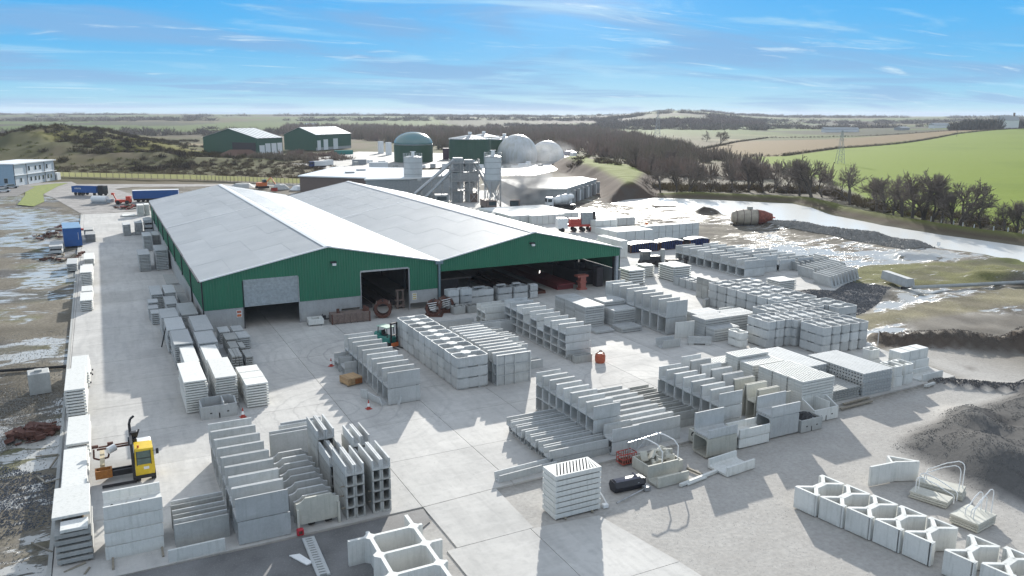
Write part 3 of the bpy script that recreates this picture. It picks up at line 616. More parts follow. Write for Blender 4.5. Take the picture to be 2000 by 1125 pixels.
for i, (x, y, l) in enumerate(((51.2,103,14),(54.6,101.5,18))):
    e = empty('steel_tray', (x, y, 0), ('low red-edged steel tray nearest the cabin on the shed floor', 'wider low red-edged steel tray further from the cabin on the shed floor')[i], 'tray', 'steel trays on the shed floor')
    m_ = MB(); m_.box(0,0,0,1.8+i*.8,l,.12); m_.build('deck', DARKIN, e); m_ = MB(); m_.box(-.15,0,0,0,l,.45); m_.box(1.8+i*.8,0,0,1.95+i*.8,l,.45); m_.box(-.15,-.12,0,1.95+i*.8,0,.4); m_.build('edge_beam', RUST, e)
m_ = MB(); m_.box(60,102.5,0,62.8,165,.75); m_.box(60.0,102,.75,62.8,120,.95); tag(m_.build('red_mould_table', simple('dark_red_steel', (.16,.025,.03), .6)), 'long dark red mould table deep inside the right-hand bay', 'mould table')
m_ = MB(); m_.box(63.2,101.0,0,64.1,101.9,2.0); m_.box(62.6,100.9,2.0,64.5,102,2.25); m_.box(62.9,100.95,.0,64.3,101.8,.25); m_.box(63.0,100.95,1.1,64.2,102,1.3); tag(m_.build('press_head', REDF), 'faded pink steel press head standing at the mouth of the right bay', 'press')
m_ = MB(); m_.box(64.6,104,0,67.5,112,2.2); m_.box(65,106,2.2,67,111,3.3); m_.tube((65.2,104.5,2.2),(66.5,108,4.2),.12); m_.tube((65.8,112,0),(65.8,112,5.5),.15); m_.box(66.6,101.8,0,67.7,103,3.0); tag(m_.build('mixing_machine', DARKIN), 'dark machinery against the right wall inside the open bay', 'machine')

# ------------------------------------------------------------------ tarred details further off
def windowed(e, face, mat_w, mat_g):
    """face: list of (x,y,z,w,h,ax) windows; frame with pane"""
    for x, y, z, w_, h_, ax in face:
        m_ = MB(); t = .06
        if ax == 'y-': bx = (x-w_/2, y-.06, z, x+w_/2, y-.002, z+h_); gl_ = (x-w_/2+t, y-.07, z+t, x+w_/2-t, y-.061, z+h_-t)
        elif ax == 'x-': bx = (x-.06, y-w_/2, z, x-.002, y+w_/2, z+h_); gl_ = (x-.07, y-w_/2+t, z+t, x-.061, y+w_/2-t, z+h_-t)
        else: bx = (x+.002, y-w_/2, z, x+.06, y+w_/2, z+h_); gl_ = (x+.061, y-w_/2+t, z+t, x+.07, y+w_/2-t, z+h_-t)
        m_.box(*bx); o = m_.build('window', mat_w, e); m_ = MB(); m_.box(*gl_); m_.build('pane', mat_g, o)
# two-storey white office: long face looks right, end faces the camera
p0 = Vector((-27.4, 337.6)); p1 = Vector((-15.4, 363.0)); dr = (p1-p0); ln = dr.length; az = math.atan2(dr.y, dr.x)
e = empty('office_block', (p0.x, p0.y, 0), 'white two-storey modular office block at the far left', 'office', None, az)
OFF = simple('office_panel', (.55,.60,.64), .5, 0, .08); OFFD = simple('office_blue_panel', (.30,.42,.52), .5, 0, .08)
m_ = MB(); m_.box(0,0,.0,ln*.97,14,3.7); m_.box(0,0,3.85,ln*.97,14,7.6); m_.build('wall', OFF, e)
m_ = MB(); m_.box(-.12,-.02,.0,-.01,14,7.6); m_.build('end_wall', OFFD, e)
m_ = MB(); m_.box(-.2,-.5,3.7,ln,0,3.85); m_.build('canopy', WHITE, e); m_ = MB(); m_.box(-.3,-.5,7.6,ln+.2,14.3,7.95); m_.build('roof', WHITE, e)
for x in (0,8.0,20.2,ln*.97): m_ = MB(); m_.tube((x,-.12,0),(x,-.12,7.6),.1,6); m_.build('downpipe', DARK, e)
wins = [(x,0,4.9,1.2,1.7,'y-') for x in (9.8,14.2,17.3,22.0)]+[(x,0,1.1,1.2,1.6,'y-') for x in (4,10.5,13.5,16,18.8,22.3,24.4)]
wins += [(-.12,y,1.0,1.4,1.8,'x-') for y in (3,6)]
windowed(e, wins, WHITE, GLASS)
m_ = MB(); m_.box(-.2,9,0,-.13,10.4,2.4); m_.build('door', DARK, e)
m_ = MB(); m_.box(ln*.99,-.5,0,ln*.99+2.6,3,2.8); tag(m_.build('store_cabin', WHITE, None, loc=(p0.x,p0.y,0), rz=az), 'small white cabin at the right end of the office block', 'cabin')
# cars
CARP = {'white': simple('car_white', (.70,.71,.73), .25), 'silver': simple('car_silver', (.42,.44,.47), .3, .5)}
def car(x, y, a, c_, label):
    e = empty('parked_car', (x, y, HZ(x,y)*0+.06), label, 'car', 'cars parked by the office', a)
    prof = [(-2.1,.3),(2.1,.3),(2.15,.75),(1.2,.92),(.65,1.42),(-1.2,1.45),(-1.95,.95),(-2.15,.85)]
    m_ = MB(); m_.ex('y', prof, -.85, .85); m_.build('body', c_, e)
    m_ = MB(); m_.ex('y', [(.66,1.36),(1.1,.97),(-1.7,.97),(-1.15,1.38)], -.87, .87); m_.build('window_band', GLASS, e)
    m_ = MB(); m_.add([(1.17,-.75,.96),(1.17,.75,.96),(.68,.7,1.42),(.68,-.7,1.42)], [(0,1,2,3)]); m_.build('windscreen', GLASS, e)
    for sx in (-1.3,1.3):
        for sy in (-.8,.8):
            m_ = MB(); m_.tube((sx,sy-.1,.32),(sx,sy+.1,.32),.33,12); m_.build('wheel', RUBBER, e)
for i, (px, py, c_, t) in enumerate(((6,376,'white','white car nearest the camera, part cut by the left edge'),(22,368,'silver','silver car second from the front of the office row'),(14,360,'white','white car third back in front of the office end'),(2,356,'silver','silver car closest to the office door'))):
    x, y = at(px, py); car(x, y, R_(20), CARP[c_], t)
# blue tipper trailer with its cab
def wheels(e, xs_, y0, y1, r=.5):
    for x in xs_:
        for y in (y0, y1):
            m_ = MB(); m_.tube((x,y-.14,r),(x,y+.14,r),r,12); m_.build('wheel', RUBBER, e)
e = empty('tipper_lorry', (-8.6,293.4,0), 'dark blue tipper lorry parked on the approach road', 'lorry', None, R_(-40))
m_ = MB(); m_.box(0,0,.9,9.2,.08,2.9); m_.box(0,2.4,.9,9.2,2.48,2.9); m_.box(0,0,.9,9.2,2.48,1.0); m_.box(0,0,.9,.08,2.48,2.9); m_.box(9.1,0,.9,9.2,2.48,3.0); m_.build('tipper_body', BLUE, e)
m_ = MB()
for i, x in enumerate((1.2,1.7,2.2,2.7,3.2)): m_.box(x,-.012,2.0,x+.3,-.003,2.5 if i%2 else 2.42)
m_.build('lettering', simple('lettering_white', (.6,.6,.6), .6), e)
m_ = MB(); m_.cbox(9.6,.05,.6,11.6,2.4,3.3,.15); m_.build('cab', DARK, e); m_ = MB(); m_.box(11.6,.25,1.9,11.63,2.2,3.0); m_.build('windscreen', GLASS, e); wheels(e, (1.2,2.5,3.8,8.2,10.6), .2, 2.25)
e = empty('blue_container', (7.9,262.7,0), 'long blue curtain-sided trailer behind the shed corner', 'trailer', None, R_(-8))
m_ = MB(); m_.box(0,0,1.0,12.6,2.5,3.3); m_.build('box_body', BLUE, e); m_ = MB(); m_.box(-.02,-.02,3.3,12.62,2.52,3.42); m_.build('roof', WHITE, e); wheels(e, (1.5,2.8,4.1), .2, 2.3); m_ = MB(); m_.box(.2,-.03,.5,12.3,2.53,.98); m_.build('chassis', DARK, e)
# near blue container by the yard edge
e = empty('blue_store_box', (-7.5,178.0,0), 'tall bright blue container standing on the yard edge with junk round it', 'container', None, R_(3))
m_ = MB(); m_.cbox(0,0,.25,3.1,9.5,3.75,.04); m_.build('box_body', BLUE, e); m_ = MB(); m_.box(-.03,-.03,3.75,3.13,9.53,3.85); m_.build('roof', simple('pale_blue_paint', (.14,.28,.45), .5), e)
for i in range(5): m_ = MB(); m_.box(3.1,.4+i*1.9,.3,3.16,.5+i*1.9,3.7); m_.build('rib', BLUED, e)
m_ = MB(); m_.tube((2.55,-.03,1.5),(2.55,-.03,2.9),.03); m_.build('handle', WHITE, e); m_ = MB(); m_.box(0,.2,0,.3,9.3,.25); m_.box(2.8,.2,0,3.1,9.3,.25); m_.build('bearer', WOODG, e)
# skip, white tank on skid, red machine
e = empty('white_plant_skid', (-3.2,264,0), 'pale tank and pump skid beside the tipper lorry', 'tank', None, R_(-35))
m_ = MB(); m_.tube((0,1,1.2),(4.6,1,1.2),1.0,16); m_.build('tank', WHITE, e); m_ = MB(); m_.box(-.3,.2,0,5.0,1.8,.3); m_.box(4.8,.2,.3,6.2,1.7,1.3); m_.build('frame', STEEL, e)
e = empty('red_farm_machine', (3.0,258,0), 'bright orange-red agricultural machine among scrap by the road', 'machine', None, R_(-20))
m_ = MB(); m_.box(0,0,.6,4.2,1.8,1.3); m_.box(3.0,.2,1.3,4.2,1.6,2.3); m_.tube((.2,.9,1.2),(-.6,.9,3.0),.18); m_.box(-1,.6,2.7,-.3,1.3,3.3); m_.build('body', simple('bright_red_paint', (.62,.07,.03), .5), e); wheels(e, (.8,3.4), 0, 1.8, .6)
def junk(name, cx, cy, rx, ry, n, mats, label, cat, hmax=1.2, lmax=2.2, z=0):
    """a heap of separate scrap pieces; each piece is a part"""
    e = empty(name, (cx, cy, z), label, cat)
    for i in range(n):
        x, y = random.gauss(0, rx/2), random.gauss(0, ry/2); h_ = max(0, hmax*(1-math.hypot(x/rx, y/ry)))*random.random()
        m_ = MB(); l = random.uniform(.3, lmax); t = random.choice((.06,.1,.2,.35)); m_.box(-l/2,-t,-t/2,l/2,t,t/2)
        o = m_.build('scrap_piece', random.choice(mats), e, loc=(x, y, h_+t*.7)); o.rotation_euler = (random.uniform(-.3,.3), random.uniform(-.35,.35), random.uniform(0,3.14))
    return e
junk('scrap_heap', 7.2, 247, 3.6, 4, 60, [RUST, RUST, RED, WOODG, TAN], 'rusty scrap heap with leaning timbers behind the slab stacks', 'scrap')
junk('timber_scrap', -8.2, 205, 3, 5, 36, [RUST, WOODG, WHITE, RED], 'red and white scrap pile beyond the blue container', 'scrap')
junk('timber_scrap', -10.5, 196, 3, 3, 24, [RUST, RUST, WOODG], 'flat rusty sheets left of the blue container', 'scrap', .5, 3)
junk('timber_scrap', -7.8, 165, 3.4, 3.2, 34, [RUST, WOODG, COND, TAN], 'mixed timber and slab offcuts in front of the blue container', 'scrap', .8)
junk('rebar_heap', -6.9, 73.6, 1.4, 1.8, 70, [RUST], 'matted pile of dark rusty reinforcing steel on the mud', 'scrap', .7, 1.6, -.15)
# skid of white boards lying beside it
m_ = MB(); m_.add([(-12.0,201,.9),(-8.6,203,.6),(-8.0,199,1.3),(-11,198.5,1.6),(-12.0,201,.8),(-8.6,203,.5),(-8.0,199,1.2),(-11,198.5,1.5)], [(0,1,2,3),(7,6,5,4),(0,4,5,1),(1,5,6,2),(2,6,7,3),(3,7,4,0)]); tag(m_.build('tilted_board', WHITE), 'tilted white board propped on the scrap behind the blue container', 'board')
# yellow hoarding: a panel for each board
def fym():
    m = Mat('pale_yellow_sheet', (.6,.6,.40), .7); t = m.n('ShaderNodeBsdfTranslucent'); t.inputs[0].default_value = (.50,.50,.33,1); x = m.n('ShaderNodeMixShader'); x.inputs[0].default_value = .6; m.l(m.b.outputs[0], x.inputs[1]); m.l(t.outputs[0], x.inputs[2]); m.l(x.outputs[0], m.nt.nodes['Material Output'].inputs[0]); return m.m
FY = fym()
def fence_line(a, b, n, e):
    a, b = Vector(a), Vector(b); d = (b-a)/n; an = math.atan2(d.y, d.x); L_ = d.length
    m_ = MB(); m_.box(.13,-.03,.35,L_-.13,.03,2.1); pm = m_.mesh('fence_panel', FY); m_ = MB(); m_.box(-.09,-.09,0,.09,.09,2.2); qm = m_.mesh('fence_post', WOODG)
    for i in range(n):
        p = a+d*i; link('fence_panel', pm, e, (p.x, p.y, 0), an); link('fence_post', qm, e, (p.x, p.y, 0), an)
e = empty('yellow_hoarding', (0,0,0), 'long pale yellow panel fence along the back road', 'fence')
fence_line(at(112,346), at(385,352), 22, e); fence_line(at(385,352), at(612,361), 30, e)
# hedge bank under the hoarding
# ------------------------------------------------------------------ far green sheds
def gshed(name, bl, br, depth, ev, rgz, label, door, wins, ang):
    e = empty(name, (bl[0], bl[1], 0), label, 'shed', None, ang); w_ = math.hypot(br[0]-bl[0], br[1]-bl[1])
    return e, w_
# near one: long side with white doors faces the camera, gable faces left
def farshed(pr, pl, pb, ev, rgz, label, white_doors, dark_door):
    """pr: right end of the eaves side, pl: corner, pb: far end of gable"""
    L_ = math.hypot(pr[0]-pl[0], pr[1]-pl[1]); an = math.atan2(pr[1]-pl[1], pr[0]-pl[0]); Wd = 5.0; tg = pb[0]/pb[1]
    while Wd < 120 and (pl[0]-math.sin(an)*Wd)/(pl[1]+math.cos(an)*Wd) > tg: Wd += .5
    e = empty('far_green_shed', (pl[0], pl[1], 0), label, 'shed', 'green sheds beyond the scrub', an)
    m_ = MB(); clad(m_, 0, L_, 0, lambda x: 2.0, lambda x: ev, .8, .08); m_.build('side_cladding', GREEN_D, e)
    m_ = MB(); m_.box(0,.1,0,L_,.3,2.0); m_.build('wall_base', CONW, e)
    m_ = MB(); m_.add([(0,0,0),(0,Wd,0),(0,Wd,ev),(0,Wd/2,rgz),(0,0,ev)], [(0,1,2,3,4)] ); m_.add([(L_,0,0),(L_,Wd,0),(L_,Wd,ev),(L_,Wd/2,rgz),(L_,0,ev)], [(4,3,2,1,0)]); m_.add([(0,Wd,0),(L_,Wd,0),(L_,Wd,ev),(0,Wd,ev)], [(3,2,1,0)]); m_.build('gable_wall', GREEN_D, e)
    for s_ in range(2):
        for c_ in range(12):
            xa, xb = -.5+(L_+1)*c_/12+.04, -.5+(L_+1)*(c_+1)/12-.04; y0, y1, z0, z1 = (-.5, Wd/2, ev-.05, rgz+.1) if s_ == 0 else (Wd/2, Wd+.5, rgz+.1, ev-.05)
            m_ = MB(); m_.add([(xa,y0,z0),(xb,y0,z0),(xb,y1,z1),(xa,y1,z1),(xa,y0,z0+.12),(xb,y0,z0+.12),(xb,y1,z1+.12),(xa,y1,z1+.12)], [(0,3,2,1),(4,5,6,7),(0,1,5,4),(1,2,6,5),(2,3,7,6),(3,0,4,7)]); m_.build('roof_sheet', ROOFM if c_%2 else ROOFL, e)
    for a, b, h_ in white_doors: m_ = MB(); m_.box(a*L_,-.2,.1,b*L_,-.1,h_); m_.build('door', WHITE, e)
    if dark_door: a, b, h_ = dark_door; m_ = MB(); m_.box(-.25,a*Wd,0,-.02,b*Wd,h_); m_.build('doorway', DARKIN, e)
    return e
farshed(at(553,302), at(504,305), at(398,291), 10.8, 16.3, 'nearer far green shed with dark doorway and four white doors', [(.07,.27,6.5),(.30,.50,7.5),(.54,.74,7.5),(.78,.97,7.6)], (.03,.45,8))
farshed(at(686,289), at(618,294), at(556,289), 11.0, 16.0, 'further green shed with pale striped roof behind the first', [(.03,.12,7),(.20,.32,7.5),(.47,.60,7.8)], (.1,.4,.1))
m_ = MB(); m_.add([(0,0,0),(28,0,0),(28,10,0),(0,10,0),(8,5,4),(20,5,4)], [(0,1,5,4),(1,2,5),(2,3,4,5),(3,0,4),(3,2,1,0)]); x, y = at(420, 306); tag(m_.build('spoil_pile', simple('brown_soil', (.16,.09,.06), .9), loc=(x, y, 0), rz=-.3), 'brown heap in front of the nearer far green shed', 'heap')
# ------------------------------------------------------------------ biogas tanks
TGREEN = simple('tank_green', (.022,.075,.045), .5, 0, .15, .5, .0)
def domemat():
    m = Mat('dome_membrane', (.10,.20,.20), .22, 0, .8); return m.m
def tankobj(name, px, py, rpx, h_, label, top):
    x, y = at(px, py); D = math.hypot(x, y); r = rpx/FPX*D/math.cos(R_(8)); cx, cy = x+math.sin(math.atan2(x,y))*r, y+math.cos(math.atan2(x,y))*r
    e = empty(name, (cx, cy, 0), label, 'tank'); m_ = MB()
    m_.lathe(0, 0, [(r,0),(r,h_)], 48); m_.build('wall', TGREEN, e, smooth=False)
    m_ = MB(); m_.lathe(0, 0, [(r+.15,h_-.3),(r+.15,h_)], 48); m_.build('rim', STEEL, e)
    if top == 'dome': m_ = MB(); m_.lathe(0, 0, [(r*math.cos(t), h_+r*.62*math.sin(t)) for t in [i*math.pi/2/12 for i in range(13)]][:-1]+[(.2,h_+r*.62)], 48); m_.build('dome', domemat(), e, True)
    else:
        m_ = MB(); m_.lathe(0, 0, [(r,h_),(.8,h_+r*.15)], 36); m_.build('roof', simple('roof_grey', (.32,.33,.34), .45, .3), e)
        for i in range(36):
            a = i*math.pi/18; m_ = MB(); m_.tube((r*math.cos(a), r*math.sin(a), h_+.1), (.8*math.cos(a), .8*math.sin(a), h_+r*.15+.1), .16, 4); m_.build('roof_rib', WHITE, e)
        m_ = MB(); m_.lathe(0, 0, [(1,h_+r*.2),(1,h_+r*.22+1.0)], 10); m_.build('vent', WHITE, e)
    return e
tankobj('domed_tank', 808, 318, 37.5, 9.6, 'dark green round tank with a shiny grey-green dome', 'dome')
tankobj('ribbed_tank', 918, 323, 41, 13.3, 'tall dark green tank with ribbed conical roof, left of pair', 'cone')
tankobj('ribbed_tank', 985, 318, 30, 12.5, 'tall dark green tank half hidden behind the white sphere', 'cone')
tankobj('ribbed_tank', 945, 316, 30, 13.6, 'dark green tank with ribbed roof standing behind the left one', 'cone')
m_ = MB(); x, y = at(865, 312); m_.box(0,0,0,14,6,6.5); tag(m_.build('purple_store', simple('dark_purple_cladding', (.05,.02,.05), .6), loc=(x, y, 0), rz=-.4), 'low dark purple store between the domed and ribbed tanks', 'store')
def sphm():
    m = Mat('stained_membrane', (.5,.5,.49), .3, 0, .5); n = m.noise(m.coord('World', (.5,.5,.07)), 1, 5, .65, .5); m.col(m.mix(m.rng(n, .42, .62), (.52,.53,.53), (.42,.42,.38))); return m.m
SPH = sphm()
def ball(px, pyb, rpx, hh, label, off, nm):
    x, y = at(px, pyb); D = math.hypot(x, y); r = rpx/FPX*D; a = math.atan2(x, y); cx, cy = x+math.sin(a)*r*.8, y+math.cos(a)*r*.8; cz = hh-r
    P = []; t0 = math.asin(max(-1, -cz/r)); 
    for i in range(17): t = t0+(math.pi/2-t0)*i/16; P.append((max(.15, r*math.cos(t)), cz+r*math.sin(t)))
    e = empty(nm, (cx, cy, 0), label, 'gas holder'); m_ = MB(); m_.lathe(0, 0, P, 48); m_.build('membrane', SPH, e, True)
    m_ = MB(); m_.lathe(0, 0, [(P[0][0]+.5, 0), (P[0][0]+.5, .8)], 40); m_.build('ring_base', CONW, e); return e
ball(1010, 320, 40, 15.3, 'large white spherical gas holder with grey stain streaks', 0, 'gas_holder')
ball(1068, 317, 34, 11.6, 'lower pale gas holder dome right of the large sphere', 0, 'gas_holder')
# yard building with the white roof, left of the silos
WR = simple('white_roof_sheet', (.72,.73,.73), .35, 0, .08)
def flatb(name, pts, h_, wall, roof, label, cat='building', over=.6):
    """building on a polygon plan, anticlockwise"""
    cx, cy = sum(p[0] for p in pts)/len(pts), sum(p[1] for p in pts)/len(pts)
    if sum(pts[i-1][0]*pts[i][1]-pts[i][0]*pts[i-1][1] for i in range(len(pts))) < 0: pts = pts[::-1]
    P = [(x-cx, y-cy) for x, y in pts]; e = empty(name, (cx, cy, 0), label, cat)
    m_ = MB(); m_.ex('z', P, 0, h_); m_.build('wall', wall, e)
    m_ = MB(); m_.ex('z', [(x*(1+over/max(4,math.hypot(x,y))), y*(1+over/max(4,math.hypot(x,y)))) for x, y in P], h_, h_+.4); m_.build('roof', roof, e)
    e['_c'] = 0; del e['_c']; return e, P, (cx, cy)
e, P, c_ = flatb('white_roofed_building', [at(585,345,5),at(715,349,5),at(800,352,5),at(800,330,5),at(655,328,5)], 5, TAN, WR, 'low building with a broad glaring white roof behind the shed')
for px, py in ((683,338),(705,333)):
    x, y = at(px, py, 5.4); m_ = MB(); m_.box(-1.5,-1,5.4,1.5,1,5.9); m_.build('roof_vent', GREYP, e, loc=(x-c_[0], y-c_[1], 0))
e, P, c_ = flatb('block_plant', [at(714,352,6),at(800,350,6),at(905,342,6),at(905,332,6),at(740,338,6)], 6, GREYP, WR, 'grey plant building with window strip behind the left silo')
x0, y0 = at(725, 372); x1, y1 = at(800, 369)
for i in range(9):
    t = (i+.5)/9; x, y = x0+(x1-x0)*t-c_[0], y0+(y1-y0)*t-c_[1]; m_ = MB(); m_.box(-.9,-.1,.8,.9,.0,2.0); m_.build('window', GLASS, e, loc=(x, y-.4, 0), rz=math.atan2(y1-y0, x1-x0))
m_ = MB(); d = [at(*p) for p in ((880,327),(1100,320),(1085,333),(1045,343),(880,345))]; sheet('white_apron', d, .06, simple('wet_pale_concrete', (.55,.55,.53), .4, 0, .1, .3)); sheet('stock_apron', [at(*p) for p in ((860,372),(1000,372),(1150,350),(1165,372),(1110,400),(985,425),(860,420))], .02, YM)
sheet('biogas_apron', [at(*p) for p in ((560,318),(700,296),(900,300),(1120,305),(1100,322),(880,328),(640,330))], .05, simple('pale_hardstanding', (.30,.29,.27), .7, 0, .4, .15))
# the long low flat-roofed building with bays on its right side
e, P, c_ = flatb('flat_roofed_building', [(109.5,209),(121.5,203),(148.5,229),(151,242),(119,243)], 4.2, CONW, COND, 'low flat-roofed concrete building with loading bays beyond the stock yard', over=.3)
for i in range(7):
    t = (i+.5)/7; x, y = 121.5+27*t-c_[0], 203+26*t-c_[1]; m_ = MB(); m_.rbox(x+.3, y-.3, 0, 3.2, 2.2, .5, R_(44)); m_.build('bay_door', DARKIN if i%2 else WHITE, e); m_ = MB(); m_.rbox(x+1.9+.3, y+1.5-.3, 0, 3.9, .5, 1.2, R_(44)); m_.build('pier', CONW, e)
m_ = MB(); P2 = [(109.5,209),(121.5,203),(148.5,229)]
for a, b in zip(P2, P2[1:]): m_.tube((a[0]-c_[0],a[1]-c_[1],4.75),(b[0]-c_[0],b[1]-c_[1],4.75),.15,4)
m_.build('parapet_trim', WHITE, e)
# silos
def silo(x, y, hc, hb, ht, r, label):
    e = empty('cement_silo', (x, y, 0), label, 'silo', 'white cement silos')
    m_ = MB(); m_.lathe(0, 0, [(.35,hc),(r,hb),(r,ht),(r*.5,ht+.35),(.3,ht+.45)], 28); m_.build('barrel', simple('silo_paint_'+str(int(x)), (.50,.52,.53), .45, .1, .12, .6, 0), e, True).data.polygons.foreach_set('use_smooth', [False]*(28*4+2))
    for z in (hb+.1, hb+(ht-hb)*.28, hb+(ht-hb)*.52, hb+(ht-hb)*.77, ht-.05): m_ = MB(); m_.lathe(0, 0, [(r+.05,z-.07),(r+.05,z+.07)], 28); m_.build('band', GREYP, e)
    for i in range(4):
        a = math.pi/4+i*math.pi/2; m_ = MB(); m_.tube((r*.98*math.cos(a), r*.98*math.sin(a), 0), (r*.98*math.cos(a), r*.98*math.sin(a), hb+.3), .17, 6); m_.build('leg', STEEL, e)
        b = a+math.pi/2; m_ = MB(); m_.tube((r*.98*math.cos(a), r*.98*math.sin(a), .3), (r*.98*math.cos(b), r*.98*math.sin(b), hb*.9), .08, 4); m_.tube((r*.98*math.cos(b), r*.98*math.sin(b), .3), (r*.98*math.cos(a), r*.98*math.sin(a), hb*.9), .08, 4); m_.build('brace', STEEL, e)
    m_ = MB()
    for i in range(16):
        a, b = i*math.pi/8, (i+1)*math.pi/8
        m_.tube((r*math.cos(a), r*math.sin(a), ht), (r*math.cos(a), r*math.sin(a), ht+1.1), .04, 4)
        for z in (.55, 1.1): m_.tube((r*math.cos(a), r*math.sin(a), ht+z), (r*math.cos(b), r*math.sin(b), ht+z), .035, 4)
    m_.build('guard_rail', STEEL, e); m_ = MB(); m_.cbox(-.4,-.4,ht+.3,.4,.4,ht+1.6); m_.cbox(-.9,-.15,ht+1.6,.9,.15,ht+1.75); m_.build('filter', WHITE, e)
    m_ = MB(); 
    for s_ in (-.25,.25): m_.tube((-r-.25,s_,0),(-r-.25,s_,ht+1.2),.04,4)
    for i in range(int(ht/.6)): m_.tube((-r-.25,-.25,i*.6+.5),(-r-.25,.25,i*.6+.5),.03,4)
    m_.build('ladder', STEEL, e); return e
silo(88.6,243,2.5,5.2,12.6,2.9,'left cement silo, banded and pale, beside the conveyor')
silo(97.2,202.5,4.5,8.0,14.5,2.35,'right cement silo on tall legs next to the batching tower')
# batching tower with conveyors
e = empty('batching_tower', (97.5,223,0), 'grey lattice concrete batching tower with conveyors to both sides', 'batching plant', None, R_(-18))
LAT = simple('lattice_steel', (.38,.38,.38), .6, .1)
m_ = MB()
for x in (-4,-1.3,1.3,4):
    for y in (-2.5,2.5): m_.box(x-.15,y-.15,0,x+.15,y+.15,12.2)
m_.build('column', LAT, e)
for z in (3.4,6.3,9.2,11.6):
    m_ = MB(); m_.box(-4.4,-2.9,z,4.4,2.9,z+.2); m_.build('deck', LAT, e); m_ = MB()
    for x0_, y0_, x1_, y1_ in ((-4.4,-2.9,4.4,-2.9),(4.4,-2.9,4.4,2.9),(-4.4,2.9,-4.4,-2.9)):
        for k in (.55,1.1): m_.tube((x0_,y0_,z+k),(x1_,y1_,z+k),.04,4)
        for t in range(9): m_.tube((x0_+(x1_-x0_)*t/8,y0_+(y1_-y0_)*t/8,z),(x0_+(x1_-x0_)*t/8,y0_+(y1_-y0_)*t/8,z+1.1),.035,4)
    m_.build('guard_rail', LAT, e)
m_ = MB()
for x0_, x1_ in ((-4,-1.3),(-1.3,1.3),(1.3,4)):
    for z0_, z1_ in ((0,3.4),(3.4,6.3),(6.3,9.2),(9.2,11.6)): m_.tube((x0_,-2.5,z0_),(x1_,-2.5,z1_),.1,4); m_.tube((x1_,-2.5,z0_),(x0_,-2.5,z1_),.1,4)
m_.build('brace', LAT, e)
m_ = MB(); m_.cbox(-4.2,-2.2,3.7,-2.2,1.8,8.9,.1); m_.build('weigh_hopper', GREYP, e); m_ = MB(); m_.cbox(.3,-1.9,.2,2.4,1.9,5.9,.1); m_.build('mixer_housing', CONW, e); m_ = MB(); m_.cbox(-2.0,-2.35,6.5,3.9,-2.05,9.0,.05); m_.build('side_sheeting', LAT, e); m_ = MB(); m_.cbox(-3.4,-1.8,9.4,-.4,1.8,13.2,.1); m_.cbox(0,-1.8,9.4,2.6,1.8,12.6,.1); m_.build('hopper', GREYP, e); m_ = MB(); m_.lathe(2.8, -1, [(.5,4.5),(1.3,6.6),(1.3,9.1),(.4,9.6)], 16); m_.lathe(-1.6, -1, [(.5,5),(1.3,6.4),(1.3,9.0),(.4,9.5)], 16); m_.build('mixer_drum', STEEL, e)
for ex_, ez_, s_ in ((-15,2.6,1),(-12.8,.6,1)):
    m_ = MB(); m_.tube((ex_,-1.5-s_*.4,ez_),(-3.2,-1.5,12.6 if ez_ > 1 else 10.2),.55,8); m_.build('conveyor', STEEL, e)
m_ = MB(); m_.tube((8.6,-.5,1.4),(2.6,-.5,12.4),.4,8); m_.tube((10.2,-1.2,.4),(4.1,-1.2,11.2),.22,6); m_.build('chute', STEEL, e)
for x in (-13,-10,-7): m_ = MB(); zc_ = 2+(x+15)*.82; m_.tube((x,-2.2,0),(x,-1.5,zc_),.12,5); m_.tube((x+1,-1,0),(x,-1.5,zc_),.12,5); m_.build('trestle', LAT, e)
m_ = MB(); m_.cbox(-3.6,-2.2,.1,-.6,2,3.3,.1); m_.build('control_cabin', GREYP, e); m_ = MB(); m_.cbox(1.2,-2.2,.1,3.8,2,2.6,.1); m_.build('aggregate_bin', TAN, e)
m_ = MB(); m_.box(-9,-3,0,-5,1,2.4); o = m_.build('control_hut', GREYP, e); m_ = MB(); m_.box(-8.4,-3.06,.9,-5.6,-3.01,1.9); m_.build('window', GLASS, o)
# vehicles near the plant
def truck(x, y, a, label, cabm, body, bodym, nm='mixer_lorry', cat='lorry'):
    e = empty(nm, (x, y, 0), label, cat, None, a); m_ = MB(); m_.cbox(0,-1.2,.7,1.9,1.2,3.1,.15); m_.build('cab', cabm, e); m_ = MB(); m_.box(-.03,-1,1.8,0,1,2.8); m_.box(.2,-1.22,1.8,1.4,-1.2,2.7); m_.build('windscreen', GLASS, e)
    m_ = MB(); m_.box(1.9,-1.1,.6,8.4,1.1,.95); m_.build('chassis', DARK, e); wheels(e, (1,3.4,6,7.3), -1.1, 1.1)
    m_ = MB()
    if body == 'drum': m_.tube((2.3,0,1.9),(4.2,0,2.4),.9,14,1.25); m_.tube((4.2,0,2.4),(6.2,0,2.8),1.25,14,1.2); m_.tube((6.2,0,2.8),(8.2,0,3.2),1.2,14,.5)
    else: m_.box(2.1,-1.25,.95,8.6,1.25,body)
    m_.build('drum' if body == 'drum' else 'box_body', bodym, e, body == 'drum'); return e
truck(111.5,197.6,R_(-12),'white-drum concrete mixer lorry parked by the flat-roofed building', WHITE, 'drum', WHITE)
truck(99.3,193.5,R_(60),'dark cab lorry standing under the right silo', DARK, 2.6, TAN, 'flatbed_lorry')
truck(94.0,196,R_(80),'brown bodied lorry beneath the batching tower', TAN, 2.8, TAN, 'flatbed_lorry')
truck(*at(605,328),R_(8),'white box lorry with blue cab beyond the yellow hoarding', BLUED, 3.2, WHITE, 'box_lorry')
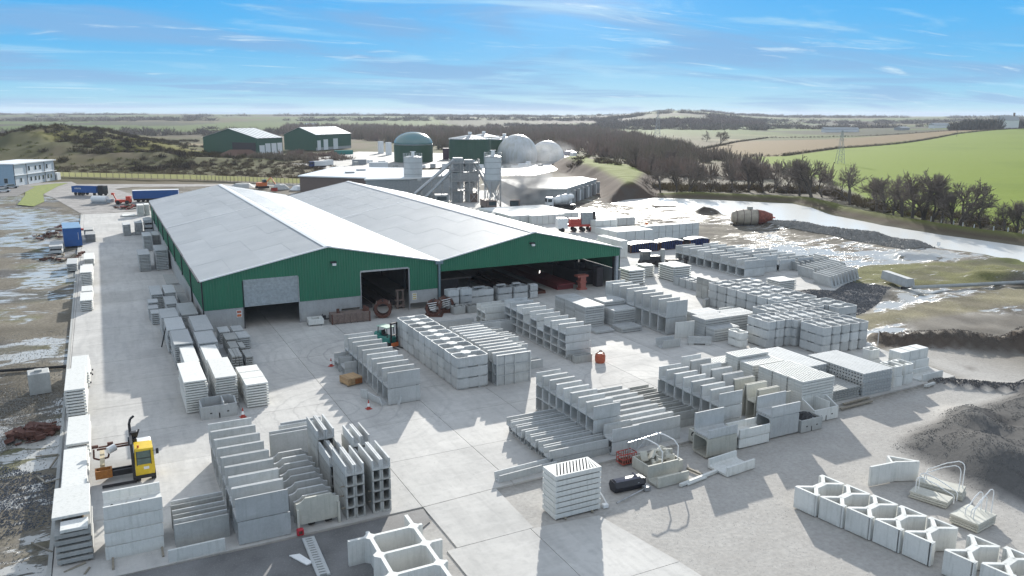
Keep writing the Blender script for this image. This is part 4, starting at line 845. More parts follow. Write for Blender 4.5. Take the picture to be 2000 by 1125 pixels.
for i, (px, py, l, c_, t) in enumerate(((722,328,9,WHITE,'long white container left of the domed tank base'),(690,322,7,GREYP,'grey container behind the long white one'),(655,302,12,TEAL,'flat green container beyond the white box lorry'),(742,300,3,WHITE,'upright white tank tower near the domed tank'),(758,303,3,WHITE,'second upright white tank closer to the domed tank'),(1108,303,9,BLUED,'dark blue container at the edge of the gas holders'),(1120,306,5,WHITE,'white van-sized container beside the dark blue one'),(640,323,5,WHITE,'small white container beyond the lorry'))):
    x, y = at(px, py); m_ = MB(); m_.cbox(0,0,0,l,2.6,2.6 if i < 3 or i > 4 else 8,.08); tag(m_.build('container', c_, loc=(x, y, .05), rz=R_(-10+i*7)), t, 'container')
for i in range(16):
    px = 700+i*24+random.uniform(-6,6); py = 322+random.uniform(-4,5)
    if 770 < px < 1000 and py < 326: py = 328
    x, y = at(px, py); m_ = MB(); m_.cbox(0,0,0,random.uniform(2,5),2,random.uniform(1,2.2),.08); tag(m_.build('pallet_of_blocks', WHITE if i%3 else COND, loc=(x, y, .05), rz=random.random()), 'pale pallet of blocks, %s from the left on the glaring apron behind the plant' % (NTH+['sixteenth'])[i], 'pallet', 'pallets of blocks on the far apron')
# small digger + rubble behind the shed
e = empty('tracked_digger', (50.5,293,0), 'dark tracked excavator working beside the yellow hoarding', 'excavator', None, R_(15))
m_ = MB(); m_.cbox(-2,-1.4,.1,2,-.8,.9,.1); m_.cbox(-2,.8,.1,2,1.4,.9,.1); m_.build('track', RUBBER, e); m_ = MB(); m_.cbox(-1.8,-1.2,.9,1.4,1.2,2.1,.1); m_.build('body', ORANGE, e); m_ = MB(); m_.cbox(.0,-1.2,2.1,1.2,0,3.1,.05); m_.build('cab', GLASS, e); m_ = MB(); m_.path([(1.2,.4,1.6),(3.6,.4,3.6),(5.4,.4,1.0)],.2,5); m_.build('boom', ORANGE, e)
for i, (x, y, r, h_, mt) in enumerate(((56,289,3.5,1.8,COND),(61,284,3,1.5,WHITE),(64,291,2.6,1.6,COND),(45,301,5,1.6,COND))):
    m_ = MB(); n_ = 10; V = [(r*random.uniform(.8,1.1)*math.cos(t*.628), r*random.uniform(.8,1.1)*math.sin(t*.628), -.1) for t in range(n_)]+[(r*.5*math.cos(t*.628), r*.5*math.sin(t*.628), h_*random.uniform(.7,.9)) for t in range(n_)]+[(0,0,h_)]
    m_.add(V, [(t,(t+1)%n_,n_+(t+1)%n_,n_+t) for t in range(n_)]+[(n_+t,n_+(t+1)%n_,2*n_) for t in range(n_)]); tag(m_.build('rubble_heap', mt, loc=(x, y, 0)), ('grey rubble heap right of the excavator','white rubble heap furthest right of the excavator','grey rubble heap behind the white one','low grey heap left of the excavator')[i], 'heap')
e = empty('barrow_of_red_sacks', (51.5,281,0), 'small bright red bin among the rubble near the excavator', 'bin'); m_ = MB(); m_.cbox(0,0,0,2,1.4,1.1,.1); m_.build('body', RED, e); m_ = MB(); m_.box(-.05,-.05,1.1,2.05,1.45,1.2); m_.build('lid', DARK, e)
# ------------------------------------------------------------------ vegetation
BARK = simple('bark', (.12,.10,.085), .9, 0, .3, 4, .15); TWIG = simple('twigs', (.22,.18,.15), .9, 0, .25, 1, .2); TWIGB = simple('brown_twigs', (.125,.078,.066), .9, 0, .3, .02, .2)
def bare_tree(seed, H_, spread=.5, depth=5, trunk_h=.22, fine=True):
    r_ = random.Random(seed); W = MB(); T = MB()
    def grow(p, d, l, r, k):
        n = 3 if k < 2 else 2; pts = [p]
        for i in range(n):
            d = (d+Vector((r_.gauss(0,.13), r_.gauss(0,.13), r_.gauss(.03,.08)))).normalized(); p = p+d*(l/n); pts.append(p)
        m = W if k < 3 else T
        for i in range(n): 
            ra, rb = r*(1-.35*i/n), r*(1-.35*(i+1)/n); m.tube(pts[i], pts[i+1], ra, 5 if k < 2 else 3, rb, cap=False)
        if k >= depth: return
        nb = r_.choice((3,3,4)) if k < depth-1 else r_.choice((4,5))
        for b in range(nb):
            t = 1 if b == 0 else r_.uniform(.35, 1); bp = pts[-1] if t > .9 else pts[max(1, int(t*n))]
            ax = d.orthogonal().normalized(); ax.rotate(Matrix.Rotation(r_.uniform(0, 6.283), 3, d)); ang = r_.uniform(.25, .8) if b else r_.uniform(.05, .3)
            nd = d*math.cos(ang)+ax*math.sin(ang)*(.8+spread); nd.z += .10-(.12 if k > 2 else 0); nd.normalize()
            grow(bp, nd, l*r_.uniform(.6, .82), r*(.62 if b else .72), k+1)
    grow(Vector((0,0,-.3)), Vector((r_.gauss(0,.05), r_.gauss(0,.05), 1)), H_*trunk_h, H_*.021, 0)
    return W, T
def finish(WT, nm):
    out = []
    for mb_, n_, mt in zip(WT, ('trunk', 'crown'), (BARK, TWIG)): out.append(mb_.mesh(nm+'_'+n_, mt))
    return out
TREES = []
for i, (H_, sp, tr) in enumerate(((11,.5,.24),(12,.35,.22),(10,.65,.2),(11,.45,.27))):
    W, T = bare_tree(11+i*7, H_, sp, 6, tr)
    for v_ in (W, T): pass
    zt = max(v[2] for v in T.v); s_ = H_/zt
    for mb_ in (W, T): mb_.v = [(a*s_, b*s_, c*s_) for a, b, c in mb_.v]
    TREES.append((finish((W, T), 'bare_tree'), H_))
tree_n = 0
def tree(x, y, h_, var, label, group, nm='bare_tree'):
    (a, b), H_ = TREES[var%4]; e = empty(nm, (x, y, HZ(x, y)), label, 'tree', group, (x*7+y*3)%6.28); s_ = h_/H_
    o = link('trunk', a, e); o2 = link('crown', b, e); e.scale = (s_*random.uniform(.95,1.15), s_*random.uniform(.95,1.15), s_); return e
# trees along the far bank of the pond, left to right; label says where in the line
line = [(1290,376,50),(1322,377,54),(1345,377,60),(1386,376,50),(1428,374,62),(1463,374,66),(1490,374,58),(1512,376,55),(1536,377,48),(1562,382,66),(1584,388,78),(1606,384,62),(1660,399,72)]
for i, (px, py, hp) in enumerate(line):
    x, y = at(px, py); h_ = hp/FPX*math.hypot(x, y)*1.05
    if i == len(line)-1: lb = 'lone bare tree standing clear against the bright green field'
    else: lb = 'bare tree, %s from the left in the line behind the pond' % ORD[i].replace('lowest', 'first')
    tree(x, y, h_, i, lb, 'bare trees along the pond bank')
line2 = [(1712,412,62),(1728,416,66),(1745,420,70),(1762,425,72),(1783,430,84),(1802,432,90),(1822,434,84),(1838,436,70),(1858,438,62),(1875,440,80),(1916,446,70)]
for i, (px, py, hp) in enumerate(line2):
    x, y = at(px, py); h_ = hp/FPX*math.hypot(x, y)*1.05
    tree(x, y, h_, i+1, 'bare tree, %s from the left in the dark clump right of the lone tree' % ORD[i].replace('lowest', 'first'), 'bare trees in the right clump')
for i, (px, py, hp) in enumerate(((1962,452,48),(1985,454,58),(2005,456,52),(1945,448,30))):
    x, y = at(px, py); tree(x, y, hp/FPX*math.hypot(x, y)*1.05, i, ('low bare tree at the right edge, left of two','bare tree at the right edge of the view','tree cut by the right edge of the view','small thin tree beside the right-edge group')[i], 'bare trees at the right edge')
for i, (px, py, hp) in enumerate(((1407,279,26),(1380,272,20),(1270,340,44),(1240,345,50),(1312,330,40))):
    x, y = at(px, py); tree(x, y, hp/FPX*math.hypot(x, y)*1.05, i+2, ('round bare tree in the gap beside the brown field','small bare tree left of the round one by the brown field','bare tree at the wood edge above the low hill','taller bare tree at the wood edge','bare tree between the wood and the pond line')[i], 'bare trees at the wood edge')
# scrub and woods: many small crowns joined into one mass each
def cluster_proto(seed, n, col=None):
    """unit twiggy crown (radius ~1, height ~1.6) as thin slivers; returns arrays"""
    r_ = np.random.RandomState(seed); V = []; F = []
    for i in range(n):
        u = r_.normal(size=3); u /= np.linalg.norm(u); rr = r_.uniform(.35, 1)**.6; p = u*rr*[1,1,.75]; p[2] = abs(p[2]+.3)*1.05
        base = np.array([p[0]*.5, p[1]*.5, max(0, p[2]-.55)]); s = np.cross(p-base, r_.normal(size=3)); s = s/(np.linalg.norm(s)+1e-6)*r_.uniform(.02,.05); o = len(V)
        V += [base-s, base+s, p+s*.6, p-s*.6]; F += [(o,o+1,o+2,o+3)]
    for k in range(3):
        a = r_.uniform(0, 6.28); o = len(V); V += [(.05,0,-.9),(-.05,.02,-.9),(.25*math.cos(a)-.03,.25*math.sin(a),.5),(.25*math.cos(a)+.03,.25*math.sin(a),.5)]; F.append((o,o+1,o+2,o+3))
    return np.array(V), np.array(F)
def mass(name, pts, mat, label, cat, nslv=90, zs=1.0):
    """pts: (x, y, z, radius, height)"""
    pr = [cluster_proto(s_, nslv) for s_ in range(5)]; AV = []; AF = []; o = 0
    for i, (x, y, z, r, h_) in enumerate(pts):
        V, F = pr[i%5]; a = i*2.4; c_, s_ = math.cos(a), math.sin(a)
        W = np.stack([(V[:,0]*c_-V[:,1]*s_)*r+x, (V[:,0]*s_+V[:,1]*c_)*r+y, (V[:,2]+ .0)*h_/1.35+z], -1); AV.append(W); AF.append(F+o); o += len(V)
    AV = np.concatenate(AV); AF = np.concatenate(AF); me_ = bpy.data.meshes.new(name)
    me_.vertices.add(len(AV)); me_.vertices.foreach_set('co', AV.ravel().astype(np.float32)); me_.loops.add(AF.size); me_.loops.foreach_set('vertex_index', AF.ravel().astype(np.int32)); me_.polygons.add(len(AF))
    me_.polygons.foreach_set('loop_start', np.arange(0, AF.size, 4, dtype=np.int32)); me_.polygons.foreach_set('loop_total', np.full(len(AF), 4, dtype=np.int32)); me_.update(calc_edges=True)
    me_.materials.append(mat); return tag(link(name, me_), label, cat, None, 'stuff')
def scatter(poly, n, rmin, rmax, hmin, hmax, seed=1, dens=None):
    r_ = np.random.RandomState(seed); xs_ = [p[0] for p in poly]; ys_ = [p[1] for p in poly]
    P = r_.rand(n*6, 2)*[max(xs_)-min(xs_), max(ys_)-min(ys_)]+[min(xs_), min(ys_)]; k = sdist(poly, P[:,0], P[:,1]) > 0
    if dens is not None: k &= dens(P[:,0], P[:,1])
    P = P[k][:n]; Z = height(P[:,0], P[:,1]); R = r_.uniform(rmin, rmax, len(P)); Hh = r_.uniform(hmin, hmax, len(P))
    return [(P[i,0], P[i,1], Z[i], R[i], Hh[i]) for i in range(len(P))]
def twigmass(nm, c1, c2, sc):
    m = Mat(nm, c1, .95, 0, .1); n = m.noise(m.coord('World'), sc, 4, .6); m.col(m.mix(m.rng(n, .38, .62), c1, c2)); return m.m
WOODM = twigmass('wood_twigs', (.235,.175,.15), (.17,.15,.11), .012)
SCRUBM = twigmass('scrub_twigs', (.095,.07,.05), (.16,.13,.075), .05); GORSE = twigmass('gorse_foliage', (.040,.030,.026), (.080,.062,.022), .06); GORSEY = twigmass('gorse_green', (.085,.095,.015), (.14,.14,.02), .08)
wood = [at(*p) for p in ((545,258),(700,268),(780,278),(870,292),(1110,300),(1180,308),(1270,332),(1330,330),(1330,300),(1240,262),(1150,252),(900,252),(700,248),(560,248))]
mass('bare_wood', scatter(wood, 1500, 4, 7.5, 11, 17, 5), WOODM, 'broad brown belt of leafless woodland behind the tanks', 'wood', 80)
wood2 = [at(*p) for p in ((1150,290),(1200,318),(1290,345),(1420,352),(1500,352),(1640,362),(1640,350),(1480,322),(1370,300),(1335,285),(1250,270))]
mass('bare_wood', scatter(wood2, 230, 3.5, 6, 8, 12, 8), WOODM, 'bare woodland between the gas holders and the green field', 'wood', 110)
mass('bank_scrub', scatter([at(*p) for p in ((1250,372),(1600,378),(1700,410),(1880,440),(2000,458),(2000,448),(1900,425),(1720,398),(1600,366),(1300,360))], 420, 1.4, 2.6, 1.2, 3.2, 9), SCRUBM, 'low brown scrub under the trees along the pond', 'scrub', 60)
mass('gorse_bank', scatter([(-150,420),(-150,640),(-60,860),(100,900),(110,560),(70,430),(20,395),(-30,400)], 2100, 2.0, 4.5, 1.2, 4.0, 10, lambda X, Y: fbm(X, Y, 55, 6)*1+fbm(X, Y, 18, 77)*.7 > -.02), GORSE, 'dark gorse and bramble covering the old spoil heaps', 'scrub', 60)
mass('gorse_bank', scatter([(-150,420),(-120,640),(-20,700),(40,560),(30,430)], 300, 1.5, 3.0, 1.0, 2.0, 11), GORSEY, 'brighter green gorse patches on the old spoil heaps', 'scrub', 50)
mass('roadside_scrub', scatter([at(*p) for p in ((110,340),(420,346),(610,352),(680,330),(600,318),(380,320),(120,328))], 520, 1.2, 3.0, .8, 2.6, 12), SCRUBM, 'brown scrub between the yellow hoarding and the heaps', 'scrub', 60)
mass('shed_scrub', scatter([at(*p) for p in ((470,316),(600,318),(690,312),(640,300),(560,302),(500,308))], 110, 2, 4.5, 2, 6, 13), WOODM, 'bare brown bushes in front of the far green sheds', 'scrub', 90)
mass('hill_bushes', scatter([at(*p) for p in ((1100,335),(1180,345),(1290,350),(1260,335),(1150,322))], 34, 1.6, 3.4, 1.6, 3.4, 14), SCRUBM, 'rounded bushes on the grassy mound behind the flat building', 'scrub', 110)
# hedges and tree lines of the far country
def along(pts, step, r, h_, jit=0):
    out = []
    for a, b in zip(pts, pts[1:]):
        n = max(1, int(math.hypot(b[0]-a[0], b[1]-a[1])/step))
        for i in range(n): t = i/n; x, y = a[0]+(b[0]-a[0])*t+random.uniform(-jit,jit), a[1]+(b[1]-a[1])*t+random.uniform(-jit,jit); out.append((x, y, HZ(x, y), r*random.uniform(.8,1.2), h_*random.uniform(.7,1.2)))
    return out
HEDGE = twigmass('hedge_twigs', (.055,.045,.03), (.075,.065,.035), .05)
hd = along([at(*p) for p in ((1335,296),(1400,303),(1456,305),(1530,304),(1640,287),(1750,278),(1868,267),(2000,262))], 5, 3, 3.2)+along([at(*p) for p in ((1340,298),(1400,283),(1440,273),(1500,265),(1700,264),(1870,262))], 6, 3, 3)
mass('field_hedge', hd, HEDGE, 'dark clipped hedges round the brown and green fields', 'hedge', 46)
mass('far_woods', [], HEDGE, None, None) if 0 else None
fw = []
r_ = np.random.RandomState(4)
for ang0, ang1, d0, d1, n, r, h0, h1 in ((-12,66,950,1300,520,9,7,13),(-12,66,1500,1900,420,14,8,13),(-12,66,2300,2700,420,22,9,15),(-12,66,3500,4300,620,34,10,20),(33,44,1800,2400,420,20,10,18),(44,66,1000,1500,260,11,9,16),(54,66,850,1100,60,9,10,18)):
    A = np.radians(r_.uniform(ang0, ang1, n*3)); Dd = r_.uniform(d0, d1, n*3); X, Y = np.sin(A)*Dd, np.cos(A)*Dd
    k = (fbm(X, Y, 420, 33, 3) > .02) & (sdist(GREEN, X, Y) < -5) & (sdist(BROWN, X, Y) < -5); X, Y = X[k][:n], Y[k][:n]; Z = height(X, Y)
    fw += [(X[i], Y[i], Z[i], r*r_.uniform(.7,1.4), r_.uniform(h0, h1)) for i in range(len(X))]
mass('far_woods', fw, twigmass('far_tree_twigs', (.10,.095,.07), (.13,.10,.085), .004), 'scattered far woods and hedgerow trees towards the skyline', 'wood', 60)
# farm buildings far off
for i, (px, py, l, h_, c_, t) in enumerate(((1610,258,55,8,WHITE,'long white barn far off beyond the brown field'),(1823,257,30,9,WHITE,'pale farmhouse far off among the right-hand trees'),(1180,232,60,10,WHITE,'white farm shed on the distant hillside'),(1760,258,20,6,GREYP,'small grey barn right of the long white one'),(600,247,24,7,WHITE,'tiny white house in the far fields at left'))):
    x, y = at(px, py); e = empty('farm_building', (x, y, HZ(x,y)), t, 'building', None, -YAW+R_(i*9)); m_ = MB(); m_.box(0,0,0,l,14,h_*.6); m_.build('wall', c_, e); m_ = MB(); m_.ex('x', [(-.5,h_*.6),(14.5,h_*.6),(7,h_)], -.5, l+.5); m_.build('roof', GREYP, e)
x, y = at(1953, 262); e = empty('hill_house', (x, y, HZ(x, y)), 'pale gabled house with chimney among trees on the right skyline', 'house', None, -YAW); m_ = MB(); m_.box(0,0,0,26,12,12); m_.build('wall', WHITE, e); m_ = MB(); m_.ex('x', [(-.5,12),(12.5,12),(6,19)], -.5, 26.5); rr_ = m_.build('roof', GREYP, e); m_ = MB(); m_.box(20,5,17,22,7,23); m_.build('chimney', TAN, rr_)
mass('house_trees', scatter([(x-60,y-20),(x-8,y-15),(x-8,y+50),(x-60,y+60)], 26, 9, 14, 16, 24, 15)+scatter([(x+30,y-10),(x+90,y-40),(x+100,y+40),(x+30,y+40)], 30, 9, 14, 12, 19, 16), twigmass('dark_tree', (.025,.032,.02), (.04,.045,.025), .02), 'dark trees either side of the house on the right skyline', 'trees', 150)
# pylons
def pylon(x, y, h_, label):
    e = empty('pylon', (x, y, HZ(x, y)), label, 'pylon', 'pylons crossing the fields', -YAW); m_ = MB(); b = h_*.11
    for sx in (-1,1):
        for sy in (-1,1): m_.tube((sx*b,sy*b,0),(sx*.12*b,sy*.12*b,h_),h_*.006,4)
    m_.build('mast', STEEL, e); m_ = MB(); k = 7
    for i in range(k):
        z0_, z1_ = h_*i/k, h_*(i+1)/k; a, c_ = b*(1-.88*i/k), b*(1-.88*(i+1)/k)
        m_.tube((-a,-a,z0_),(c_,-c_,z1_),h_*.004,3); m_.tube((a,-a,z0_),(-c_,-c_,z1_),h_*.004,3); m_.tube((-a,a,z0_),(c_,c_,z1_),h_*.004,3); m_.tube((-c_,-c_,z1_),(c_,-c_,z1_),h_*.004,3)
    m_.build('lattice', STEEL, e); m_ = MB()
    for z in (.72,.86,.98): m_.tube((-b*1.6,0,h_*z),(b*1.6,0,h_*z),h_*.005,4)
    m_.build('cross_arm', STEEL, e); return e
x, y = at(1640, 319); pylon(x, y, 18, 'lattice pylon standing in the bright green field'); x, y = at(1284, 262); pylon(x, y, 34, 'tall pale pylon near the skyline hill right of centre')
x, y = at(1868, 270); m_ = MB(); m_.tube((0,0,0),(0,0,9),.25,5); m_.tube((-1.5,0,8.4),(1.5,0,8.4),.12,4); tag(m_.build('pole', BARK, loc=(x,y,0)), 'wooden pole on the hedge between the two fields', 'pole')
# fence posts along the pond bank
for i, (px, py) in enumerate(((1818,432),(1838,437),(1862,440),(1880,444),(1902,448),(1940,452),(1968,455),(1997,458))):
    x, y = at(px, py); m_ = MB(); m_.box(-.09,-.09,-.3,.09,.09,1.3); tag(m_.build('fence_post', WHITE, loc=(x,y,HZ(x,y))), 'pale post, %s from the left on the far pond bank' % ORD[i].replace('lowest','first'), 'post', 'posts on the far pond bank')
for i, (px, py) in enumerate(((1552,436),(1833,478))):
    x, y = at(px, py); e = empty('depth_sign', (x, y, HZ(x,y)), ('small white sign at the pond edge beside the rusty drum','small white sign at the near pond edge further right')[i], 'sign', None, -YAW); m_ = MB(); m_.box(-.05,0,0,.05,.08,1.0); m_.build('post', STEEL, e); m_ = MB(); m_.box(-.35,-.04,.9,.35,0,1.7); m_.build('board', WHITE, e)
# ------------------------------------------------------------------ precast product meshes (origin at the front-left foot)
_c = {}
DARKT = simple('wet_bearer_timber', (.045,.04,.035), .9)  # bearer timber; its dark tone also paints shade into joints and slots
def cached(f):
    def g(*a):
        k = (f.__name__,)+a
        if k not in _c: _c[k] = f(*a)
        return _c[k]
    return g
@cached
def m_slab(w, d, p, mat=0, hole=0):
    """flat slab with a set-back foot so that stacks show dark joints"""
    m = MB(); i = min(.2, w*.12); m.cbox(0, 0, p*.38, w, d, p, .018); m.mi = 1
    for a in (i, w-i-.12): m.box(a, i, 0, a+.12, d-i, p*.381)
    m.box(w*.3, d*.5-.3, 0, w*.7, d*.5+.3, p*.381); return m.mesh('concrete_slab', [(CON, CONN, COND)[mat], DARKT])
@cached
def m_u(L_, W_, H_, t, mat=0, ax='x', Hb=0, bl=0):
    """U channel, long axis along X (or Y); Hb: height of the rear wall; bl: batter of the walls"""
    Hb = Hb or H_; f = min(.12, W_*.12); m = MB()
    pr = [(0+bl*.0,0),(W_,0),(W_+bl,Hb),(W_-t+bl,Hb),(W_-t,t+f),(W_-t-f,t),(t+f,t),(t,t+f),(t-bl,H_),(-bl,H_)]
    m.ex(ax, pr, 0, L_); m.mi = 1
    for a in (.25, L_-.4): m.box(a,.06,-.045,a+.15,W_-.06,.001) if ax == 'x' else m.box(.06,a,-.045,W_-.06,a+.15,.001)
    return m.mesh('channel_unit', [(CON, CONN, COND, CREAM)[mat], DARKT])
@cached
def m_trough(L_, W_, H_, t, tap, mat=0):
    """long feed trough with sloping sides and closed bottom, hollow all along"""
    m = MB(); pr = [(tap,0),(W_-tap,0),(W_,H_),(W_-t,H_),(W_-tap-t,t*1.2),(tap+t,t*1.2),(t,H_),(0,H_)]; m.ex('x', pr, 0, L_); return m.mesh('trough', (CON, CONN, COND, CREAM)[mat])
@cached
def m_box(L_, W_, H_, t, mat=0, ax='x'):
    m = MB(); o = [(0,0),(W_,0),(W_,H_),(0,H_)]; f = .12; i_ = [(t+f,t),(W_-t-f,t),(W_-t,t+f),(W_-t,H_-t-f),(W_-t-f,H_-t),(t+f,H_-t),(t,H_-t-f),(t,t+f)]
    o = [(f,0),(W_-f,0),(W_,f),(W_,H_-f),(W_-f,H_),(f,H_),(0,H_-f),(0,f)]
    V = []; 
    for x in (0, L_):
        V += [(x,y,z) for y,z in o]+[(x,y,z) for y,z in i_]
    F = []
    for i in range(8):
        j = (i+1)%8; F += [(i,16+i,16+j,j),(8+i,8+j,24+j,24+i),(i,j,8+j,8+i),(16+i,24+i,24+j,16+j)]
    F = [f_[::-1] for f_ in F]; m.add(V, F); return m.mesh('box_culvert', (CON, CONN, COND, CREAM)[mat])
def rrect(x0, y0, x1, y1, r, n=3):
    P = []
    for cx, cy, a0 in ((x1-r,y0+r,-90),(x1-r,y1-r,0),(x0+r,y1-r,90),(x0+r,y0+r,180)):
        for i in range(n+1): a = R_(a0+90*i/n); P.append((cx+r*math.cos(a), cy+r*math.sin(a)))
    return P
@cached
def m_tank(L_, W_, H_, mat=0, ax='x', notch=1):
    """rounded water trough: shell, waist in the middle, floor, and a foot notch"""
    m = MB(); t = .1; n0 = .16 if notch else 0
    # outline with a pinched waist on both long sides
    o = rrect(0, 0, L_, W_, .28); nL = len(o)
    def inner(P):
        out = []
        for x, y in P: out.append((L_/2+(x-L_/2)*(1-2*t/L_), W_/2+(y-W_/2)*(1-2*t/W_)))
        return out
    m.shell(o, inner(o), n0, H_)
    m.add([(x,y,n0+.12) for x,y in inner(o)], [tuple(range(nL))])
    m.add([(x,y,n0) for x,y in o], [tuple(range(nL-1,-1,-1))])
    # feet at both ends leave a notch under the middle
    if notch: m.ex('z', [(.06,.2),(L_*.34,.2-.17),(L_*.34,W_-.03),(.06,W_-.2)], 0, n0+.001); m.ex('z', [(L_*.66,.03),(L_-.06,.2),(L_-.06,W_-.2),(L_*.66,W_-.03)], 0, n0+.001); m.box(L_*.36,.14,.04,L_*.64,W_-.14,n0)
    # waist blocks inside
    for y0, y1 in ((t-.01, W_*.27), (W_*.73, W_-t+.01)):
        a, b = (L_*.36, L_*.64) if y0 < .2 else (L_*.64, L_*.36); yy0, yy1 = (y0, y1) if y0 < .2 else (y1, y0)
        m.ex('z', [(L_*.34,yy0),(L_*.66,yy0),(L_*.60,yy1),(L_*.40,yy1)] if y0 < .2 else [(L_*.66,yy0),(L_*.34,yy0),(L_*.40,yy1),(L_*.60,yy1)], n0+.1, H_-.004)
    if ax == 'y': m.v = [(W_-y, x, z) for x, y, z in m.v]
    return m.mesh('water_trough', (CON, CONN, COND)[mat])
@cached
def m_ribbed(L_, W_, H_, mat=0):
    m = MB(); t = .1; pr = [(.1,0),(W_-.12,0),(W_,H_),(W_-t,H_),(W_-.12-t,t),(t+.14,t),(t+.06,H_),(.06,H_)]
    m.ex('x', pr, 0.02, L_-.02)
    for x in (0, L_*.235, L_*.52, L_*.765, L_-.14)[:5]:
        if abs(x-L_*.765) < .01: continue
        m.ex('x', [(-.06,0),(.1,0),(.06,H_),(-.06,H_-.02)], x, x+.14)
    m.box(-.03,-.08,H_-.06,L_+.03,.058,H_+.0); return m.mesh('ribbed_trough', (CON, CONN, COND)[mat])
@cached
def m_slat(L_, W_, H_, n, slant=.0, mat=0, rows=1):
    """slotted cattle slat: side beams, end beams and cross bars with real slots between"""
    m = MB(); b = .11; s = H_*.2; m.mi = 1; m.box(.17,.09,.0,L_-.17,W_-.09,s*.92); m.mi = 0  # dark sheet added under the bars, painting shade in slots and side gaps
    m.box(.04,.06,0,.16,W_-.06,s); m.box(L_-.16,.06,0,L_-.04,W_-.06,s)
    m.box(0,0,s,L_,b,H_); m.box(0,W_-b,s,L_,W_,H_)
    if rows == 2: m.box(b+.0,W_/2-b/2,s,L_-b,W_/2+b/2,H_)
    m.box(0,b,s,b,W_-b,H_); m.box(L_-b,b,s,L_,W_-b,H_)
    for r in range(rows):
        y0 = b if r == 0 else W_/2+b/2; y1 = W_-b if rows == 1 or r else W_/2-b/2
        p = (L_-2*b)/n; g_ = p*.37
        if slant: m.ex('z', [(b,y0),(b+slant*(y1-y0)+.01,y1),(b,y1)], s, H_-.002)
        for i in range(n):
            x = b+i*p+g_; w_ = p-g_; sl = slant*(y1-y0)
            if i == n-1: w_ = L_-b-x; 
            m.add([(x,y0,s),(x+w_,y0,s),(min(x+w_+sl,L_-b),y1,s),(min(x+sl,L_-b-.001),y1,s),(x,y0,H_),(x+w_,y0,H_),(min(x+w_+sl,L_-b),y1,H_),(min(x+sl,L_-b-.001),y1,H_)], [(0,3,2,1),(4,5,6,7),(0,1,5,4),(1,2,6,5),(2,3,7,6),(3,0,4,7)])
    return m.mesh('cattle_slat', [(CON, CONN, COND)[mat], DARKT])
@cached
def m_beam(L_, W_, H_, mat=0, ax='x'):
    """floor beam panel: deck on closely spaced ribs"""
    m = MB(); k_ = max(4, int(L_/.36))
    for i in range(k_): m.box(i*L_/k_+.015,0,H_*.55,(i+1)*L_/k_-.05,W_,H_)
    n = max(2, int(W_/.33))
    for i in range(n): y = (i+.25)*W_/n; m.box(0.02,y,0,L_-.02,y+W_/n*.5,H_*.551)
    return m.mesh('ribbed_slab', (CON, CONN, COND)[mat])
def jit(a): return random.uniform(-a, a)
def put(name, me_, x, y, z, label, cat, group, rz=0):
    o = link(name, me_, None, (x, y, z), rz); return tag(o, label, cat, group)
def slabstack(x, y, w, d, h, n, where, mat=0, color='grey', nm='concrete_slab', j=.03, kind='slab'):
    p = h/n
    for i in range(n):
        top = i == n-1
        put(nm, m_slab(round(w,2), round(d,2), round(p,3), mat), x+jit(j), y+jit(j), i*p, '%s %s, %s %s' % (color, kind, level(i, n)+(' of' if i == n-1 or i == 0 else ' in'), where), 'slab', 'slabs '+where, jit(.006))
def slatstack(x, y, L_, W_, h, n, nb, where, mat=0, slant=.0, rows=1, nm='cattle_slat', color='pale'):
    p = h/n
    for i in range(n):
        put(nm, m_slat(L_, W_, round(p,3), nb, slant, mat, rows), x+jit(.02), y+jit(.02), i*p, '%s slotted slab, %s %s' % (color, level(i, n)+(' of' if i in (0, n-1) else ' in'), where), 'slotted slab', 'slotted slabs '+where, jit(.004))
def urow(x, y, L_, W_, H_, t, n, tiers, where, mat=0, pitch=None, Hb=0, bl=0, skip=(), nm='channel_unit', kind='channel', jx=.05, shift=None, rz=0):
    pitch = pitch or W_+.03
    for k in range(tiers):
        for i in range(n):
            if (k, i) in skip: continue
            tn = ('upper' if k else 'lower') if tiers == 2 else (('bottom', 'middle', 'top')[k] if tiers == 3 else (('bottom','second','third','top')[k] if tiers == 4 else ''))
            sx = shift(i) if shift else 0
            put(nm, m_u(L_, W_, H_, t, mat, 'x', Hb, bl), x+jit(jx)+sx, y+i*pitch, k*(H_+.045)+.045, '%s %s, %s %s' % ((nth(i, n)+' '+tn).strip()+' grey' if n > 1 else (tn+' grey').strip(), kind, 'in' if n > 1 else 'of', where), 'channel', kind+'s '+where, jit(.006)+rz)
# ---------------- left edge of the yard
slabstack(-4.35,49.7,1.9,5.0,2.0,5,'the front left corner stack',2); 
put('concrete_slab', m_slab(1.45,1.2,.3,1), -4.0, 49.65, 2.0, 'small pale block slab set back on the front left corner stack', 'slab', None)
slabstack(-4.45,51.2,2.0,3.9,.5,2,'the overhanging top pair at the front left corner',1,'bright') if 0 else None
o = put('concrete_slab', m_slab(2.0,4.3,.26,1), -4.45, 50.95, 2.0, 'bright wide slab overhanging the front left corner stack', 'slab', None); o.location.z = 2.302
m_ = MB(); m_.box(0,0,0,.1,.9,.3); tag(m_.build('timber_bearer', WOOD, loc=(-4.0,51.6,2.0)), 'timber bearer under the bright overhanging slab', 'timber') ; m_ = MB(); m_.box(0,0,0,.1,3.6,.3); tag(m_.build('timber_bearer', WOOD, loc=(-2.9,51.4,2.0)), 'long timber bearer under the right side of the bright overhanging slab', 'timber')
slabstack(-4.3,57.0,1.55,8.5,1.2,4,'the long flat stack behind the left corner',1,'bright'); slabstack(-4.25,55.3,1.5,1.6,.9,3,'the short low stack joining the left corner pair',1,'bright')
slabstack(-4.25,66.4,1.6,6.4,1.2,4,'the long stack beside the dark rusty pile',1,'bright')
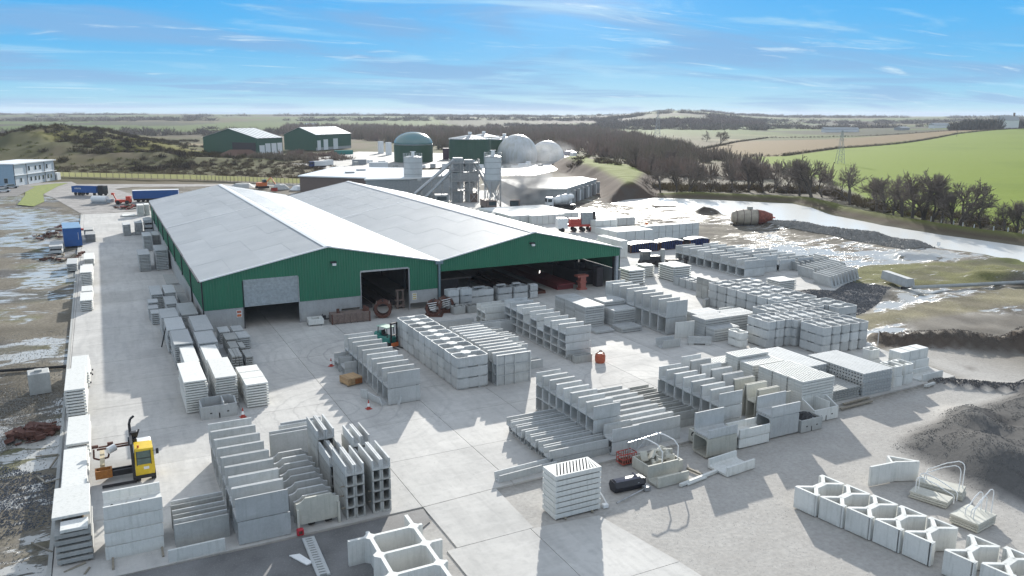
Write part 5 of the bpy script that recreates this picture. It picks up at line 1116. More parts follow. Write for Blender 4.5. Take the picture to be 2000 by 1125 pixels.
slabstack(-4.5,75.5,1.6,6.7,2.7,10,'the tall stack left of the long shadow edge',1,'pale'); slabstack(-4.25,84.0,1.5,6.5,1.6,6,'the stack with black pegs on the yard edge',1,'pale')
for i, (x, y) in enumerate(((-2.55,85.2),(-2.55,86.8),(-2.6,82.6),(-2.6,79.6))): m_ = MB(); m_.box(0,0,0,.12,.12,.16); tag(m_.build('lifting_peg', DARK, loc=(x+.02,y,.9 if i < 2 else 1.8)), '%s black lifting peg on the side of the yard edge stack' % nth(i,4), 'peg', 'black pegs')
slabstack(-4.0,118.6,1.5,5.6,1.5,6,'the small stack midway along the yard edge',1,'pale'); slabstack(-3.9,126,1.4,4,1.3,5,'the small stack just beyond midway on the yard edge',1,'pale')
slabstack(-4.1,135.6,1.6,6.5,2.3,9,'the tall stack on the yard edge before the blue container',1,'pale'); slabstack(-4.0,144.5,1.5,4.6,1.3,5,'the fourth stack from the far end of the yard edge',1,'pale')
slabstack(-3.9,155,1.6,7,1.2,5,'the stack just right of the blue container foot',1,'pale'); slabstack(-6.4,150.5,1.6,6,1.3,5,'the stack on the mud before the blue container',0,'grey'); slabstack(-9.8,170,2.2,7,1.6,2,'the sloping pair left of the blue container',0)
slabstack(-3.9,184,1.9,5,1.6,7,'the brown stained stack right of the blue container',2,'stained'); slabstack(-4.2,191,1.8,5,1.7,7,'the stained stack beyond the blue container',2,'stained')
# lone grey box on the mud
m_ = MB(); m_.cbox(-.9,-.9,-.1,.9,.9,1.9,.05); m_.box(-.3,-.3,1.9,.3,.3,2.1); tag(m_.build('concrete_chamber', COND, loc=(-7.0,85.4,0), rz=.1), 'square grey concrete chamber standing alone on the wet mud', 'chamber')
# ---------------- stacks beside the left wall of the shed
for (x, y, w, d, h, n, wh) in ((3.3,190.2,1.5,5.5,2.4,9,'the leftmost far stack in the shed shadow'),(5.7,191,1.5,5.5,2.6,9,'the middle far stack in the shed shadow'),(7.6,191.6,1.6,6,3.0,3,'the far stack against the shed wall'),(6.2,167.5,1.5,5.5,2.9,11,'the stack left of the pair beside the shed wall'),(8.0,171,1.3,5.5,2.5,9,'the right of the pair beside the shed wall'),(4.4,145.2,1.8,6,2.9,12,'the stack standing alone left of the shed wall'),(7.0,145.3,1.9,6.5,3.4,12,'the tall stack touching the shed wall shadow'),(7.6,226,1.6,4,2.8,9,'the white stack at the far shed corner'),(9.4,227,1.2,4,2.8,9,'the narrow stack at the far shed corner')):
    slabstack(x, y, w, d, h, n, wh, 0 if y < 220 else 1, 'grey' if y < 220 else 'white')
slabstack(4,226,3,4,.3,1,'the flat pile left of the far white stack',1,'pale'); 
# ---------------- cluster in front of the shed corner
for (x, y, w, d, h, n, wh, mt) in ((4.85,72.5,1.9,6.2,2.95,13,'the front left stack of the shed corner cluster',1),(7.45,73.2,1.9,6.3,2.75,12,'the front middle stack behind the notched tank',1),
    (5.6,80.3,1.35,5.8,2.45,11,'the narrow stack second in the left column',1),(5.15,86.4,1.85,6.0,2.7,12,'the third stack in the left column',0),(4.95,92.8,1.9,5.8,2.7,12,'the fourth stack in the left column',0),(4.8,99.0,1.9,4.8,2.7,12,'the rear stack in the left column by the leaning prop',0),
    (7.45,80.0,1.5,5.4,2.5,11,'the second stack in the middle column',1),(7.45,85.8,1.9,4.9,2.7,12,'the third stack in the middle column',0),(7.6,91.2,1.95,7.2,2.7,12,'the stack with a bolt hole beside the shed corner',0),(7.1,101.5,1.95,6.8,2.2,9,'the wide stack behind the shed corner column',0),
    (4.6,115,1.45,6.2,2.2,9,'the stack at the rear left of the cluster',0),(5.95,108.4,1.4,4.9,2.2,9,'the rear middle stack of the cluster',0),(6.25,115.4,1.4,5.6,2.2,9,'the far middle stack of the cluster',0)):
    slabstack(x, y, w, d, h, n, wh, mt, 'grey' if mt == 0 else 'pale', j=.05)
for i in range(3): slabstack(9.85,71.6+i*2.0,1.95,1.9,2.2,9,'the %s of three blocks right of the notched tank' % ('front','middle','rear')[i],1,'pale')
for i, (x, y, h, n) in enumerate(((4.05,106.9,1.5,6),(3.9,109.3,1.6,6),(4.0,111.6,1.9,7))): slabstack(x,y,1.2,2.1,h,n,'the %s of three small stacks left of the column' % ('front','middle','rear')[i],0)
for i in range(2): slabstack(8.2+.2*i,116+6.5*i,1.5,6.3,.6,3,'the low stack against the shed wall, %s one' % ('nearer','further')[i],2)
put('concrete_slab', m_slab(2.2,8.3,.2,2), 7.6, 131.9, 0, 'single large flat slab lying alone beside the shed wall', 'slab', None)
for (x, y, w, d, h, n, wh) in ((10.5,94.4,1.2,2.5,1.4,6,'the rear left small stack by the roller door'),(11.95,94.3,1.2,2.4,1.4,6,'the rear right small stack by the roller door'),(12.1,91.0,1.3,2.7,1.4,6,'the small stack nearest the roller door'),(10.6,89.8,1.3,2.8,1.7,7,'the dirty small stack in the middle of the group'),(10.6,86.6,.9,2.6,1.6,7,'the narrow weathered stack of the small group'),(11.7,87.3,.55,2.4,1.3,5,'the slimmest weathered stack of the small group'),(11.7,83.8,.75,2.8,1.2,5,'the small block stack at the right of the group')):
    slabstack(x, y, w, d, h, n, wh, 2 if y < 90 or n == 7 else 0, 'weathered' if n == 7 else 'grey')
for i in range(3): slabstack(10.3+i*.36,83.2,.33,3.1,1.6,6,'the %s of three joined weathered ribs' % ('left','middle','right')[i],2,'weathered')
m_ = MB(); m_.tube((4.4,96,0),(5.0,95.6,2.4),.07,6); tag(m_.build('leaning_prop', DARK), 'dark prop leaning on the left column of slab stacks', 'prop')
# notched tank with partition, cone beside it
def notch_tank(name, x, y, L_, D_, H_, label, mat=CON, rz=0, high_back=0):
    """tank with cut corners, a partition, two holes and a centre slot in the front face"""
    e = empty(name, (x, y, 0), label, 'tank', None, rz); m = MB(); c_ = .5; t = .13; hb = H_+high_back
    m.box(0,0,0,L_*.48,t,H_*.999); m.box(L_*.52,0,0,L_,t,H_); m.box(L_*.48,0,H_*.42,L_*.52,t,H_); m.box(L_*.48,t*.6,0,L_*.52,t,H_*.42)
    for s_ in (0, 1):
        x0_ = 0 if s_ == 0 else L_-t; m.ex('x', [(t,0),(D_-c_,0),(D_-c_,hb),(D_-c_*1.4,hb),(t,H_)], x0_, x0_+t)
    m.ex('z', [(0,D_-c_),(t,D_-c_),(c_+.05,D_-t),(L_-c_-.05,D_-t),(L_-t,D_-c_),(L_,D_-c_),(L_-c_,D_),(c_,D_)], 0, hb+.001)
    m.box(t,t,.0,L_-t,D_-c_,.12); m.build('shell', mat, e)
    m_ = MB(); m_.box(L_*.62,t+.003,.12,L_*.62+.1,D_-t-.003,hb*.98); m_.build('partition', mat, e)
    for fx in (.27,.74): m_ = MB(); m_.box(L_*fx-.09,-.006,H_*.4,L_*fx+.09,.02,H_*.5); m_.build('hole', DARK, e)
    m_ = MB(); m_.box(L_*.485,-.004,.0,L_*.515,.06,H_*.41); m_.build('slot', DARK, e); return e
notch_tank('notched_tank', 5.85, 70.35, 3.0, 1.9, 1.15, 'grey two-cell tank with cut corners before the slab stacks', high_back=.25)
def cone(x, y, label):
    e = empty('traffic_cone', (x, y, .003), label, 'traffic cone', 'traffic cones', random.random()); m_ = MB(); m_.cbox(-.25,-.25,0,.25,.25,.05); m_.build('base', RED, e)
    m_ = MB(); m_.lathe(0,0,[(.17,.05),(.135,.25)],12); m_.build('lower_band', RED, e); m_ = MB(); m_.lathe(0,0,[(.135,.25),(.08,.55)],12); m_.build('white_sleeve', WHITE, e); m_ = MB(); m_.lathe(0,0,[(.08,.55),(.03,.85)],12); m_.build('tip', RED, e)
cone(9.18,69.66,'red and white traffic cone right of the two-cell tank'); cone(19.8,80.6,'traffic cone left of the small channel pair'); cone(19.6,66.7,'traffic cone before the broken channel')
# ---------------- front rows
# F1 four deep troughs stacked, cables in the top one
for k in range(4):
    h_ = .8; put('channel_unit', m_u(3.2,2.3,h_,.14,1), -1.8+.04*k, 49.3+.06*k, k*(h_+.03), '%s wide trough %s the four-high stack before the yellow loader' % (('lowest','second','third','topmost')[k], 'of' if k in (0,3) else 'in'), 'trough', 'wide troughs at the front left')
m_ = MB(); P = [(-1.4+i*.16, 50.6+.45*math.sin(i*1.3), 3.0*.0+2.66+.05*(i%2)) for i in range(14)]; m_.path(P, .025, 4); tag(m_.build('loose_cable', DARK), 'black cable lying in the top trough before the yellow loader', 'cable')
m_ = MB(); m_.tube((-1.35,50.2,2.72),(-1.2,50.55,2.78),.07,8); tag(m_.build('bottle', WHITE), 'small white bottle lying in the top wide trough', 'bottle')
m_ = MB(); m_.box(1.2,48.2,0,1.32,49.6,.12); tag(m_.build('timber_bearer', WOODG), 'grey timber sticking out under the wide troughs, right one', 'timber', None); m_ = MB(); m_.box(-1.5,48.0,0,-1.38,49.6,.12); tag(m_.build('timber_bearer', WOODG), 'grey timber sticking out under the wide troughs, left one', 'timber')
# F2 standing panels in four leaning pairs
for i, (y, h_, n) in enumerate(((49.0,1.5,2),(50.3,1.5,2),(51.6,1.55,2))):
    for k in range(3): 
        m_ = MB(); m_.cbox(0,0,0,3.15,.11,h_-.18*(k%2)*.9*(1 if k else 0),.015); o = m_.build('wall_panel', CON if k else COND, loc=(2.05+jit(.03), y+k*.34, 0)); tag(o, 'upright thin panel, %s of three in the %s group left of the tall channels' % (('front','middle','rear')[k], ('front','middle','rear')[i]), 'panel', 'upright thin panels')
m_ = MB(); m_.cbox(0,0,0,3.2,.14,.8,.02); tag(m_.build('wall_panel', CONN, loc=(1.5,47.34,0)), 'low pale panel on edge at the very front of the yard', 'panel')
# F3 tall double row
urow(5.5,47.5,3.15,1.66,1.5,.11,8,2,'the tall front row beside the arched panels',0,1.7)
# F4 arched end walls
@cached
def m_arch(L_, H_, t, mat=0, drop=.3):
    m = MB(); P = [(0,0),(.12,0),(.12,.0)]
    top = [(L_, H_-drop*1.5)]
    n = 10; arc = [(L_-.15*0, H_-drop-.1)]
    P = [(0,0),(L_,0),(L_,H_-drop)]
    for i in range(1, 8): a = i/8; P.append((L_-.45*math.sin(a*math.pi/2)*1.0, H_-drop+drop*(1-math.cos(a*math.pi/2)) if 0 else H_-drop+drop*math.sin(a*math.pi/2)**1.0*a))
    P.append((L_-.5, H_)); P.append((.6, H_))
    for i in range(7, 0, -1): a = i/8; P.append((.55*math.sin(a*math.pi/2), H_-drop+drop*math.sin(a*math.pi/2)*a))
    P.append((0, H_-drop)); m.ex('y', P, 0, t); return m.mesh('arched_panel', (CON, CONN, COND, CREAM)[mat])
for i in range(9): put('arched_panel', m_arch(2.75,1.75,.16,0 if i else 3), 9.1+.06*(i%2)+.0*i, 47.75+i*1.08, .35 if i == 0 else .0, '%s arched concrete end panel in the front row of nine' % nth(i,9), 'arched panel', 'arched end panels in a row')
for i, x in enumerate((9.1, 11.72)): m_ = MB(); m_.box(x,47.6,0,x+.14,47.95,1.45); tag(m_.build('panel_leg', CREAM), '%s concrete leg carrying the front arched panel' % ('left','right')[i], 'leg block')
for i, (x, r) in enumerate(((9.9,.3),(11.0,.34))): m_ = MB(); m_.tube((x,48.2,r),(x+.35,48.25,r),r,14); tag(m_.build('old_tyre', RUBBER), '%s dark tyre under the front arched panel' % ('left','right')[i], 'tyre', 'tyres under the arched panel')
m_ = MB(); m_.cbox(0,0,0,.42,.3,.4,.04); o = m_.build('red_lamp_box', simple('crimson_paint', (.5,.02,.04), .5), loc=(8.95,47.05,0)); tag(o, 'small crimson box at the foot of the front arched panel', 'box'); m_ = MB(); m_.box(.1,-.01,.1,.32,0,.3); m_.build('panel', RUST, o)
for i, (x, y, l, h_) in enumerate(((9.7,59.7,4.4,1.9),(9.75,60.15,4.55,2.0),(10.7,61.3,3.1,1.9),(10.9,61.6,3.2,2.0))):
    m_ = MB(); m_.cbox(0,0,0,l,.13,h_,.02); tag(m_.build('wall_panel', CON, loc=(x,y,0)), 'upright grey panel, %s of four behind the arched row' % nth(i,4), 'panel', 'upright panels behind the arches')
# F5 paired channels lying lengthways, ends to camera
def ypair(x, y, L_, tiers, where, topL=None):
    for k in range(tiers):
        for i in range(2):
            inv = k < tiers-1
            o = put('narrow_channel', m_u(L_ if k < tiers-1 or topL is None else topL, .62, .72, .11, 2 if k < tiers-1 else 0, 'y'), x+i*.64, y, k*.76, '%s narrow channel, %s pair up in %s' % (('left','right')[i], ORD[k].replace('lowest','first'), where), 'channel', 'narrow channels '+where)
            if k < tiers-1: m_ = MB()
ypair(12.3,47.7,3.2,5,'the front left end-on stack'); ypair(12.15,51.2,3.0,4,'the second left end-on stack',3.0); ypair(12.1,54.4,3.2,5,'the rear left end-on stack')
ypair(14.1,47.75,4.2,5,'the front right end-on stack',3.2); ypair(14.05,52.1,3.0,5,'the rear right end-on stack',2.6)
for i, (x, y, z) in enumerate([(12.05, 48.0+(i%2)*.2, .68+.76*(i%3)) for i in range(3)]+[(13.9,48.1,.68),(13.9,48.1,1.44)]):
    m_ = MB(); m_.box(0,0,0,1.55,.09,.07); tag(m_.build('timber_spacer', WOODG, loc=(x,y,z)), 'thin timber spacer between the narrow channels, %s one' % NTH[i], 'timber', 'timber spacers in the narrow channel stacks')
# H row, with small ones, pallet and broken unit
urow(21.45,66.7,3.1,1.56,1.5,.1,9,2,'the high double row left of the teal forklift',0,1.6)
for i, (x, y) in enumerate(((20.1,76.3),(20.0,78.3))):
    for k in range(2): put('channel_unit', m_u(1.25,1.7,.78,.1,0), x, y, k*.8, '%s small channel of the %s pair beside the high double row' % (('lower','upper')[k], ('front','rear')[i]), 'channel', 'small channels beside the high row')
e = empty('board_pallet', (19.55,73.2,0), 'pallet of yellow and brown boards beside the channel row', 'pallet', None, .25)
for i in range(2): m_ = MB(); m_.box(0,.1+i*1.3,0,1.6,.25+i*1.3,.15); m_.build('bearer', WOODG, e)
for k in range(5):
    for i in range(4): m_ = MB(); m_.box(.02+i*.4,0,.15+k*.13,.39+i*.4,1.7,.27+k*.13); m_.build('board', WOODD if k < 4 and i > 1 else WOOD, e)
e = empty('broken_channel', (20.4,69.0,0), 'broken U channel lying twisted in front of the channel row', 'channel', None, R_(-78)); m_ = MB(); m_.ex('x', [(0,0),(1.5,0),(1.75,.9),(1.65,.9),(1.4,.12),(.12,.12),(-.15,.8),(-.25,.8)], 0, 2.2); m_.build('trough_body', CON, e); m_ = MB(); m_.add([(-.9,-.4,0),(-.1,-.2,0),(0,-.2,1.0),(-.9,-.5,.9),(-.9,-.3,0),(-.1,-.1,0),(0,-.1,1.0),(-.9,-.4,.9)], [(0,1,2,3),(7,6,5,4),(0,4,5,1),(1,5,6,2),(2,6,7,3),(3,7,4,0)]); m_.build('snapped_wall', CON, e); m_ = MB(); m_.add([(2.2,1.3,0),(2.9,1.4,0),(2.9,1.6,.7),(2.25,1.7,.8),(2.2,1.42,0),(2.9,1.52,0),(2.9,1.72,.7),(2.25,1.82,.8)], [(0,1,2,3),(7,6,5,4),(0,4,5,1),(1,5,6,2),(2,6,7,3),(3,7,4,0)]); m_.build('snapped_wall', CON, e)
# I round-ended troughs, three high, ten deep
def tankgrid(x, y, L_, W_, H_, n, tiers, where, ax='x', px=0, py=None, mat=0, nx_=1, px2=0, kind='round-cornered trough', skip=()):
    for a in range(nx_):
        for k in range(tiers):
            for i in range(n):
                if (a, k) in skip: continue
                tn = ('bottom','middle','top')[k] if tiers == 3 else (('lower','upper')[k] if tiers == 2 else '')
                col = '' if nx_ == 1 else ', column %s' % ('one','two','three','four','five','six')[a]
                put('water_trough', m_tank(L_, W_, H_, mat, ax), x+a*px2+i*px+jit(.02), y+i*(py if py is not None else W_+.04), k*(H_-.0)+.02, '%s %s %s in %s%s' % (nth(i, n) if n > 1 else 'single', tn, kind, where, col), 'trough', 'troughs in '+where, jit(.004))
tankgrid(28.65,67.6,3.35,1.72,1.07,10,3,'the long row right of the teal forklift')
# J ribbed troughs
for k in range(3):
    for i in range(12): put('ribbed_trough', m_ribbed(3.75,.98,1.03), 32.6, 67.1+i*1.0, k*1.04, '%s %s ribbed trough in the row of twelve' % (nth(i,12), ('bottom','middle','top')[k]), 'trough', 'ribbed troughs')
for i, (x, y, l, h_) in enumerate(((37.0,70.4,2.6,.9),(37.2,72.3,1.6,2.2),(36.9,74.6,2.0,2.4),(37.3,77.4,2.2,2.0),(36.8,80.2,3.0,1.8),(37.5,83.0,3.4,1.9),(40.0,84.6,4.0,1.4))):
    put('wall_unit', m_u(l,.9,h_,.12,0), x, y, 0, 'grey channel standing %s from the front behind the ribbed troughs' % ORD[i].replace('lowest','first'), 'channel', 'odd channels behind the ribbed troughs')
put('wall_panel', m_u(4.6,.5,.9,.1,0), 35.6, 89.2, 0, 'long low pale channel between the troughs and the shed', 'channel', None); m_ = MB(); m_.cbox(0,0,0,.3,.3,1.0); tag(m_.build('concrete_post', COND, loc=(35.2,89.0,0)), 'short grey post at the left end of the long low channel', 'post')
# K row
urow(43.15,71.7,3.15,1.62,.84,.1,9,4,'the square-ended row beside the orange bin',0,1.66,skip=((3,3),(3,5)))
urow(44.6,86.9,3.4,1.3,.8,.1,3,3,'the rear stack running back from the square-ended row',0,1.33)
urow(41.0,87.6,3.5,1.3,.8,.1,2,3,'the pale stack left of the square-ended row',1,1.4)
for i in range(3): put('concrete_block', m_tank(2.3,.62,.8,2,'x',0) if i == 0 else m_u(2.3,.55,.75-.1*i,.1,2), 43.2+.1*i, 69.9+i*.6-.0, 0, '%s weathered narrow trough at the end of the square-ended row' % ('front','middle','rear')[i], 'trough', 'weathered narrow troughs')
e = empty('orange_bin', (45.95,69.2,0), 'round orange-red drum bin on the open concrete', 'bin'); m_ = MB(); m_.lathe(0,0,[(.5,0),(.56,.25),(.56,.75),(.48,1.0)],20); m_.build('drum', simple('orange_red_drum', (.42,.10,.05), .6), e); m_ = MB(); m_.tube((-.5,0,1.05),(.3,.2,1.2),.07); m_.tube((.4,-.2,1.0),(.1,.3,1.25),.06); m_.build('handle', RUST, e)
# L stacked tanks near the shed mouth
for i, (x, y, w, h_, k0) in enumerate(((40.0,95.2,1.75,1.0,1),(42.0,95.1,1.75,.95,1))): put('stone_trough', m_tank(w,1.5,h_,2,'x',0), x, y, 0, '%s low square trough in front of the stacked ones by the valley post' % ('left','right')[i], 'trough', 'square troughs by the shed')
for i, x in enumerate((39.85, 41.75)):
    for k in range(3): put('stone_trough', m_tank(1.75,1.4,.95,0,'x',1), x, 97.0, k*.97, '%s trough of the %s stack beside the valley post' % (('bottom','middle','top')[k], ('left','right')[i]), 'trough', 'square troughs by the shed')
for i, (x, w) in enumerate(((44.4,3.6),(48.6,2.3),(51.1,2.3))):
    for k in range(2): put('stone_trough', m_tank(w,1.9,.95,0,'x',1), x, 99.6-.1*i, k*.98, '%s trough of the %s pair at the shed mouth' % (('lower','upper')[k], ('first','second','third')[i]), 'trough', 'square troughs at the shed mouth')
for k in range(2): put('box_culvert', m_box(1.2,1.1,1.0,.1,0), 53.6, 99.2, k*1.02, '%s small open box culvert right of the shed mouth troughs' % ('lower','upper')[k], 'culvert', 'small box culverts')
for i, (x, l) in enumerate(((45.2,1.8),(48.9,1.3),(51.4,1.2))): put('flat_block', m_slab(l,.5,.3,0), x, 100.4, 1.97, '%s lid slab lying on the shed mouth troughs' % ('left','middle','right')[i], 'lid', 'lid slabs')
# M slats
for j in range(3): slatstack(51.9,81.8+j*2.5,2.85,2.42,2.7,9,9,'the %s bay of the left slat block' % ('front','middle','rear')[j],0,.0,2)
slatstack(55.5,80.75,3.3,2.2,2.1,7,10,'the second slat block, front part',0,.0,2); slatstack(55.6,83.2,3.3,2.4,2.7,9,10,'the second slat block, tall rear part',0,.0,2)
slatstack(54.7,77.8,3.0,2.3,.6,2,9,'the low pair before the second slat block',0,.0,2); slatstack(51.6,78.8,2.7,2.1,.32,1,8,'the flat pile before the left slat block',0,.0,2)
# N tall channels
urow(59.0,74.75,3.1,1.63,2.02,.13,8,2,'the tallest row before the open bay',0,1.67)
for i, x in enumerate((59.1,)): m_ = MB(); m_.cbox(0,0,0,2.6,.14,2.0,.02); m_.box(1.2,-.03,0,1.4,0,1.98); o = m_.build('wall_panel', CONN, loc=(59.0,73.0,0), rz=-.12); tag(o, 'pale flat panel leaning at the foot of the tallest row', 'panel')
put('channel_unit', m_u(2.5,1.2,1.0,.1,0,'x',0,.12), 55.0, 70.2, 0, 'single flared U channel standing alone on the concrete', 'channel', None)
# concrete road barrier (J section)
e = empty('concrete_barrier', (58.7,70.3,0), 'single concrete road barrier with two feet, standing alone', 'barrier', None, -.55); m_ = MB(); m_.ex('x', [(0,.22),(.7,.22),(.6,.45),(.5,.95),(.2,.95),(.1,.45)], 0, 2.7); m_.build('body', CON, e); m_ = MB(); m_.box(.1,.02,0,.7,.68,.219); m_.box(2.0,.02,0,2.6,.68,.219); m_.build('foot', CON, e)
# O slats
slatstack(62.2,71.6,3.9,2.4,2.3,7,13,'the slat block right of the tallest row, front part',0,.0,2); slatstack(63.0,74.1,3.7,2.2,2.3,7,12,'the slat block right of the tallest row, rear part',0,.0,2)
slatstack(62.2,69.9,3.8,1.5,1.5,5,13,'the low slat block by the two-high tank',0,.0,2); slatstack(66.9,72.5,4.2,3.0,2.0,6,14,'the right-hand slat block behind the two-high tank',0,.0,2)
for k in range(2): put('water_trough', m_tank(2.1,1.35,.88,1,'y'), 63.0, 66.5, k*.9, '%s trough of the lone pair by the slats' % ('lower','upper')[k], 'trough', 'lone pair of troughs')
# ---------------- P block of stacked troughs
tankgrid(69.3,60.3,3.5,1.32,1.05,5,3,'the front ends of the right-hand block','y',1.42,-.03) 
tankgrid(69.1,64.2,3.5,1.32,1.05,5,3,'the second rank of the right-hand block','y',1.42,-.03)
tankgrid(65.6,64.9,3.5,1.3,1.05,3,3,'the stepped block left of the right-hand block','y',1.36,-.03)
tankgrid(69.3,68.0,3.5,1.32,1.05,6,3,'the third rank of the right-hand block','y',1.42,-.03)
tankgrid(73.8,71.8,3.4,1.8,1.08,7,3,'the left-facing ranks behind the slats','x',0,1.86); tankgrid(77.4,71.8,3.4,1.8,1.08,7,3,'the left-facing ranks, second column','x',0,1.86,nx_=1)
tankgrid(77.9,66.0,3.4,1.6,1.08,3,3,'the far right corner of the right-hand block','x',0,1.66)
for i in range(3): put('water_trough', m_tank(2.6,1.2,1.0,0,'y'), 63.0+0*i+.0, 0, 0, None, None, None) if 0 else None
put('wall_panel', m_slab(2.4,.2,.3), 0, 0, 0, None, None, None) if 0 else None
m_ = MB(); m_.cbox(0,0,0,2.4,.15,1.7,.02); tag(m_.build('wall_panel', CONN, loc=(69.3,77.2,0)), 'pale upright panel before the left-facing troughs', 'panel'); m_ = MB(); m_.cbox(0,0,0,2.6,1.4,1.2,.04); tag(m_.build('concrete_block', CON, loc=(70.4,74.8,0)), 'plain grey block beside the pale panel among the troughs', 'block')
for k in range(3):
    for i in range(3): 
        m_ = MB(); m_.cbox(0,0,0,1.0,1.2,1.0,.02)
        for q in range(3): m_.box(-.02,.1+q*.36,.2,-.001,.3+q*.36,.42); m_.box(-.02,.1+q*.36,.6,-.001,.3+q*.36,.82)
        put('pocket_block', m_.mesh('pocket_block', COND), 75.9+.0*k, 86.0+i*1.25, k*1.02, '%s pocketed block, %s in the pile behind the troughs' % (('front','middle','rear')[i], ('bottom','middle','top')[k]), 'block', 'pocketed blocks')
for i in range(4): put('wedge_block', m_tank(2.4,1.5,1.3,0,'x',0), 78.4-.0*i, 92.2+i*1.55, 0, '%s rounded block in the row beyond the pocketed pile' % nth(i,4), 'block', 'rounded blocks')
m_ = MB(); m_.cbox(0,0,0,2.6,.5,1.1,.02); tag(m_.build('wall_panel', COND, loc=(72.8,83.9,0), rz=.3), 'small stained panel at the foot of the left-facing troughs', 'panel')
# Q far units
urow(92.2,97.3,4.4,1.95,1.34,.14,9,2,'the far double row facing the slab stacks',0,1.99)
for c_ in range(3):
    for k in range(3 if c_ == 0 else 2):
        for i in range(7 if c_ < 2 else 5): put('channel_unit', m_u(3.6,2.0,.95,.12,0), 97.4+c_*4.2, 99.0+i*2.15, k*.97, '%s %s channel in far column %s behind the double row' % (nth(i, 7 if c_ < 2 else 5), ('bottom','middle','top')[k], ('one','two','three')[c_]), 'channel', 'far channels column %s' % ('one','two','three')[c_])
@cached
def m_lean(L_, H_): m = MB(); m.ex('y', [(0,0),(.9,0),(.9,.12),(.34,.16),(-.28,H_),(-.42,H_)], 0, L_); return m.mesh('retaining_unit', CON)
for i in range(9): put('retaining_unit', m_lean(4.2,1.75), 99.0+i*1.15, 85.4+.38*i, 0, '%s leaning L-shaped wall unit in the near far-right group' % nth(i,9), 'wall unit', 'leaning wall units, near group', -.15)
for i in range(8): put('retaining_unit', m_lean(4.2,1.75), 101.4+i*1.35, 91.0+.3*i, 0, '%s leaning L-shaped wall unit in the rear far-right group' % nth(i,8), 'wall unit', 'leaning wall units, rear group', -.15)
for i in range(7): put('retaining_unit', m_lean(4.0,1.6), 104.4+i*1.5, 97.0+.3*i, 0, '%s leaning L-shaped wall unit in the furthest group' % nth(i,7), 'wall unit', 'leaning wall units, furthest group', -.15)
m_ = MB(); m_.ex('y', [(0,0),(1.6,0),(1.2,1.3),(.2,1.3)], 0, 6.8); tag(m_.build('bridge_beam', CON, loc=(108.6,79.9,.25), rz=-.35), 'single long concrete beam lying alone on the dark stone', 'beam'); m_ = MB(); m_.box(0,0,-.1,1.8,.4,.25); tag(m_.build('timber_bearer', DARK, loc=(108.4,80.2,0)), 'dark bearer under the lone long beam', 'timber')
# far slab stacks
slabstack(89.4,86.8,3.4,2.9,1.6,6,'the isolated stack before the leaning wall units',1,'white'); slabstack(87.2,91.2,3.0,2.4,.9,3,'the low stack beside the leaning wall units',1,'white')
slabstack(71.6,100.3,3.0,3.0,2.4,6,'the stack at the right corner of the shed',1,'white'); slabstack(79.6,99.7,3.6,4.0,2.4,7,'the tall stack right of the black loader',1,'white'); slabstack(77.6,104.6,2.0,2.4,1.9,6,'the narrow stack in front of the black loader',1,'white'); slabstack(80.4,96.6,4.4,3.4,.6,2,'the wide low pair before the tall stack',1,'white')
# ---------------- behind the shed: blocks
@cached
def m_blk(w, d, h, mat=1): m = MB(); m.cbox(0,0,0,w,d,h,.05); return m.mesh('wrapped_block', (CON, CONN, COND)[mat])
def blockfield(x, y, nx_, ny_, nz_, w, d, h, where, mat=1, rz=0, g_=.08):
    c_, s_ = math.cos(rz), math.sin(rz)
    for k in range(nz_):
        for j in range(ny_):
            for i in range(nx_):
                if nz_ > 1 and k < nz_-1 and 0 < i < nx_-1 and j > 0: continue
                u, v = i*(w+g_), j*(d+g_)
                put('concrete_block', m_blk(w, d, h, mat), x+u*c_-v*s_, y+u*s_+v*c_, k*(h+.02), 'pale block, %s row, %s from left%s, %s' % (nth(j, ny_) if ny_ > 1 else 'single', ORD[min(i,14)].replace('lowest','first'), '' if nz_ == 1 else (', %s tier' % ('lower','upper','third')[k]), where), 'block', 'blocks '+where, rz)
blockfield(86.5,170,8,4,1,2.3,4.6,2.2,'in the big white block field'); blockfield(91,168.3,6,1,1,1.5,1.4,2.2,'along the front of the white block field')
blockfield(82.5,178,2,2,1,2.0,2.2,2.0,'left of the white block field',2); blockfield(97.8,150.6,3,1,2,1.9,2.4,1.35,'behind the red forklift lorry'); blockfield(104,158,4,2,1,2.4,2.8,1.9,'beyond the red forklift lorry')
blockfield(97.3,141.6,1,3,1,3.6,2.8,1.4,'in the low row before the crates'); blockfield(101.5,145,2,2,1,3.6,3.2,.9,'on the low flat pile'); blockfield(91.5,133,4,2,1,2.2,3,2.9,'at the rear corner of the shed',1); blockfield(84.3,121.2,1,3,2,1.6,2.6,1.6,'against the shed right side')
blockfield(100.7,136,8,1,2,1.72,2.2,1.55,'in the strapped double row'); blockfield(103.5,142,7,1,1,1.8,2.2,1.9,'in the single row behind the strapped one'); blockfield(94,137.2,3,2,1,2.1,2.6,1.3,'left of the strapped double row',2)
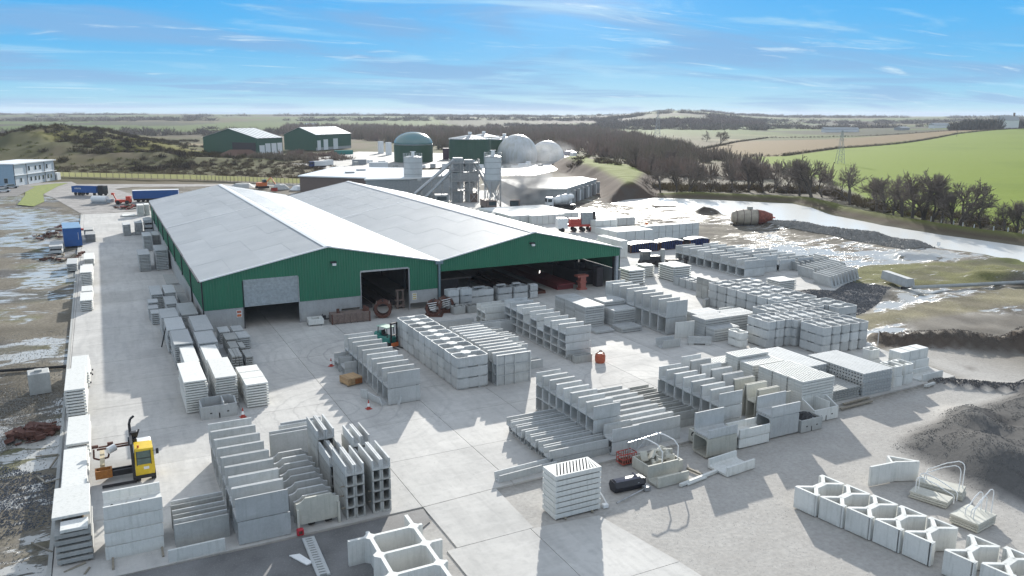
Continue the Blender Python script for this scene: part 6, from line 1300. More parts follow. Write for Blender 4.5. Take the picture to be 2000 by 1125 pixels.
# curved crates of dark slats
for i, (x, y, l) in enumerate(((89.2,124.9,6.6),(96.5,125.2,5.6),(103.5,124.9,4.9))):
    e = empty('curved_mould', (x, y, 0), '%s dark curved steel mould with upright ribs and white top' % ('left','middle','right')[i], 'mould', 'curved dark moulds')
    for k in range(13):
        t = k/12; m_ = MB(); z = 1.55+.28*math.sin(t*math.pi); m_.box(t*l-.07, -.06-.25*math.sin(t*math.pi)*0, .1, t*l+.07, .08, z); m_.build('rib', RUST if k in (0,12) else BLUED, e)
    m_ = MB(); V = []; F = []
    for k in range(9):
        t = k/8; z = 1.6+.28*math.sin(t*math.pi); V += [(t*l,-.1,z),(t*l,2.2,z),(t*l,-.1,z+.07),(t*l,2.2,z+.07)]
    for k in range(8): b = k*4; F += [(b+2,b+6,b+7,b+3),(b,b+4,b+6,b+2),(b+1,b+3,b+7,b+5),(b,b+1,b+5,b+4)]
    m_.add(V, F); m_.build('cover', WHITE, e); m_ = MB(); m_.box(0,.1,.1,l,2.1,1.5); m_.build('core', DARK, e); m_ = MB(); m_.box(-.1,0,0,l+.1,.12,.1); m_.build('skid', RUST, e)
# red lorry-mounted handler behind the shed roof
e = empty('red_handler_lorry', (90.5,155,0), 'red and grey lorry with crane and fork behind the shed roof', 'lorry', None, R_(-18))
m_ = MB(); m_.cbox(0,0,.8,2.4,2.4,3.1,.15); m_.build('cab', WHITE, e); m_ = MB(); m_.box(2.6,0,1.2,7.5,2.4,1.7); m_.box(3,.3,1.7,5.5,2,3.0); m_.build('bed', RED, e); m_ = MB(); m_.cbox(5.6,.2,1.7,8.2,2.2,4.4,.1); m_.build('machine_cab', GREYP, e); m_ = MB(); m_.box(8.6,.3,.4,8.9,.6,4.6); m_.box(8.6,1.7,.4,8.9,2.0,4.6); m_.box(8.6,.3,4.4,8.9,2,4.6); m_.build('mast', DARK, e); m_ = MB(); m_.cbox(7.5,-.2,.4,12.5,1.2,1.1,.1); m_.build('boom', RED, e); wheels(e, (1.2,4,6,7.6), .1, 2.3)
e = empty('orange_post_gate', (110.6,149.1,0), 'orange-red post with dark rail beyond the strapped blocks', 'post'); m_ = MB(); m_.box(-.2,-.2,0,.4,.2,1.9); m_.build('post', ORANGE, e); m_ = MB(); m_.box(.4,-.1,1.7,7.5,.1,1.85); m_.build('rail', DARK, e)
# black loader
e = empty('wheel_loader', (83.5,112.5,0), 'black and white wheel loader between shed and far rows', 'loader', None, R_(-15)); m_ = MB(); m_.cbox(-.8,-.8,.7,.8,.9,1.3,.1); m_.cbox(.6,-.7,.7,2.6,.7,1.9,.1); m_.build('body', DARK, e); m_ = MB(); m_.cbox(-.75,-.75,1.3,.7,.8,2.7,.1); m_.build('cab', GLASS, e); m_ = MB(); m_.box(-.85,-.85,2.7,.8,.9,2.85); m_.build('cab_roof', WHITE, e); wheels(e, (-.3,2.2), -1.0, 1.0, .6); m_ = MB(); m_.tube((3.2,0,.2),(3.2,0,3.0),.4,14); m_.build('upright_tank', COND, e); m_ = MB(); m_.box(3.8,-.3,.9,8,-.1,1.1); m_.box(3.8,.5,.9,8,.7,1.1); m_.box(4,-.3,.3,4.2,.7,1.0); m_.box(7.6,-.3,0,7.8,.7,1.6); m_.build('lifting_arm', DARK, e)
# teal forklift
e = empty('teal_forklift', (27.5,85.5,0), 'teal forklift truck with black mast beside the round-cornered troughs', 'forklift', None, R_(-68))
m_ = MB(); m_.cbox(-1.5,-.6,.3,1.1,.6,1.15,.12); m_.cbox(-1.6,-.6,.5,-.6,.6,1.5,.15); m_.build('body', TEAL, e); m_ = MB()
for sx in (-.9,.75):
    for sy in (-.52,.52): m_.tube((sx,sy,1.1),(sx*.9,sy*.95,2.2),.05,5)
m_.build('guard_post', DARK, e); m_ = MB(); m_.cbox(-1.0,-.6,2.2,.85,.6,2.3); m_.build('guard_roof', simple('pale_green_roof', (.35,.5,.42), .4), e); m_ = MB(); m_.box(1.25,-.5,.1,1.4,-.35,2.9); m_.box(1.25,.35,.1,1.4,.5,2.9); m_.box(1.25,-.5,2.75,1.4,.5,2.9); m_.box(1.25,-.5,1.4,1.4,.5,1.5); m_.build('mast', DARK, e)
m_ = MB(); m_.box(1.42,-.5,.15,1.5,.5,.6); m_.build('carriage', ORANGE, e); m_ = MB(); m_.box(1.45,-.4,.05,2.5,-.28,.1); m_.box(1.45,.28,.05,2.5,.4,.1); m_.build('fork', DARK, e)
for sx in (-1,.85):
    for sy in (-.55,.55): m_ = MB(); m_.tube((sx,sy-.12,.33),(sx,sy+.12,.33),.33,12); m_.build('wheel', RUBBER, e)
m_ = MB(); m_.cbox(-.5,-.25,1.1,0,.25,1.3); m_.cbox(-.6,-.25,1.3,-.45,.25,1.75); m_.build('seat', DARK, e)
# yellow sideloader
e = empty('yellow_sideloader', (.3,59.7,0), 'yellow sideloading lift truck with orange grab arms at the front left', 'lift truck', None)
m_ = MB(); m_.ex('y', [(0,.55),(1.25,.55),(1.3,1.0),(1.25,2.5),(.05,2.55),(0,1.0)], 0, 1.5); m_.build('cab', YEL, e)
m_ = MB(); m_.box(.15,-.03,1.35,1.05,-.005,2.35); m_.build('front_window', simple('tinted_cab_glass', (.10,.15,.13), .1), e); m_ = MB(); m_.box(.12,-.045,1.8,1.08,-.03,1.85); m_.box(.12,-.045,1.3,.16,-.03,2.38); m_.box(1.04,-.045,1.3,1.08,-.03,2.38); m_.build('window_bar', DARK, e)
m_ = MB(); m_.box(.55,-.006,.95,.9,.0,1.15); m_.build('cab_marking', WHITE, e); m_ = MB(); m_.cbox(.1,1.55,.6,1.25,4.0,1.9,.08); m_.build('engine_cover', WHITE, e); m_ = MB(); m_.box(-.2,0,.3,-.02,4.4,3.0); m_.box(-.2,-.05,.3,1.2,.05,.54); m_.build('mast', DARK, e)
m_ = MB(); m_.cbox(-.3,1.7,2.3,.3,2.3,2.7); m_.cbox(-.1,2.0,2.7,.35,2.4,3.1); m_.path([(-.1,2.6,2.8),(-.1,2.7,3.6),(.0,2.8,3.9),(.25,2.9,4.05)], .09, 7); m_.tube((.2,2.2,2.4),(.5,2.3,3.2),.06); m_.build('exhaust_stack', DARK, e)
m_ = MB(); m_.box(-2.3,1.1,.35,-.2,1.3,.75); m_.box(-2.3,1.7,.35,-.2,1.85,.7); m_.box(-2.2,-.1,.08,0,0,.28); m_.build('side_deck', DARK, e)
m_ = MB(); m_.box(-2.4,3.4,1.6,-.2,3.5,1.72); m_.box(-2.3,4.4,1.4,-.2,4.5,1.5); m_.build('grab_rod', RUST, e); m_ = MB()
m_.box(-2.6,1.0,.35,-1.5,1.1,.95); m_.box(-2.6,1.6,.35,-1.5,1.7,.95); m_.box(-2.6,1.1,.35,-2.5,1.6,.95); m_.box(-1.6,1.1,.35,-1.5,1.6,.95); m_.build('grab_box', ORANGE if 0 else simple('brown_orange_steel', (.38,.15,.03), .7, 0, .3, 8), e)
m_ = MB(); m_.box(-2.25,1.7,.9,-1.95,4.8,1.15); m_.build('lifting_beam', simple('buff_paint', (.6,.5,.32), .6), e); m_ = MB(); m_.path([(-2.6,3.2,1.8),(-2.65,3.3,1.1),(-2.3,3.35,.9),(-1.7,3.3,1.0),(-1.5,3.3,1.7)], .07, 5); m_.box(-2.75,3.9,1.6,-2.3,4.1,1.8); m_.box(-1.7,4.0,1.6,-1.3,4.2,1.85); m_.build('clamp_assembly', RUST, e)['kind'] = 'stuff'; m_ = MB(); m_.tube((-1.7,3.3,1.5),(-1.2,3.6,1.6),.28,10); m_.build('reel', WHITE, e)
m_ = MB(); m_.tube((1.2,-.02,2.3),(1.5,-.25,2.35),.02,4); m_.box(1.42,-.3,2.1,1.6,-.26,2.5); m_.build('mirror', DARK, e); m_ = MB(); m_.tube((.3,.3,2.5),(.3,.3,2.72),.07,8); m_.build('beacon', ORANGE, e); m_ = MB(); m_.box(1.276,.3,.9,1.29,1.3,2.3); m_.build('side_window', GLASS, e)
for (x, y) in ((.15,.4),(1.15,.4),(.15,3.6),(1.15,3.6)): m_ = MB(); m_.tube((x-.16,y,.42),(x+.16,y,.42),.42,14); m_.build('wheel', RUBBER, e)
# moulds and machines before the shed
e = empty('mould_box', (24.2,97.2,0), 'brown steel mould box with ribbed sides before the shed wall', 'mould', None, -.05); m_ = MB(); m_.cbox(0,0,.1,5.0,1.6,1.3,.05); m_.build('body', TAN, e)
for i in range(7): m_ = MB(); m_.box(i*.8,-.12,.05,i*.8+.12,-.001,1.35); m_.build('rib', RUST if i in (0,6) else TAN, e)
m_ = MB(); m_.tube((1.0,.8,1.3),(1.0,.8,1.8),.2,10); m_.tube((4.2,.5,1.3),(4.4,.6,2.0),.15,6); m_.box(4.3,.3,1.3,4.9,1.2,1.7); m_.build('clamp', RUST, e)
def drumm(name, x, y, r, label, rz):
    e = empty(name, (x, y, 0), label, 'drum', 'rusty drums by the doorways', rz); m_ = MB(); n = 22; o = [(math.cos(i*2*math.pi/n), math.sin(i*2*math.pi/n)) for i in range(n)]
    V = []; 
    for yy in (0, 1.3): V += [(r*a, yy, r+r*b) for a, b in o]+[(r*.68*a, yy, r+r*.68*b) for a, b in o]
    F = []
    for i in range(n): j = (i+1)%n; F += [(i,2*n+i,2*n+j,j),(n+i,n+j,3*n+j,3*n+i),(i,j,n+j,n+i),(2*n+i,3*n+i,3*n+j,2*n+j)]
    m_.add(V, F); m_.build('drum_ring', RUST, e)
    for i in range(8): a = i*.785; m_ = MB(); m_.tube((r*math.cos(a),-.12,r+r*math.sin(a)),(r*math.cos(a),1.42,r+r*math.sin(a)),.09,5); m_.build('tie_bar', TAN if i%2 else DARK, e)
    return e
drumm('rusty_drum', 31.0, 97.6, 1.15, 'rusty ring drum right of the brown mould box', -.35)
for i, (x, y, t) in enumerate(((37.2,95.6,'left rusty ribbed drum before the valley post'),(39.6,96.8,'right rusty ribbed drum before the valley post'))):
    e = drumm('rusty_drum', x, y, 1.05, t, -.5+i*.3); m_ = MB()
    for k in range(4): m_.tube((-.7+.1*k,-.15-.02*k,1.75-.28*k),(.5-.05*k,-.15,1.95-.28*k),.05,5)
    m_.build('hose_coil', WHITE, e); m_ = MB(); m_.box(-1.2,-.3,0,1.2,1.6,.12); m_.build('skid', RUST, e)
e = empty('concrete_cover', (21.4,97.6,0), 'pale square frame unit on blocks beside the roller door', 'frame unit', None, -.1); m_ = MB(); m_.box(0,0,.2,1.9,.5,.8); m_.box(0,1.4,.2,1.9,1.9,.8); m_.box(0,.5,.2,.5,1.4,.8); m_.box(1.4,.5,.2,1.9,1.4,.8); m_.build('frame_body', CONN, e); m_ = MB(); m_.box(0,.1,0,.3,1.8,.2); m_.box(1.6,.1,0,1.9,1.8,.2); m_.build('foot', COND, e)
m_ = MB(); m_.box(0,0,.2,2.8,.2,.35); m_.tube((.2,0,.3),(.6,0,1.0),.05); m_.tube((2.4,0,.3),(2.6,.1,1.3),.06); m_.box(.6,-.1,.35,1.0,.2,.8); m_.box(1.4,-.1,.35,1.8,.2,.75); m_.box(0,-.3,0,.2,.4,.2); m_.box(2.6,-.3,0,2.8,.4,.2); tag(m_.build('tow_frame', DARK, loc=(23.0,99.3,0)), 'dark towing frame lying against the concrete shed wall', 'frame')
# ---------------- S long channels at the right front
e = put('long_trough', m_trough(4.95,.85,.62,.09,.12), 23.55, 47.95, 0, 'single long trough lying at the front of the yard', 'trough', None, .07)
for i in range(7):
    put('long_trough', m_trough(5.2,.92,.62,.08,.14), 28.45+jit(.08), 48.75+i*1.13, .0, '%s lower long trough left of the channel block' % nth(i,7), 'trough', 'long troughs left of the channel block')
    put('long_trough', m_u(5.3,.86,.66,.1,0), 28.2+jit(.12), 48.75+i*1.13, .65, '%s upper long trough left of the channel block' % nth(i,7), 'trough', 'long troughs left of the channel block')
urow(33.5,48.4,2.5,1.3,1.03,.09,1,2,'the low stack before the channel block',0)
urow(33.0,50.3,2.5,1.15,1.12,.09,8,3,'the three-high channel block beside the long troughs',0,1.2)
for i in range(8):
    put('deep_trough', m_u(4.7,.98,1.0,.1,0), 35.75+jit(.06), 48.8+i*1.05, 0, '%s lower deep trough right of the channel block' % nth(i,8), 'trough', 'deep troughs right of the channel block')
    put('deep_trough', m_u(4.7,.98,1.0,.1,0), 35.75+jit(.1), 48.8+i*1.05, 1.02, '%s upper deep trough right of the channel block' % nth(i,8), 'trough', 'deep troughs right of the channel block')
for i in range(6):
    for k in range(2): put('shadow_trough', m_u(3.0,.9,.7,.09,2), 40.7+jit(.1), 50.6+i*1.25, k*.72, '%s %s grey trough in the gap between the two channel blocks' % (nth(i,6), ('lower','upper')[k]), 'trough', 'troughs in the gap between blocks')
e = empty('planter_box', (40.9,47.0,0), 'cream box trough with a black painted logo on its end', 'trough', None); m_ = MB(); m_.box(0,0,0,2.0,1.3,.12); m_.box(0,0,.12,.12,1.3,1.0); m_.box(1.88,0,.12,2.0,1.3,1.0); m_.box(.12,0,.12,1.88,.12,1.0); m_.box(.12,1.18,.12,1.88,1.3,1.0); m_.build('shell', CREAM, e)
def ringmark(e, cx, cy, cz, r, mat, ax='y'):
    m_ = MB(); n = 18; V = []; F = []
    for i in range(n+1):
        a = -.2+i*5.4/n
        for rr in (r, r*.62): V.append((cx, cy+rr*math.cos(a), cz+rr*math.sin(a)) if ax == 'x' else (cx+rr*math.cos(a), cy, cz+rr*math.sin(a)))
    for i in range(n): F.append((2*i,2*i+1,2*i+3,2*i+2))
    m_.add(V, F); m_.box(cx-.001, cy-.12, cz-.04, cx+.001, cy+.16, cz+.04); return m_.build('painted_logo', mat, e)
ringmark(e, -.004, .62, .56, .36, DARK, 'x')
# T front right group
put('box_culvert', m_box(2.95,1.75,1.58,.13,3), 39.75, 44.65, .03, 'cream box culvert under a U channel at the right front', 'culvert', None)
put('channel_unit', m_u(2.9,1.75,.66,.12,0,'x',1.55), 39.8, 44.65, 1.64, 'U channel with a tall rear wall on the cream box culvert', 'channel', None)
put('channel_unit', m_u(2.95,1.95,.72,.16,1), 39.0, 41.5, 0, 'wide pale U channel lying at the foot of the cream culvert', 'channel', None, .1)
urow(43.3,45.0,3.2,1.7,.74,.13,1,2,'the low wide pair between the two tall units',1); urow(43.6,46.9,3.0,.8,.9,.1,2,1,'the pair behind the low wide channels',0,.9)
put('box_culvert', m_box(3.15,1.7,1.85,.14,0), 46.9, 45.35, 0, 'large blue-grey box culvert carrying a channel at the right front', 'culvert', None)
put('channel_unit', m_u(3.15,1.75,.9,.12,0,'x',1.3), 46.95, 45.35, 1.87, 'channel with a high rear wall on the large box culvert', 'channel', None)
urow(43.65,47.9,2.45,1.14,1.16,.1,7,3,'the block of channels right of the grey gap',0,1.18,bl=.0)
for i in range(8):
    for k in range(2): put('splayed_channel', m_u(2.35,1.05,1.35 if k else 1.6,.1,3 if i < 3 else 0,'x',0,.18 if k else .0), 48.55+.03*i, 47.4+i*1.52, k*1.63, '%s %s splayed channel in the row before the slotted slabs' % (nth(i,8), ('lower','upper')[k]), 'channel', 'splayed channels')
e = notch_tank('coal_tank', 50.25, 45.2, 2.45, 1.9, 1.05, 'small tank heaped with black coal beside the large culvert', COND)
V = []; F = []; n = 13
for j in range(n):
    for i in range(n): V.append((.15+2.15*i/(n-1), .15+1.5*j/(n-1), .85+.5*math.sin(math.pi*i/(n-1))*math.sin(math.pi*j/(n-1))+jit(.09)))
for j in range(n-1):
    for i in range(n-1): a = j*n+i; F.append((a,a+1,a+n+1,a+n))
m_ = MB(); m_.add(V, F); tag(m_.build('coal_heap', simple('coal', (.012,.012,.014), .6), loc=(50.25,45.2,0)), 'black coal heaped in the small grey tank', 'coal')
notch_tank('high_backed_tank', 53.0, 46.35, 2.9, 2.0, 1.1, 'pale tank with a raised back right of the coal tank', CONN, 0, .55)
# slotted slabs at the right
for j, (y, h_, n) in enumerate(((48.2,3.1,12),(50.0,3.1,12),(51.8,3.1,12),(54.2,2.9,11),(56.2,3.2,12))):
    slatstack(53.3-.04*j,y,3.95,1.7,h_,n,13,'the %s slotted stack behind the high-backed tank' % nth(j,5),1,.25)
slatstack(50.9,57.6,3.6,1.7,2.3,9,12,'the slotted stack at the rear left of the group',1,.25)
# rusty topped slabs and ribbed slabs
for k in range(5): put('ribbed_slab', m_beam(3.9,2.8,.22,2), 58.1+jit(.1), 49.2+jit(.05), k*.225, '%s dirty brown-edged ribbed slab in the low stack' % level(k,5), 'slab', 'dirty ribbed slabs')
for k in range(7): put('ribbed_slab', m_beam(4.05,6.8,.32,0), 62.25+jit(.03), 49.1+jit(.03), k*.325, '%s ribbed slab of the big stack by the right yard edge' % level(k,7), 'slab', 'ribbed slabs at the right edge')
for k in range(6): put('ribbed_slab', m_beam(3.2,6.5,.36,0), 58.8+jit(.05), 53.2+jit(.03), k*.365, '%s ribbed slab of the stack behind the dirty ones' % level(k,6), 'slab', 'ribbed slabs behind the dirty stack')
for i, (x, y, l, rz) in enumerate(((57.7,47.5,4.3,.04),(59.0,48.3,3.6,.06))): m_ = MB(); m_.box(0,0,0,l,.22,.12); tag(m_.build('timber_baulk', WOODG, loc=(x,y,.0), rz=rz), '%s grey timber baulk before the dirty ribbed slabs' % ('front','rear')[i], 'timber', 'timber baulks')
# right-hand boxes
def boxunit(x, y, w, d, h, z, label, mat=1, open_=1, rz=0, grp='pale box units at the right corner'):
    me_ = m_tank(w, d, h, mat, 'x', 0) if open_ else m_blk(w, d, h, mat); put('box_unit', me_, x, y, z, label, 'box unit', grp, rz)
boxunit(67.2,49.5,1.35,1.9,1.05,0,'lower left box unit at the right yard corner'); boxunit(67.1,49.6,1.4,1.8,1.0,1.07,'upper left box unit at the right yard corner'); boxunit(68.9,49.7,1.4,1.8,1.0,0,'lower right box unit of the corner pair'); boxunit(68.9,49.8,1.4,1.8,.95,1.02,'upper right box unit of the corner pair')
for i in range(3): put('long_box_unit', m_blk(1.4,1.5,1.05), 72.0+i*1.5, 52.6+i*.05, 1.0, '%s block of the raised row at the right corner' % ('left','middle','right')[i], 'block', 'raised row of blocks')
for i in range(2): put('long_box_unit', m_blk(2.2,1.6,.98), 72.0+i*2.25, 52.5, 0, '%s base block under the raised row at the right corner' % ('left','right')[i], 'block', 'base blocks')
put('channel_unit', m_u(3.2,1.7,.75,.14,1), 71.2, 49.35, 0, 'wide channel lying at the far right corner of the yard', 'channel', None, .03)
boxunit(70.3,54.8,1.5,1.3,.9,0,'lower box unit behind the corner pair'); boxunit(70.3,54.9,1.5,1.2,1.0,.92,'upper box unit behind the corner pair')
boxunit(71.1,50.9,.9,1.4,.9,0,'narrow block just left of the wide channel') if 0 else None
m_ = MB(); m_.box(0,0,0,1.6,.25,.22); m_.box(.2,-.1,.0,.5,0,.3); tag(m_.build('broken_block', CONN, loc=(70.2,48.2,0), rz=.1), 'small broken pale block on the yard edge', 'block'); m_ = MB(); m_.tube((0,0,-.1),(0,0,1.5),.04,5); tag(m_.build('marker_post', WHITE, loc=(78.6,60.6,0)), 'thin pale marker post at the corner of the yard', 'post')
# ---------------- middle front odds and ends
e = empty('cream_bin', (33.75,43.9,0), 'cream concrete bin full of broken pieces with white hoops', 'bin'); m_ = MB(); L_, D_, h_ = 3.05, 2.2, .85
m_.box(0,0,0,L_,D_,.12); m_.box(0,0,.12,L_,.12,h_); m_.box(0,D_-.12,.12,L_,D_,h_); m_.box(0,.12,.12,.12,D_-.12,h_); m_.box(L_-.12,.12,.12,L_,D_-.12,h_); m_.build('shell', CREAM, e)
for i in range(22):
    m_ = MB(); w_ = random.uniform(.35,.8); m_.cbox(-w_/2,-.09,-.35,w_/2,.09,.4,.02); o = m_.build('concrete_offcut', CREAM, None, loc=(33.75+.5+random.random()*2.1, 43.9+.4+random.random()*1.5, .55+random.random()*.55)); o.rotation_euler = (jit(.9), jit(.9), random.random()*3.1); tag(o, 'broken cream concrete piece heaped in the cream bin', 'concrete piece', 'pieces in the cream bin')
def hoop(name, pts, label, r=.035, parent=None, mat=WHITE):
    m_ = MB(); m_.path(pts, r, 7); o = m_.build(name, mat, parent); return tag(o, label, 'hoop rail') if label else o
hoop('hoop_rail', [(36.35,44.0,.0),(36.35,44.0,2.0),(36.1,44.2,2.45),(35.6,44.8,2.75),(35.2,45.3,2.8)], 'white bent hoop pole at the right of the cream bin', .05)
hoop('hoop_rail', [(34.75,43.8,.0),(34.75,43.8,1.9),(34.5,44.1,2.4),(34.0,44.7,2.7),(33.8,45.0,2.7)], 'white bent hoop pole at the left of the cream bin', .05)
m_ = MB()
for a, b in (((34.0,46.9,.2),(33.9,46.9,1.6)),((33.9,46.9,1.6),(37.2,47.2,1.7)),((37.2,47.2,1.7),(37.2,47.2,.9)),((37.2,47.2,.9),(34.0,46.9,1.0)),((34.0,46.9,.2),(35.2,46.6,1.6))): m_.tube(a, b, .035, 5)
for i in range(9): m_.tube((34.0+i*.38,46.93,1.0),(34.1+i*.38,46.95,1.62),.022,4)
tag(m_.build('galvanised_gate_frame', STEEL), 'galvanised rail frame leaning behind the cream bin', 'rail frame')
e = empty('red_crate', (33.2,46.5,0), 'red wire basket beside the white hoops', 'basket', None, .05); m_ = MB()
for z in (.1,.45,.85):
    for a, b in (((0,0,z),(1.3,0,z)),((1.3,0,z),(1.3,.8,z)),((1.3,.8,z),(0,.8,z)),((0,.8,z),(0,0,z))): m_.tube(a, b, .035, 4)
m_.build('rail', RED, e); m_ = MB()
for i in range(7): m_.tube((i*.215,0,.05),(i*.215,0,.88),.03,4); m_.tube((i*.215,.8,.05),(i*.215,.8,.88),.03,4)
m_.build('bar', REDF, e); m_ = MB(); m_.box(.1,.1,.05,1.2,.7,.3); m_.build('base_tray', RUST, e)
urow(33.3,42.2,2.7,.95,.75,.1,1,1,'x',3,Hb=1.1) if 0 else put('channel_unit', m_u(2.75,1.3,.78,.13,3,'x',1.2), 33.3, 42.3, 0, 'cream channel with one tall wall in front of the cream bin', 'channel', None, -.0)
m_ = MB(); m_.box(0,0,0,4.0,.22,.2); m_.box(.6,-.14,0,2.6,-.001,.12); tag(m_.build('narrow_beam', CONN, loc=(34.9,41.7,.02), rz=.17), 'narrow white beam lying on the gravel beside the cream channel', 'beam'); m_ = MB(); m_.box(0,0,0,.16,1.4,.15); tag(m_.build('narrow_beam', WOODG, loc=(37.4,42.5,.02), rz=.2), 'short grey bar behind the narrow white beam', 'beam')
e = empty('black_float', (30.1,42.9,0), 'dark navy fabric-covered drum bag lying on the gravel', 'bag', None, -.05); m_ = MB(); m_.ex('x', [(.05,.05),(.75,.02),(.95,.4),(.8,.75),(.15,.75),(-.05,.4)], 0, 2.4); m_.build('body', BLACKP, e); m_ = MB(); m_.ex('x', [(.15,.755),(.8,.755),(.6,.84),(.3,.84)], .15, 2.2); m_.tube((1.9,.3,.84),(1.8,.7,1.0),.08,6); m_.build('cover', simple('grey_straps', (.12,.12,.15), .5), e); m_ = MB(); m_.cbox(2.2,.1,.3,2.6,.7,.7,.06); m_.build('end_cap', BLACKP, e); m_ = MB(); m_.tube((1.9,.0,.45),(1.9,.04,.45),.07,8); m_.build('badge', WHITE, e)
m_ = MB(); m_.tube((29.3,41.6,.12),(32.6,42.6,.12),.05,6); m_.box(32.2,42.3,0,32.7,42.7,.3); tag(m_.build('long_pole', STEEL), 'long grey pole on the gravel in front of the navy bag', 'pole')
m_ = MB(); m_.path([(28.35,42.3,.9),(28.5,42.0,.5),(28.6,41.7,.12),(28.4,41.5,.08)], .05, 5); m_.cbox(28.2,41.5,.0,28.6,41.8,.25); tag(m_.build('strap_ratchet', WHITE), 'white strap and clamp lying against the slotted stack', 'strap')
# V the white slotted stack at the centre front
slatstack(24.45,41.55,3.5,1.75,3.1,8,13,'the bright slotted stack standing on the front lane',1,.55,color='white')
for i, x in enumerate((25.1,27.2)): m_ = MB(); m_.box(x,41.5,-.0,x+.12,43.3,.08) if 0 else m_.box(x,41.35,.0,x+.12,41.6,.1); tag(m_.build('timber_bearer', WOODG), '%s timber end under the bright slotted stack' % ('left','right')[i], 'timber')
# slotted drain cover strip and odd bits on the dark tarmac
e = empty('slotted_drain_slab', (9.15,46.45,0), 'long slotted concrete strip lying towards the camera on dark tarmac', 'slotted slab', None, R_(-92)); m_ = MB(); n = 16; L_ = 4.6
m_.box(0,-.05,.02,L_,.12,.14); m_.box(0,.5,.02,L_,.7,.14)
for i in range(n+1): a = i*L_/n; m_.box(a,.12,.02,min(L_,a+L_/n*.6),.5,.139)
m_.build('slab', CON, e)
x, y = at(578, 1100); m_ = MB(); m_.add([(x-.2,y+.9,.03),(x+.5,y-.6,.03),(x+.9,y-.5,.03),(x+.4,y+.8,.03),(x-.2,y+.9,.1),(x+.5,y-.6,.1),(x+.9,y-.5,.1),(x+.4,y+.8,.1)], [(3,2,1,0),(4,5,6,7),(0,1,5,4),(1,2,6,5),(2,3,7,6),(3,0,4,7)]); tag(m_.build('flat_offcut', WHITE), 'flat white offcut beside the slotted strip', 'offcut')
# open frame unit at the bottom edge: two long walls, cross walls, gussets
e = empty('double_cell_frame', (11.9,41.4,0), 'white concrete double-cell frame unit cut by the bottom edge', 'frame unit', None, .0)
H_ = 1.6; m_ = MB()
def wl(m, a, b, t, h0, h1): 
    d = Vector((b[0]-a[0], b[1]-a[1])); n = Vector((-d.y, d.x)).normalized()*t/2; m.ex('z', [(a[0]+n.x,a[1]+n.y),(a[0]-n.x,a[1]-n.y),(b[0]-n.x,b[1]-n.y),(b[0]+n.x,b[1]+n.y)][::1], h0, h1)
wl(m_, (-1.0,.9), (3.6,.9), .2, 0, H_); m_.build('cross_wall', CONN, e); m_ = MB(); wl(m_, (.2,-1.3), (4.0,-1.3), .2, 0, H_) ; m_.build('cross_wall', CONN, e); m_ = MB(); wl(m_, (-.9,-3.6), (3.4,-3.6), .2, 0, H_); m_.build('cross_wall', CONN, e)
m_ = MB(); wl(m_, (3.1,2.4), (2.9,-6), .22, 0, H_-.004); m_.build('long_wall', CONN, e); m_ = MB(); wl(m_, (.35,1.5), (.15,-6), .22, 0, H_-.004); m_.build('long_wall', CONN, e)
for (cx, cy) in ((.3,.9),(.2,-1.3),(3.05,.9),(3.0,-1.3),(.2,-3.6),(2.95,-3.6)):
    m_ = MB(); s_ = .42; m_.ex('z', [(cx-s_*.8,cy-.099),(cx,cy-s_),(cx+s_*.8,cy-.099),(cx+s_*.8,cy+.099),(cx,cy+s_),(cx-s_*.8,cy+.099)][::1], .002, H_-.002); m_.build('gusset', CONN, e)
# ---------------- W the X-webbed retaining units at the lower right
def web_unit(w, d, h):
    """square-ish cell: two long sheets top and bottom with crossing diagonals; built as parts"""
    out = []
    t = .13
    def poly(pts, nm, z0=0, z1=h): m = MB(); m.ex('z', pts, z0, z1); out.append((nm, m.mesh(nm, CONN)))
    def bar(a, b, tt, nm, dz=0):
        D_ = Vector((b[0]-a[0], b[1]-a[1])); n = Vector((-D_.y, D_.x)).normalized()*tt/2; poly([(a[0]+n.x,a[1]+n.y),(a[0]-n.x,a[1]-n.y),(b[0]-n.x,b[1]-n.y),(b[0]+n.x,b[1]+n.y)], nm, 0, h-dz)
    return out, bar, poly
def build_web():
    h = 1.5; L_ = 3.0; W_ = 1.75; out, bar, poly = web_unit(W_, L_, h)
    # local: x across row (0..L_, away from camera side), y along row (0..W_)
    bar((.0,.0+.06),(.0,W_-.06),.16,'face_wall'); bar((L_,.06),(L_,W_-.06),.16,'face_wall')
    bar((.05,W_-.12),(L_*.36,W_*.5),.24,'web',.004); bar((.05,.12),(L_*.36,W_*.5),.24,'web',.004)
    bar((L_-.05,W_-.12),(L_*.64,W_*.5),.24,'web',.004); bar((L_-.05,.12),(L_*.64,W_*.5),.24,'web',.004)
    bar((L_*.34,W_*.5),(L_*.66,W_*.5),.42,'web_core',.008)
    poly([(-.08,-.02),(.3,-.02),(.3,.14),(-.08,.14)], 'nib', 0, h-.012); poly([(L_-.3,W_-.14),(L_+.08,W_-.14),(L_+.08,W_+.02),(L_-.3,W_+.02)], 'nib', 0, h-.012)
    return out
WEB = build_web()
def place_web(x, y, rz, label, grp):
    e = empty('webbed_retaining_unit', (x, y, 0), label, 'retaining unit', grp, rz)
    for nm, me_ in WEB: link(nm, me_, e)
    return e
for i in range(5):
    t = i; x, y = 41.55-.34*i, 26.95+1.84*i
    place_web(x, y, R_(8), '%s white X-webbed wall unit in the diagonal row of five' % (('nearest','second nearest','middle','fourth','furthest')[i]), 'X-webbed wall units in the row of five')
for i in range(3): x, y = 42.75-.55*i+.9*(i==0)*0, 20.8+1.84*i; place_web(x+.1, y, R_(8), '%s white X-webbed wall unit at the bottom right corner' % ('nearest','middle','rear')[i], 'X-webbed wall units at the corner')
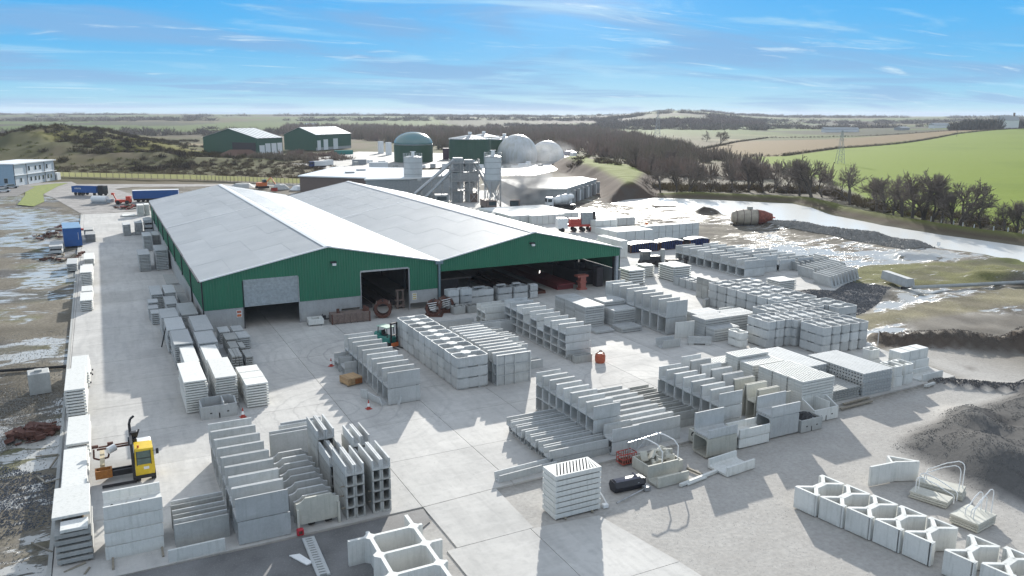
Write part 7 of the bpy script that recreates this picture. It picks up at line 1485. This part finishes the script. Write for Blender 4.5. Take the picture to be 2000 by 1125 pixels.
# furthest unit's flared wings and the lone Y unit
e = empty('y_shaped_unit', (47.1,35.85,0), 'lone white wall unit with a triangular buttress on the gravel', 'retaining unit', 'lone unit'); m_ = MB()
wl(m_, (0,0), (2.5,-.25), .16, 0, 1.5); m_.build('face_wall', CONN, e); m_ = MB(); wl(m_, (2.4,-.25), (4.0,-.9), .16, 0, 1.496); m_.build('face_wall', CONN, e); m_ = MB(); wl(m_, (2.05,-.2), (2.75,.75), .14, 0, 1.492); wl(m_, (2.75,.75), (3.9,-.8), .14, 0, 1.488); m_.build('buttress', CONN, e)
# stair slabs with hoop rails
def hooped(x, y, w, d, n, rz, label, hoops):
    e = empty('hooped_slab_stack', (x, y, 0), label, 'slab stack', 'slab stacks with hoop rails', rz); p = .16
    for k in range(n): m_ = MB(); m_.cbox(jit(.05),jit(.05),k*p,w+jit(.05),d+jit(.05),k*p+p*.8,.015); m_.box(.15,.1,k*p+p*.8,w-.15,d-.1,(k+1)*p) if k < n-1 else None; m_.build('slab', CREAM, e)
    for hx, hy, hl, hh, a in hoops:
        c_, q_ = math.cos(a), math.sin(a); pr = [(0,-.15),(0,hh*.8),(.06,hh*.93),(.2,hh),(.4,hh*1.02),(hl*.5,hh*.82),(hl-.35,hh*.5),(hl-.1,hh*.42),(hl,hh*.3),(hl,-.15)]
        m_ = MB(); m_.path([(hx+c_*u, hy+q_*u, n*p+v) for u, v in pr], .035, 6); m_.build('hoop_rail', WHITE, e)
    return e
hooped(48.2,33.4,2.4,1.25,3,R_(-72),'low slab stack with two hoop rails left of the taller hoops',[(.3,.2,2.4,1.1,.1),(.3,.85,2.4,1.2,.1)])
hooped(49.75,34.0,2.9,1.3,4,R_(-66),'slab stack with tall hoop rails against the dark heap',[(2.6,.2,2.2,1.7,3.14),(2.7,.9,2.3,1.8,3.14)])
hooped(47.5,29.9,1.8,2.3,4,R_(-83),'square slab stack with three low hoop rails nearest the corner',[(1.2,2.1,1.5,1.1,-1.7),(.9,2.1,1.6,1.3,-1.7),(1.5,2.2,1.8,1.7,-1.7)])
# the rusted mixer drum by the pond
e = empty('rusted_mixer_drum', (135.5,148.5,-.1), 'huge old concrete mixer drum, white with a rust-red mouth', 'drum', None, R_(-30)); m_ = MB()
def hz(m, prof, n=24):
    V = []; F = []
    for x_, r in prof: V += [(x_, r*math.cos(i*2*math.pi/n), 1.9+r*math.sin(i*2*math.pi/n)) for i in range(n)]
    for k in range(len(prof)-1):
        for i in range(n): j = (i+1)%n; F.append((k*n+i, k*n+n+i, k*n+n+j, k*n+j))
    F.append(tuple(range(n))); F.append(tuple(range(len(prof)*n-1, (len(prof)-1)*n-1, -1))); m.add(V, F)
hz(m_, [(0,1.1),(.8,1.7),(2.6,1.95),(6,1.95)]); m_.build('barrel', simple('cream_drum_paint', (.42,.36,.28), .6, 0, .3, .8), e, True)
m_ = MB(); hz(m_, [(6.0,1.95),(7.6,1.7),(9.6,.95)]); m_.build('mouth', simple('red_rust_paint', (.26,.075,.05), .75, 0, .5, 2), e, True)
for x_ in (.9,2.5,4.2,5.9): m_ = MB(); hz(m_, [(x_,1.99-(x_ < 1)*.25),(x_+.15,1.99-(x_ < 1)*.2)]); m_.build('band', TAN, e)
m_ = MB(); m_.box(9.0,-.8,1.8,10.2,.8,2.1); m_.tube((9.6,0,0),(9.2,0,1.8),.08); m_.build('chute', RED, e); m_ = MB(); m_.box(3.6,-.4,3.85,4.8,.4,4.5); m_.build('hatch', CREAM, e)
m_ = MB(); m_.box(0,-1.6,-.2,9,-1.3,.25); m_.box(0,1.3,-.2,9,1.6,.25); m_.build('cradle', DARK, e)
# poles, pipe and bits in the mud
m_ = MB(); m_.tube((109,79,.35),(152,68,.35),.28,8); tag(m_.build('long_pipe', COND), 'long pale pipe lying across the wet ground at the right', 'pipe')
for i, (px0, py0, px1, py1) in enumerate(((70,892,112,889),(98,913,115,890),(73,930,88,944),(88,944,118,937),(62,1060,102,1080),(125,1118,168,1100),(165,1122,175,1110))):
    a, b = at(px0, py0), at(px1, py1); m_ = MB(); m_.tube((a[0],a[1],.0),(b[0],b[1],.06),.07,5); tag(m_.build('timber_offcut', WOODG), 'loose timber on the mud at the left, %s one from the top' % NTH[i], 'timber', 'loose timbers left of the yard')
m_ = MB(); m_.tube((-25,97,.0),(-5,92.5,.05),.16,6); tag(m_.build('black_pipe', RUBBER), 'black pipe half sunk in the mud beside the concrete chamber', 'pipe')
# steam drifting from the plant
def steam(name, x, y, z, sx, sy, sz, dens, label):
    m = bpy.data.materials.new(name); m.use_nodes = True; nt_ = m.node_tree; nt_.nodes.clear(); out = nt_.nodes.new('ShaderNodeOutputMaterial'); pv_ = nt_.nodes.new('ShaderNodeVolumePrincipled'); nt_.links.new(pv_.outputs[0], out.inputs['Volume'])
    tc_ = nt_.nodes.new('ShaderNodeTexCoord'); ln_ = nt_.nodes.new('ShaderNodeVectorMath'); ln_.operation = 'LENGTH'; nt_.links.new(tc_.outputs['Object'], ln_.inputs[0])
    n_ = nt_.nodes.new('ShaderNodeTexNoise'); n_.inputs['Scale'].default_value = 1.8; n_.inputs['Detail'].default_value = 3; nt_.links.new(tc_.outputs['Object'], n_.inputs['Vector'])
    a = nt_.nodes.new('ShaderNodeMapRange'); nt_.links.new(ln_.outputs['Value'], a.inputs[0]); a.inputs[1].default_value = 1; a.inputs[2].default_value = .1
    b = nt_.nodes.new('ShaderNodeMapRange'); nt_.links.new(n_.outputs[0], b.inputs[0]); b.inputs[1].default_value = .42; b.inputs[2].default_value = .7
    mu = nt_.nodes.new('ShaderNodeMath'); mu.operation = 'MULTIPLY'; nt_.links.new(a.outputs[0], mu.inputs[0]); nt_.links.new(b.outputs[0], mu.inputs[1]); m2 = nt_.nodes.new('ShaderNodeMath'); m2.operation = 'MULTIPLY'; nt_.links.new(mu.outputs[0], m2.inputs[0]); m2.inputs[1].default_value = dens; nt_.links.new(m2.outputs[0], pv_.inputs['Density']); pv_.inputs['Color'].default_value = (.95,.93,.9,1)
    m_ = MB(); m_.lathe(0,0,[(math.sin(math.pi*i/8)+.001, -math.cos(math.pi*i/8)) for i in range(9)],16); o = m_.build(name, m, None); o.location = (x,y,z); o.scale = (sx,sy,sz); o.rotation_euler = (0,0,.4); tag(o, label, 'steam', None, 'stuff')
steam('steam', 107, 203, 6.5, 13, 6, 7.5, 1.0, 'white steam drifting over the low concrete building')
steam('steam', 196, 345, 8, 20, 10, 7, .14, 'thin pinkish steam before the gas holders')
# ------------------------------------------------------------------ air
ZTOP = max(40, float(GZ.max())+22)
m_ = MB(); m_.box(-9500, -600, -25, 9500, 9500, ZTOP); hzm = bpy.data.materials.new('haze'); hzm.use_nodes = True; hn = hzm.node_tree; hn.nodes.clear()
ho = hn.nodes.new('ShaderNodeOutputMaterial'); hv = hn.nodes.new('ShaderNodeVolumePrincipled'); hn.links.new(hv.outputs[0], ho.inputs['Volume']); hv.inputs['Color'].default_value = (.85,.90,1,1); hv.inputs['Density'].default_value = .00009; hv.inputs['Anisotropy'].default_value = 0
haze = m_.build('haze', hzm); print('ZTOP', ZTOP, float(GZ.min())); haze['kind'] = 'stuff'
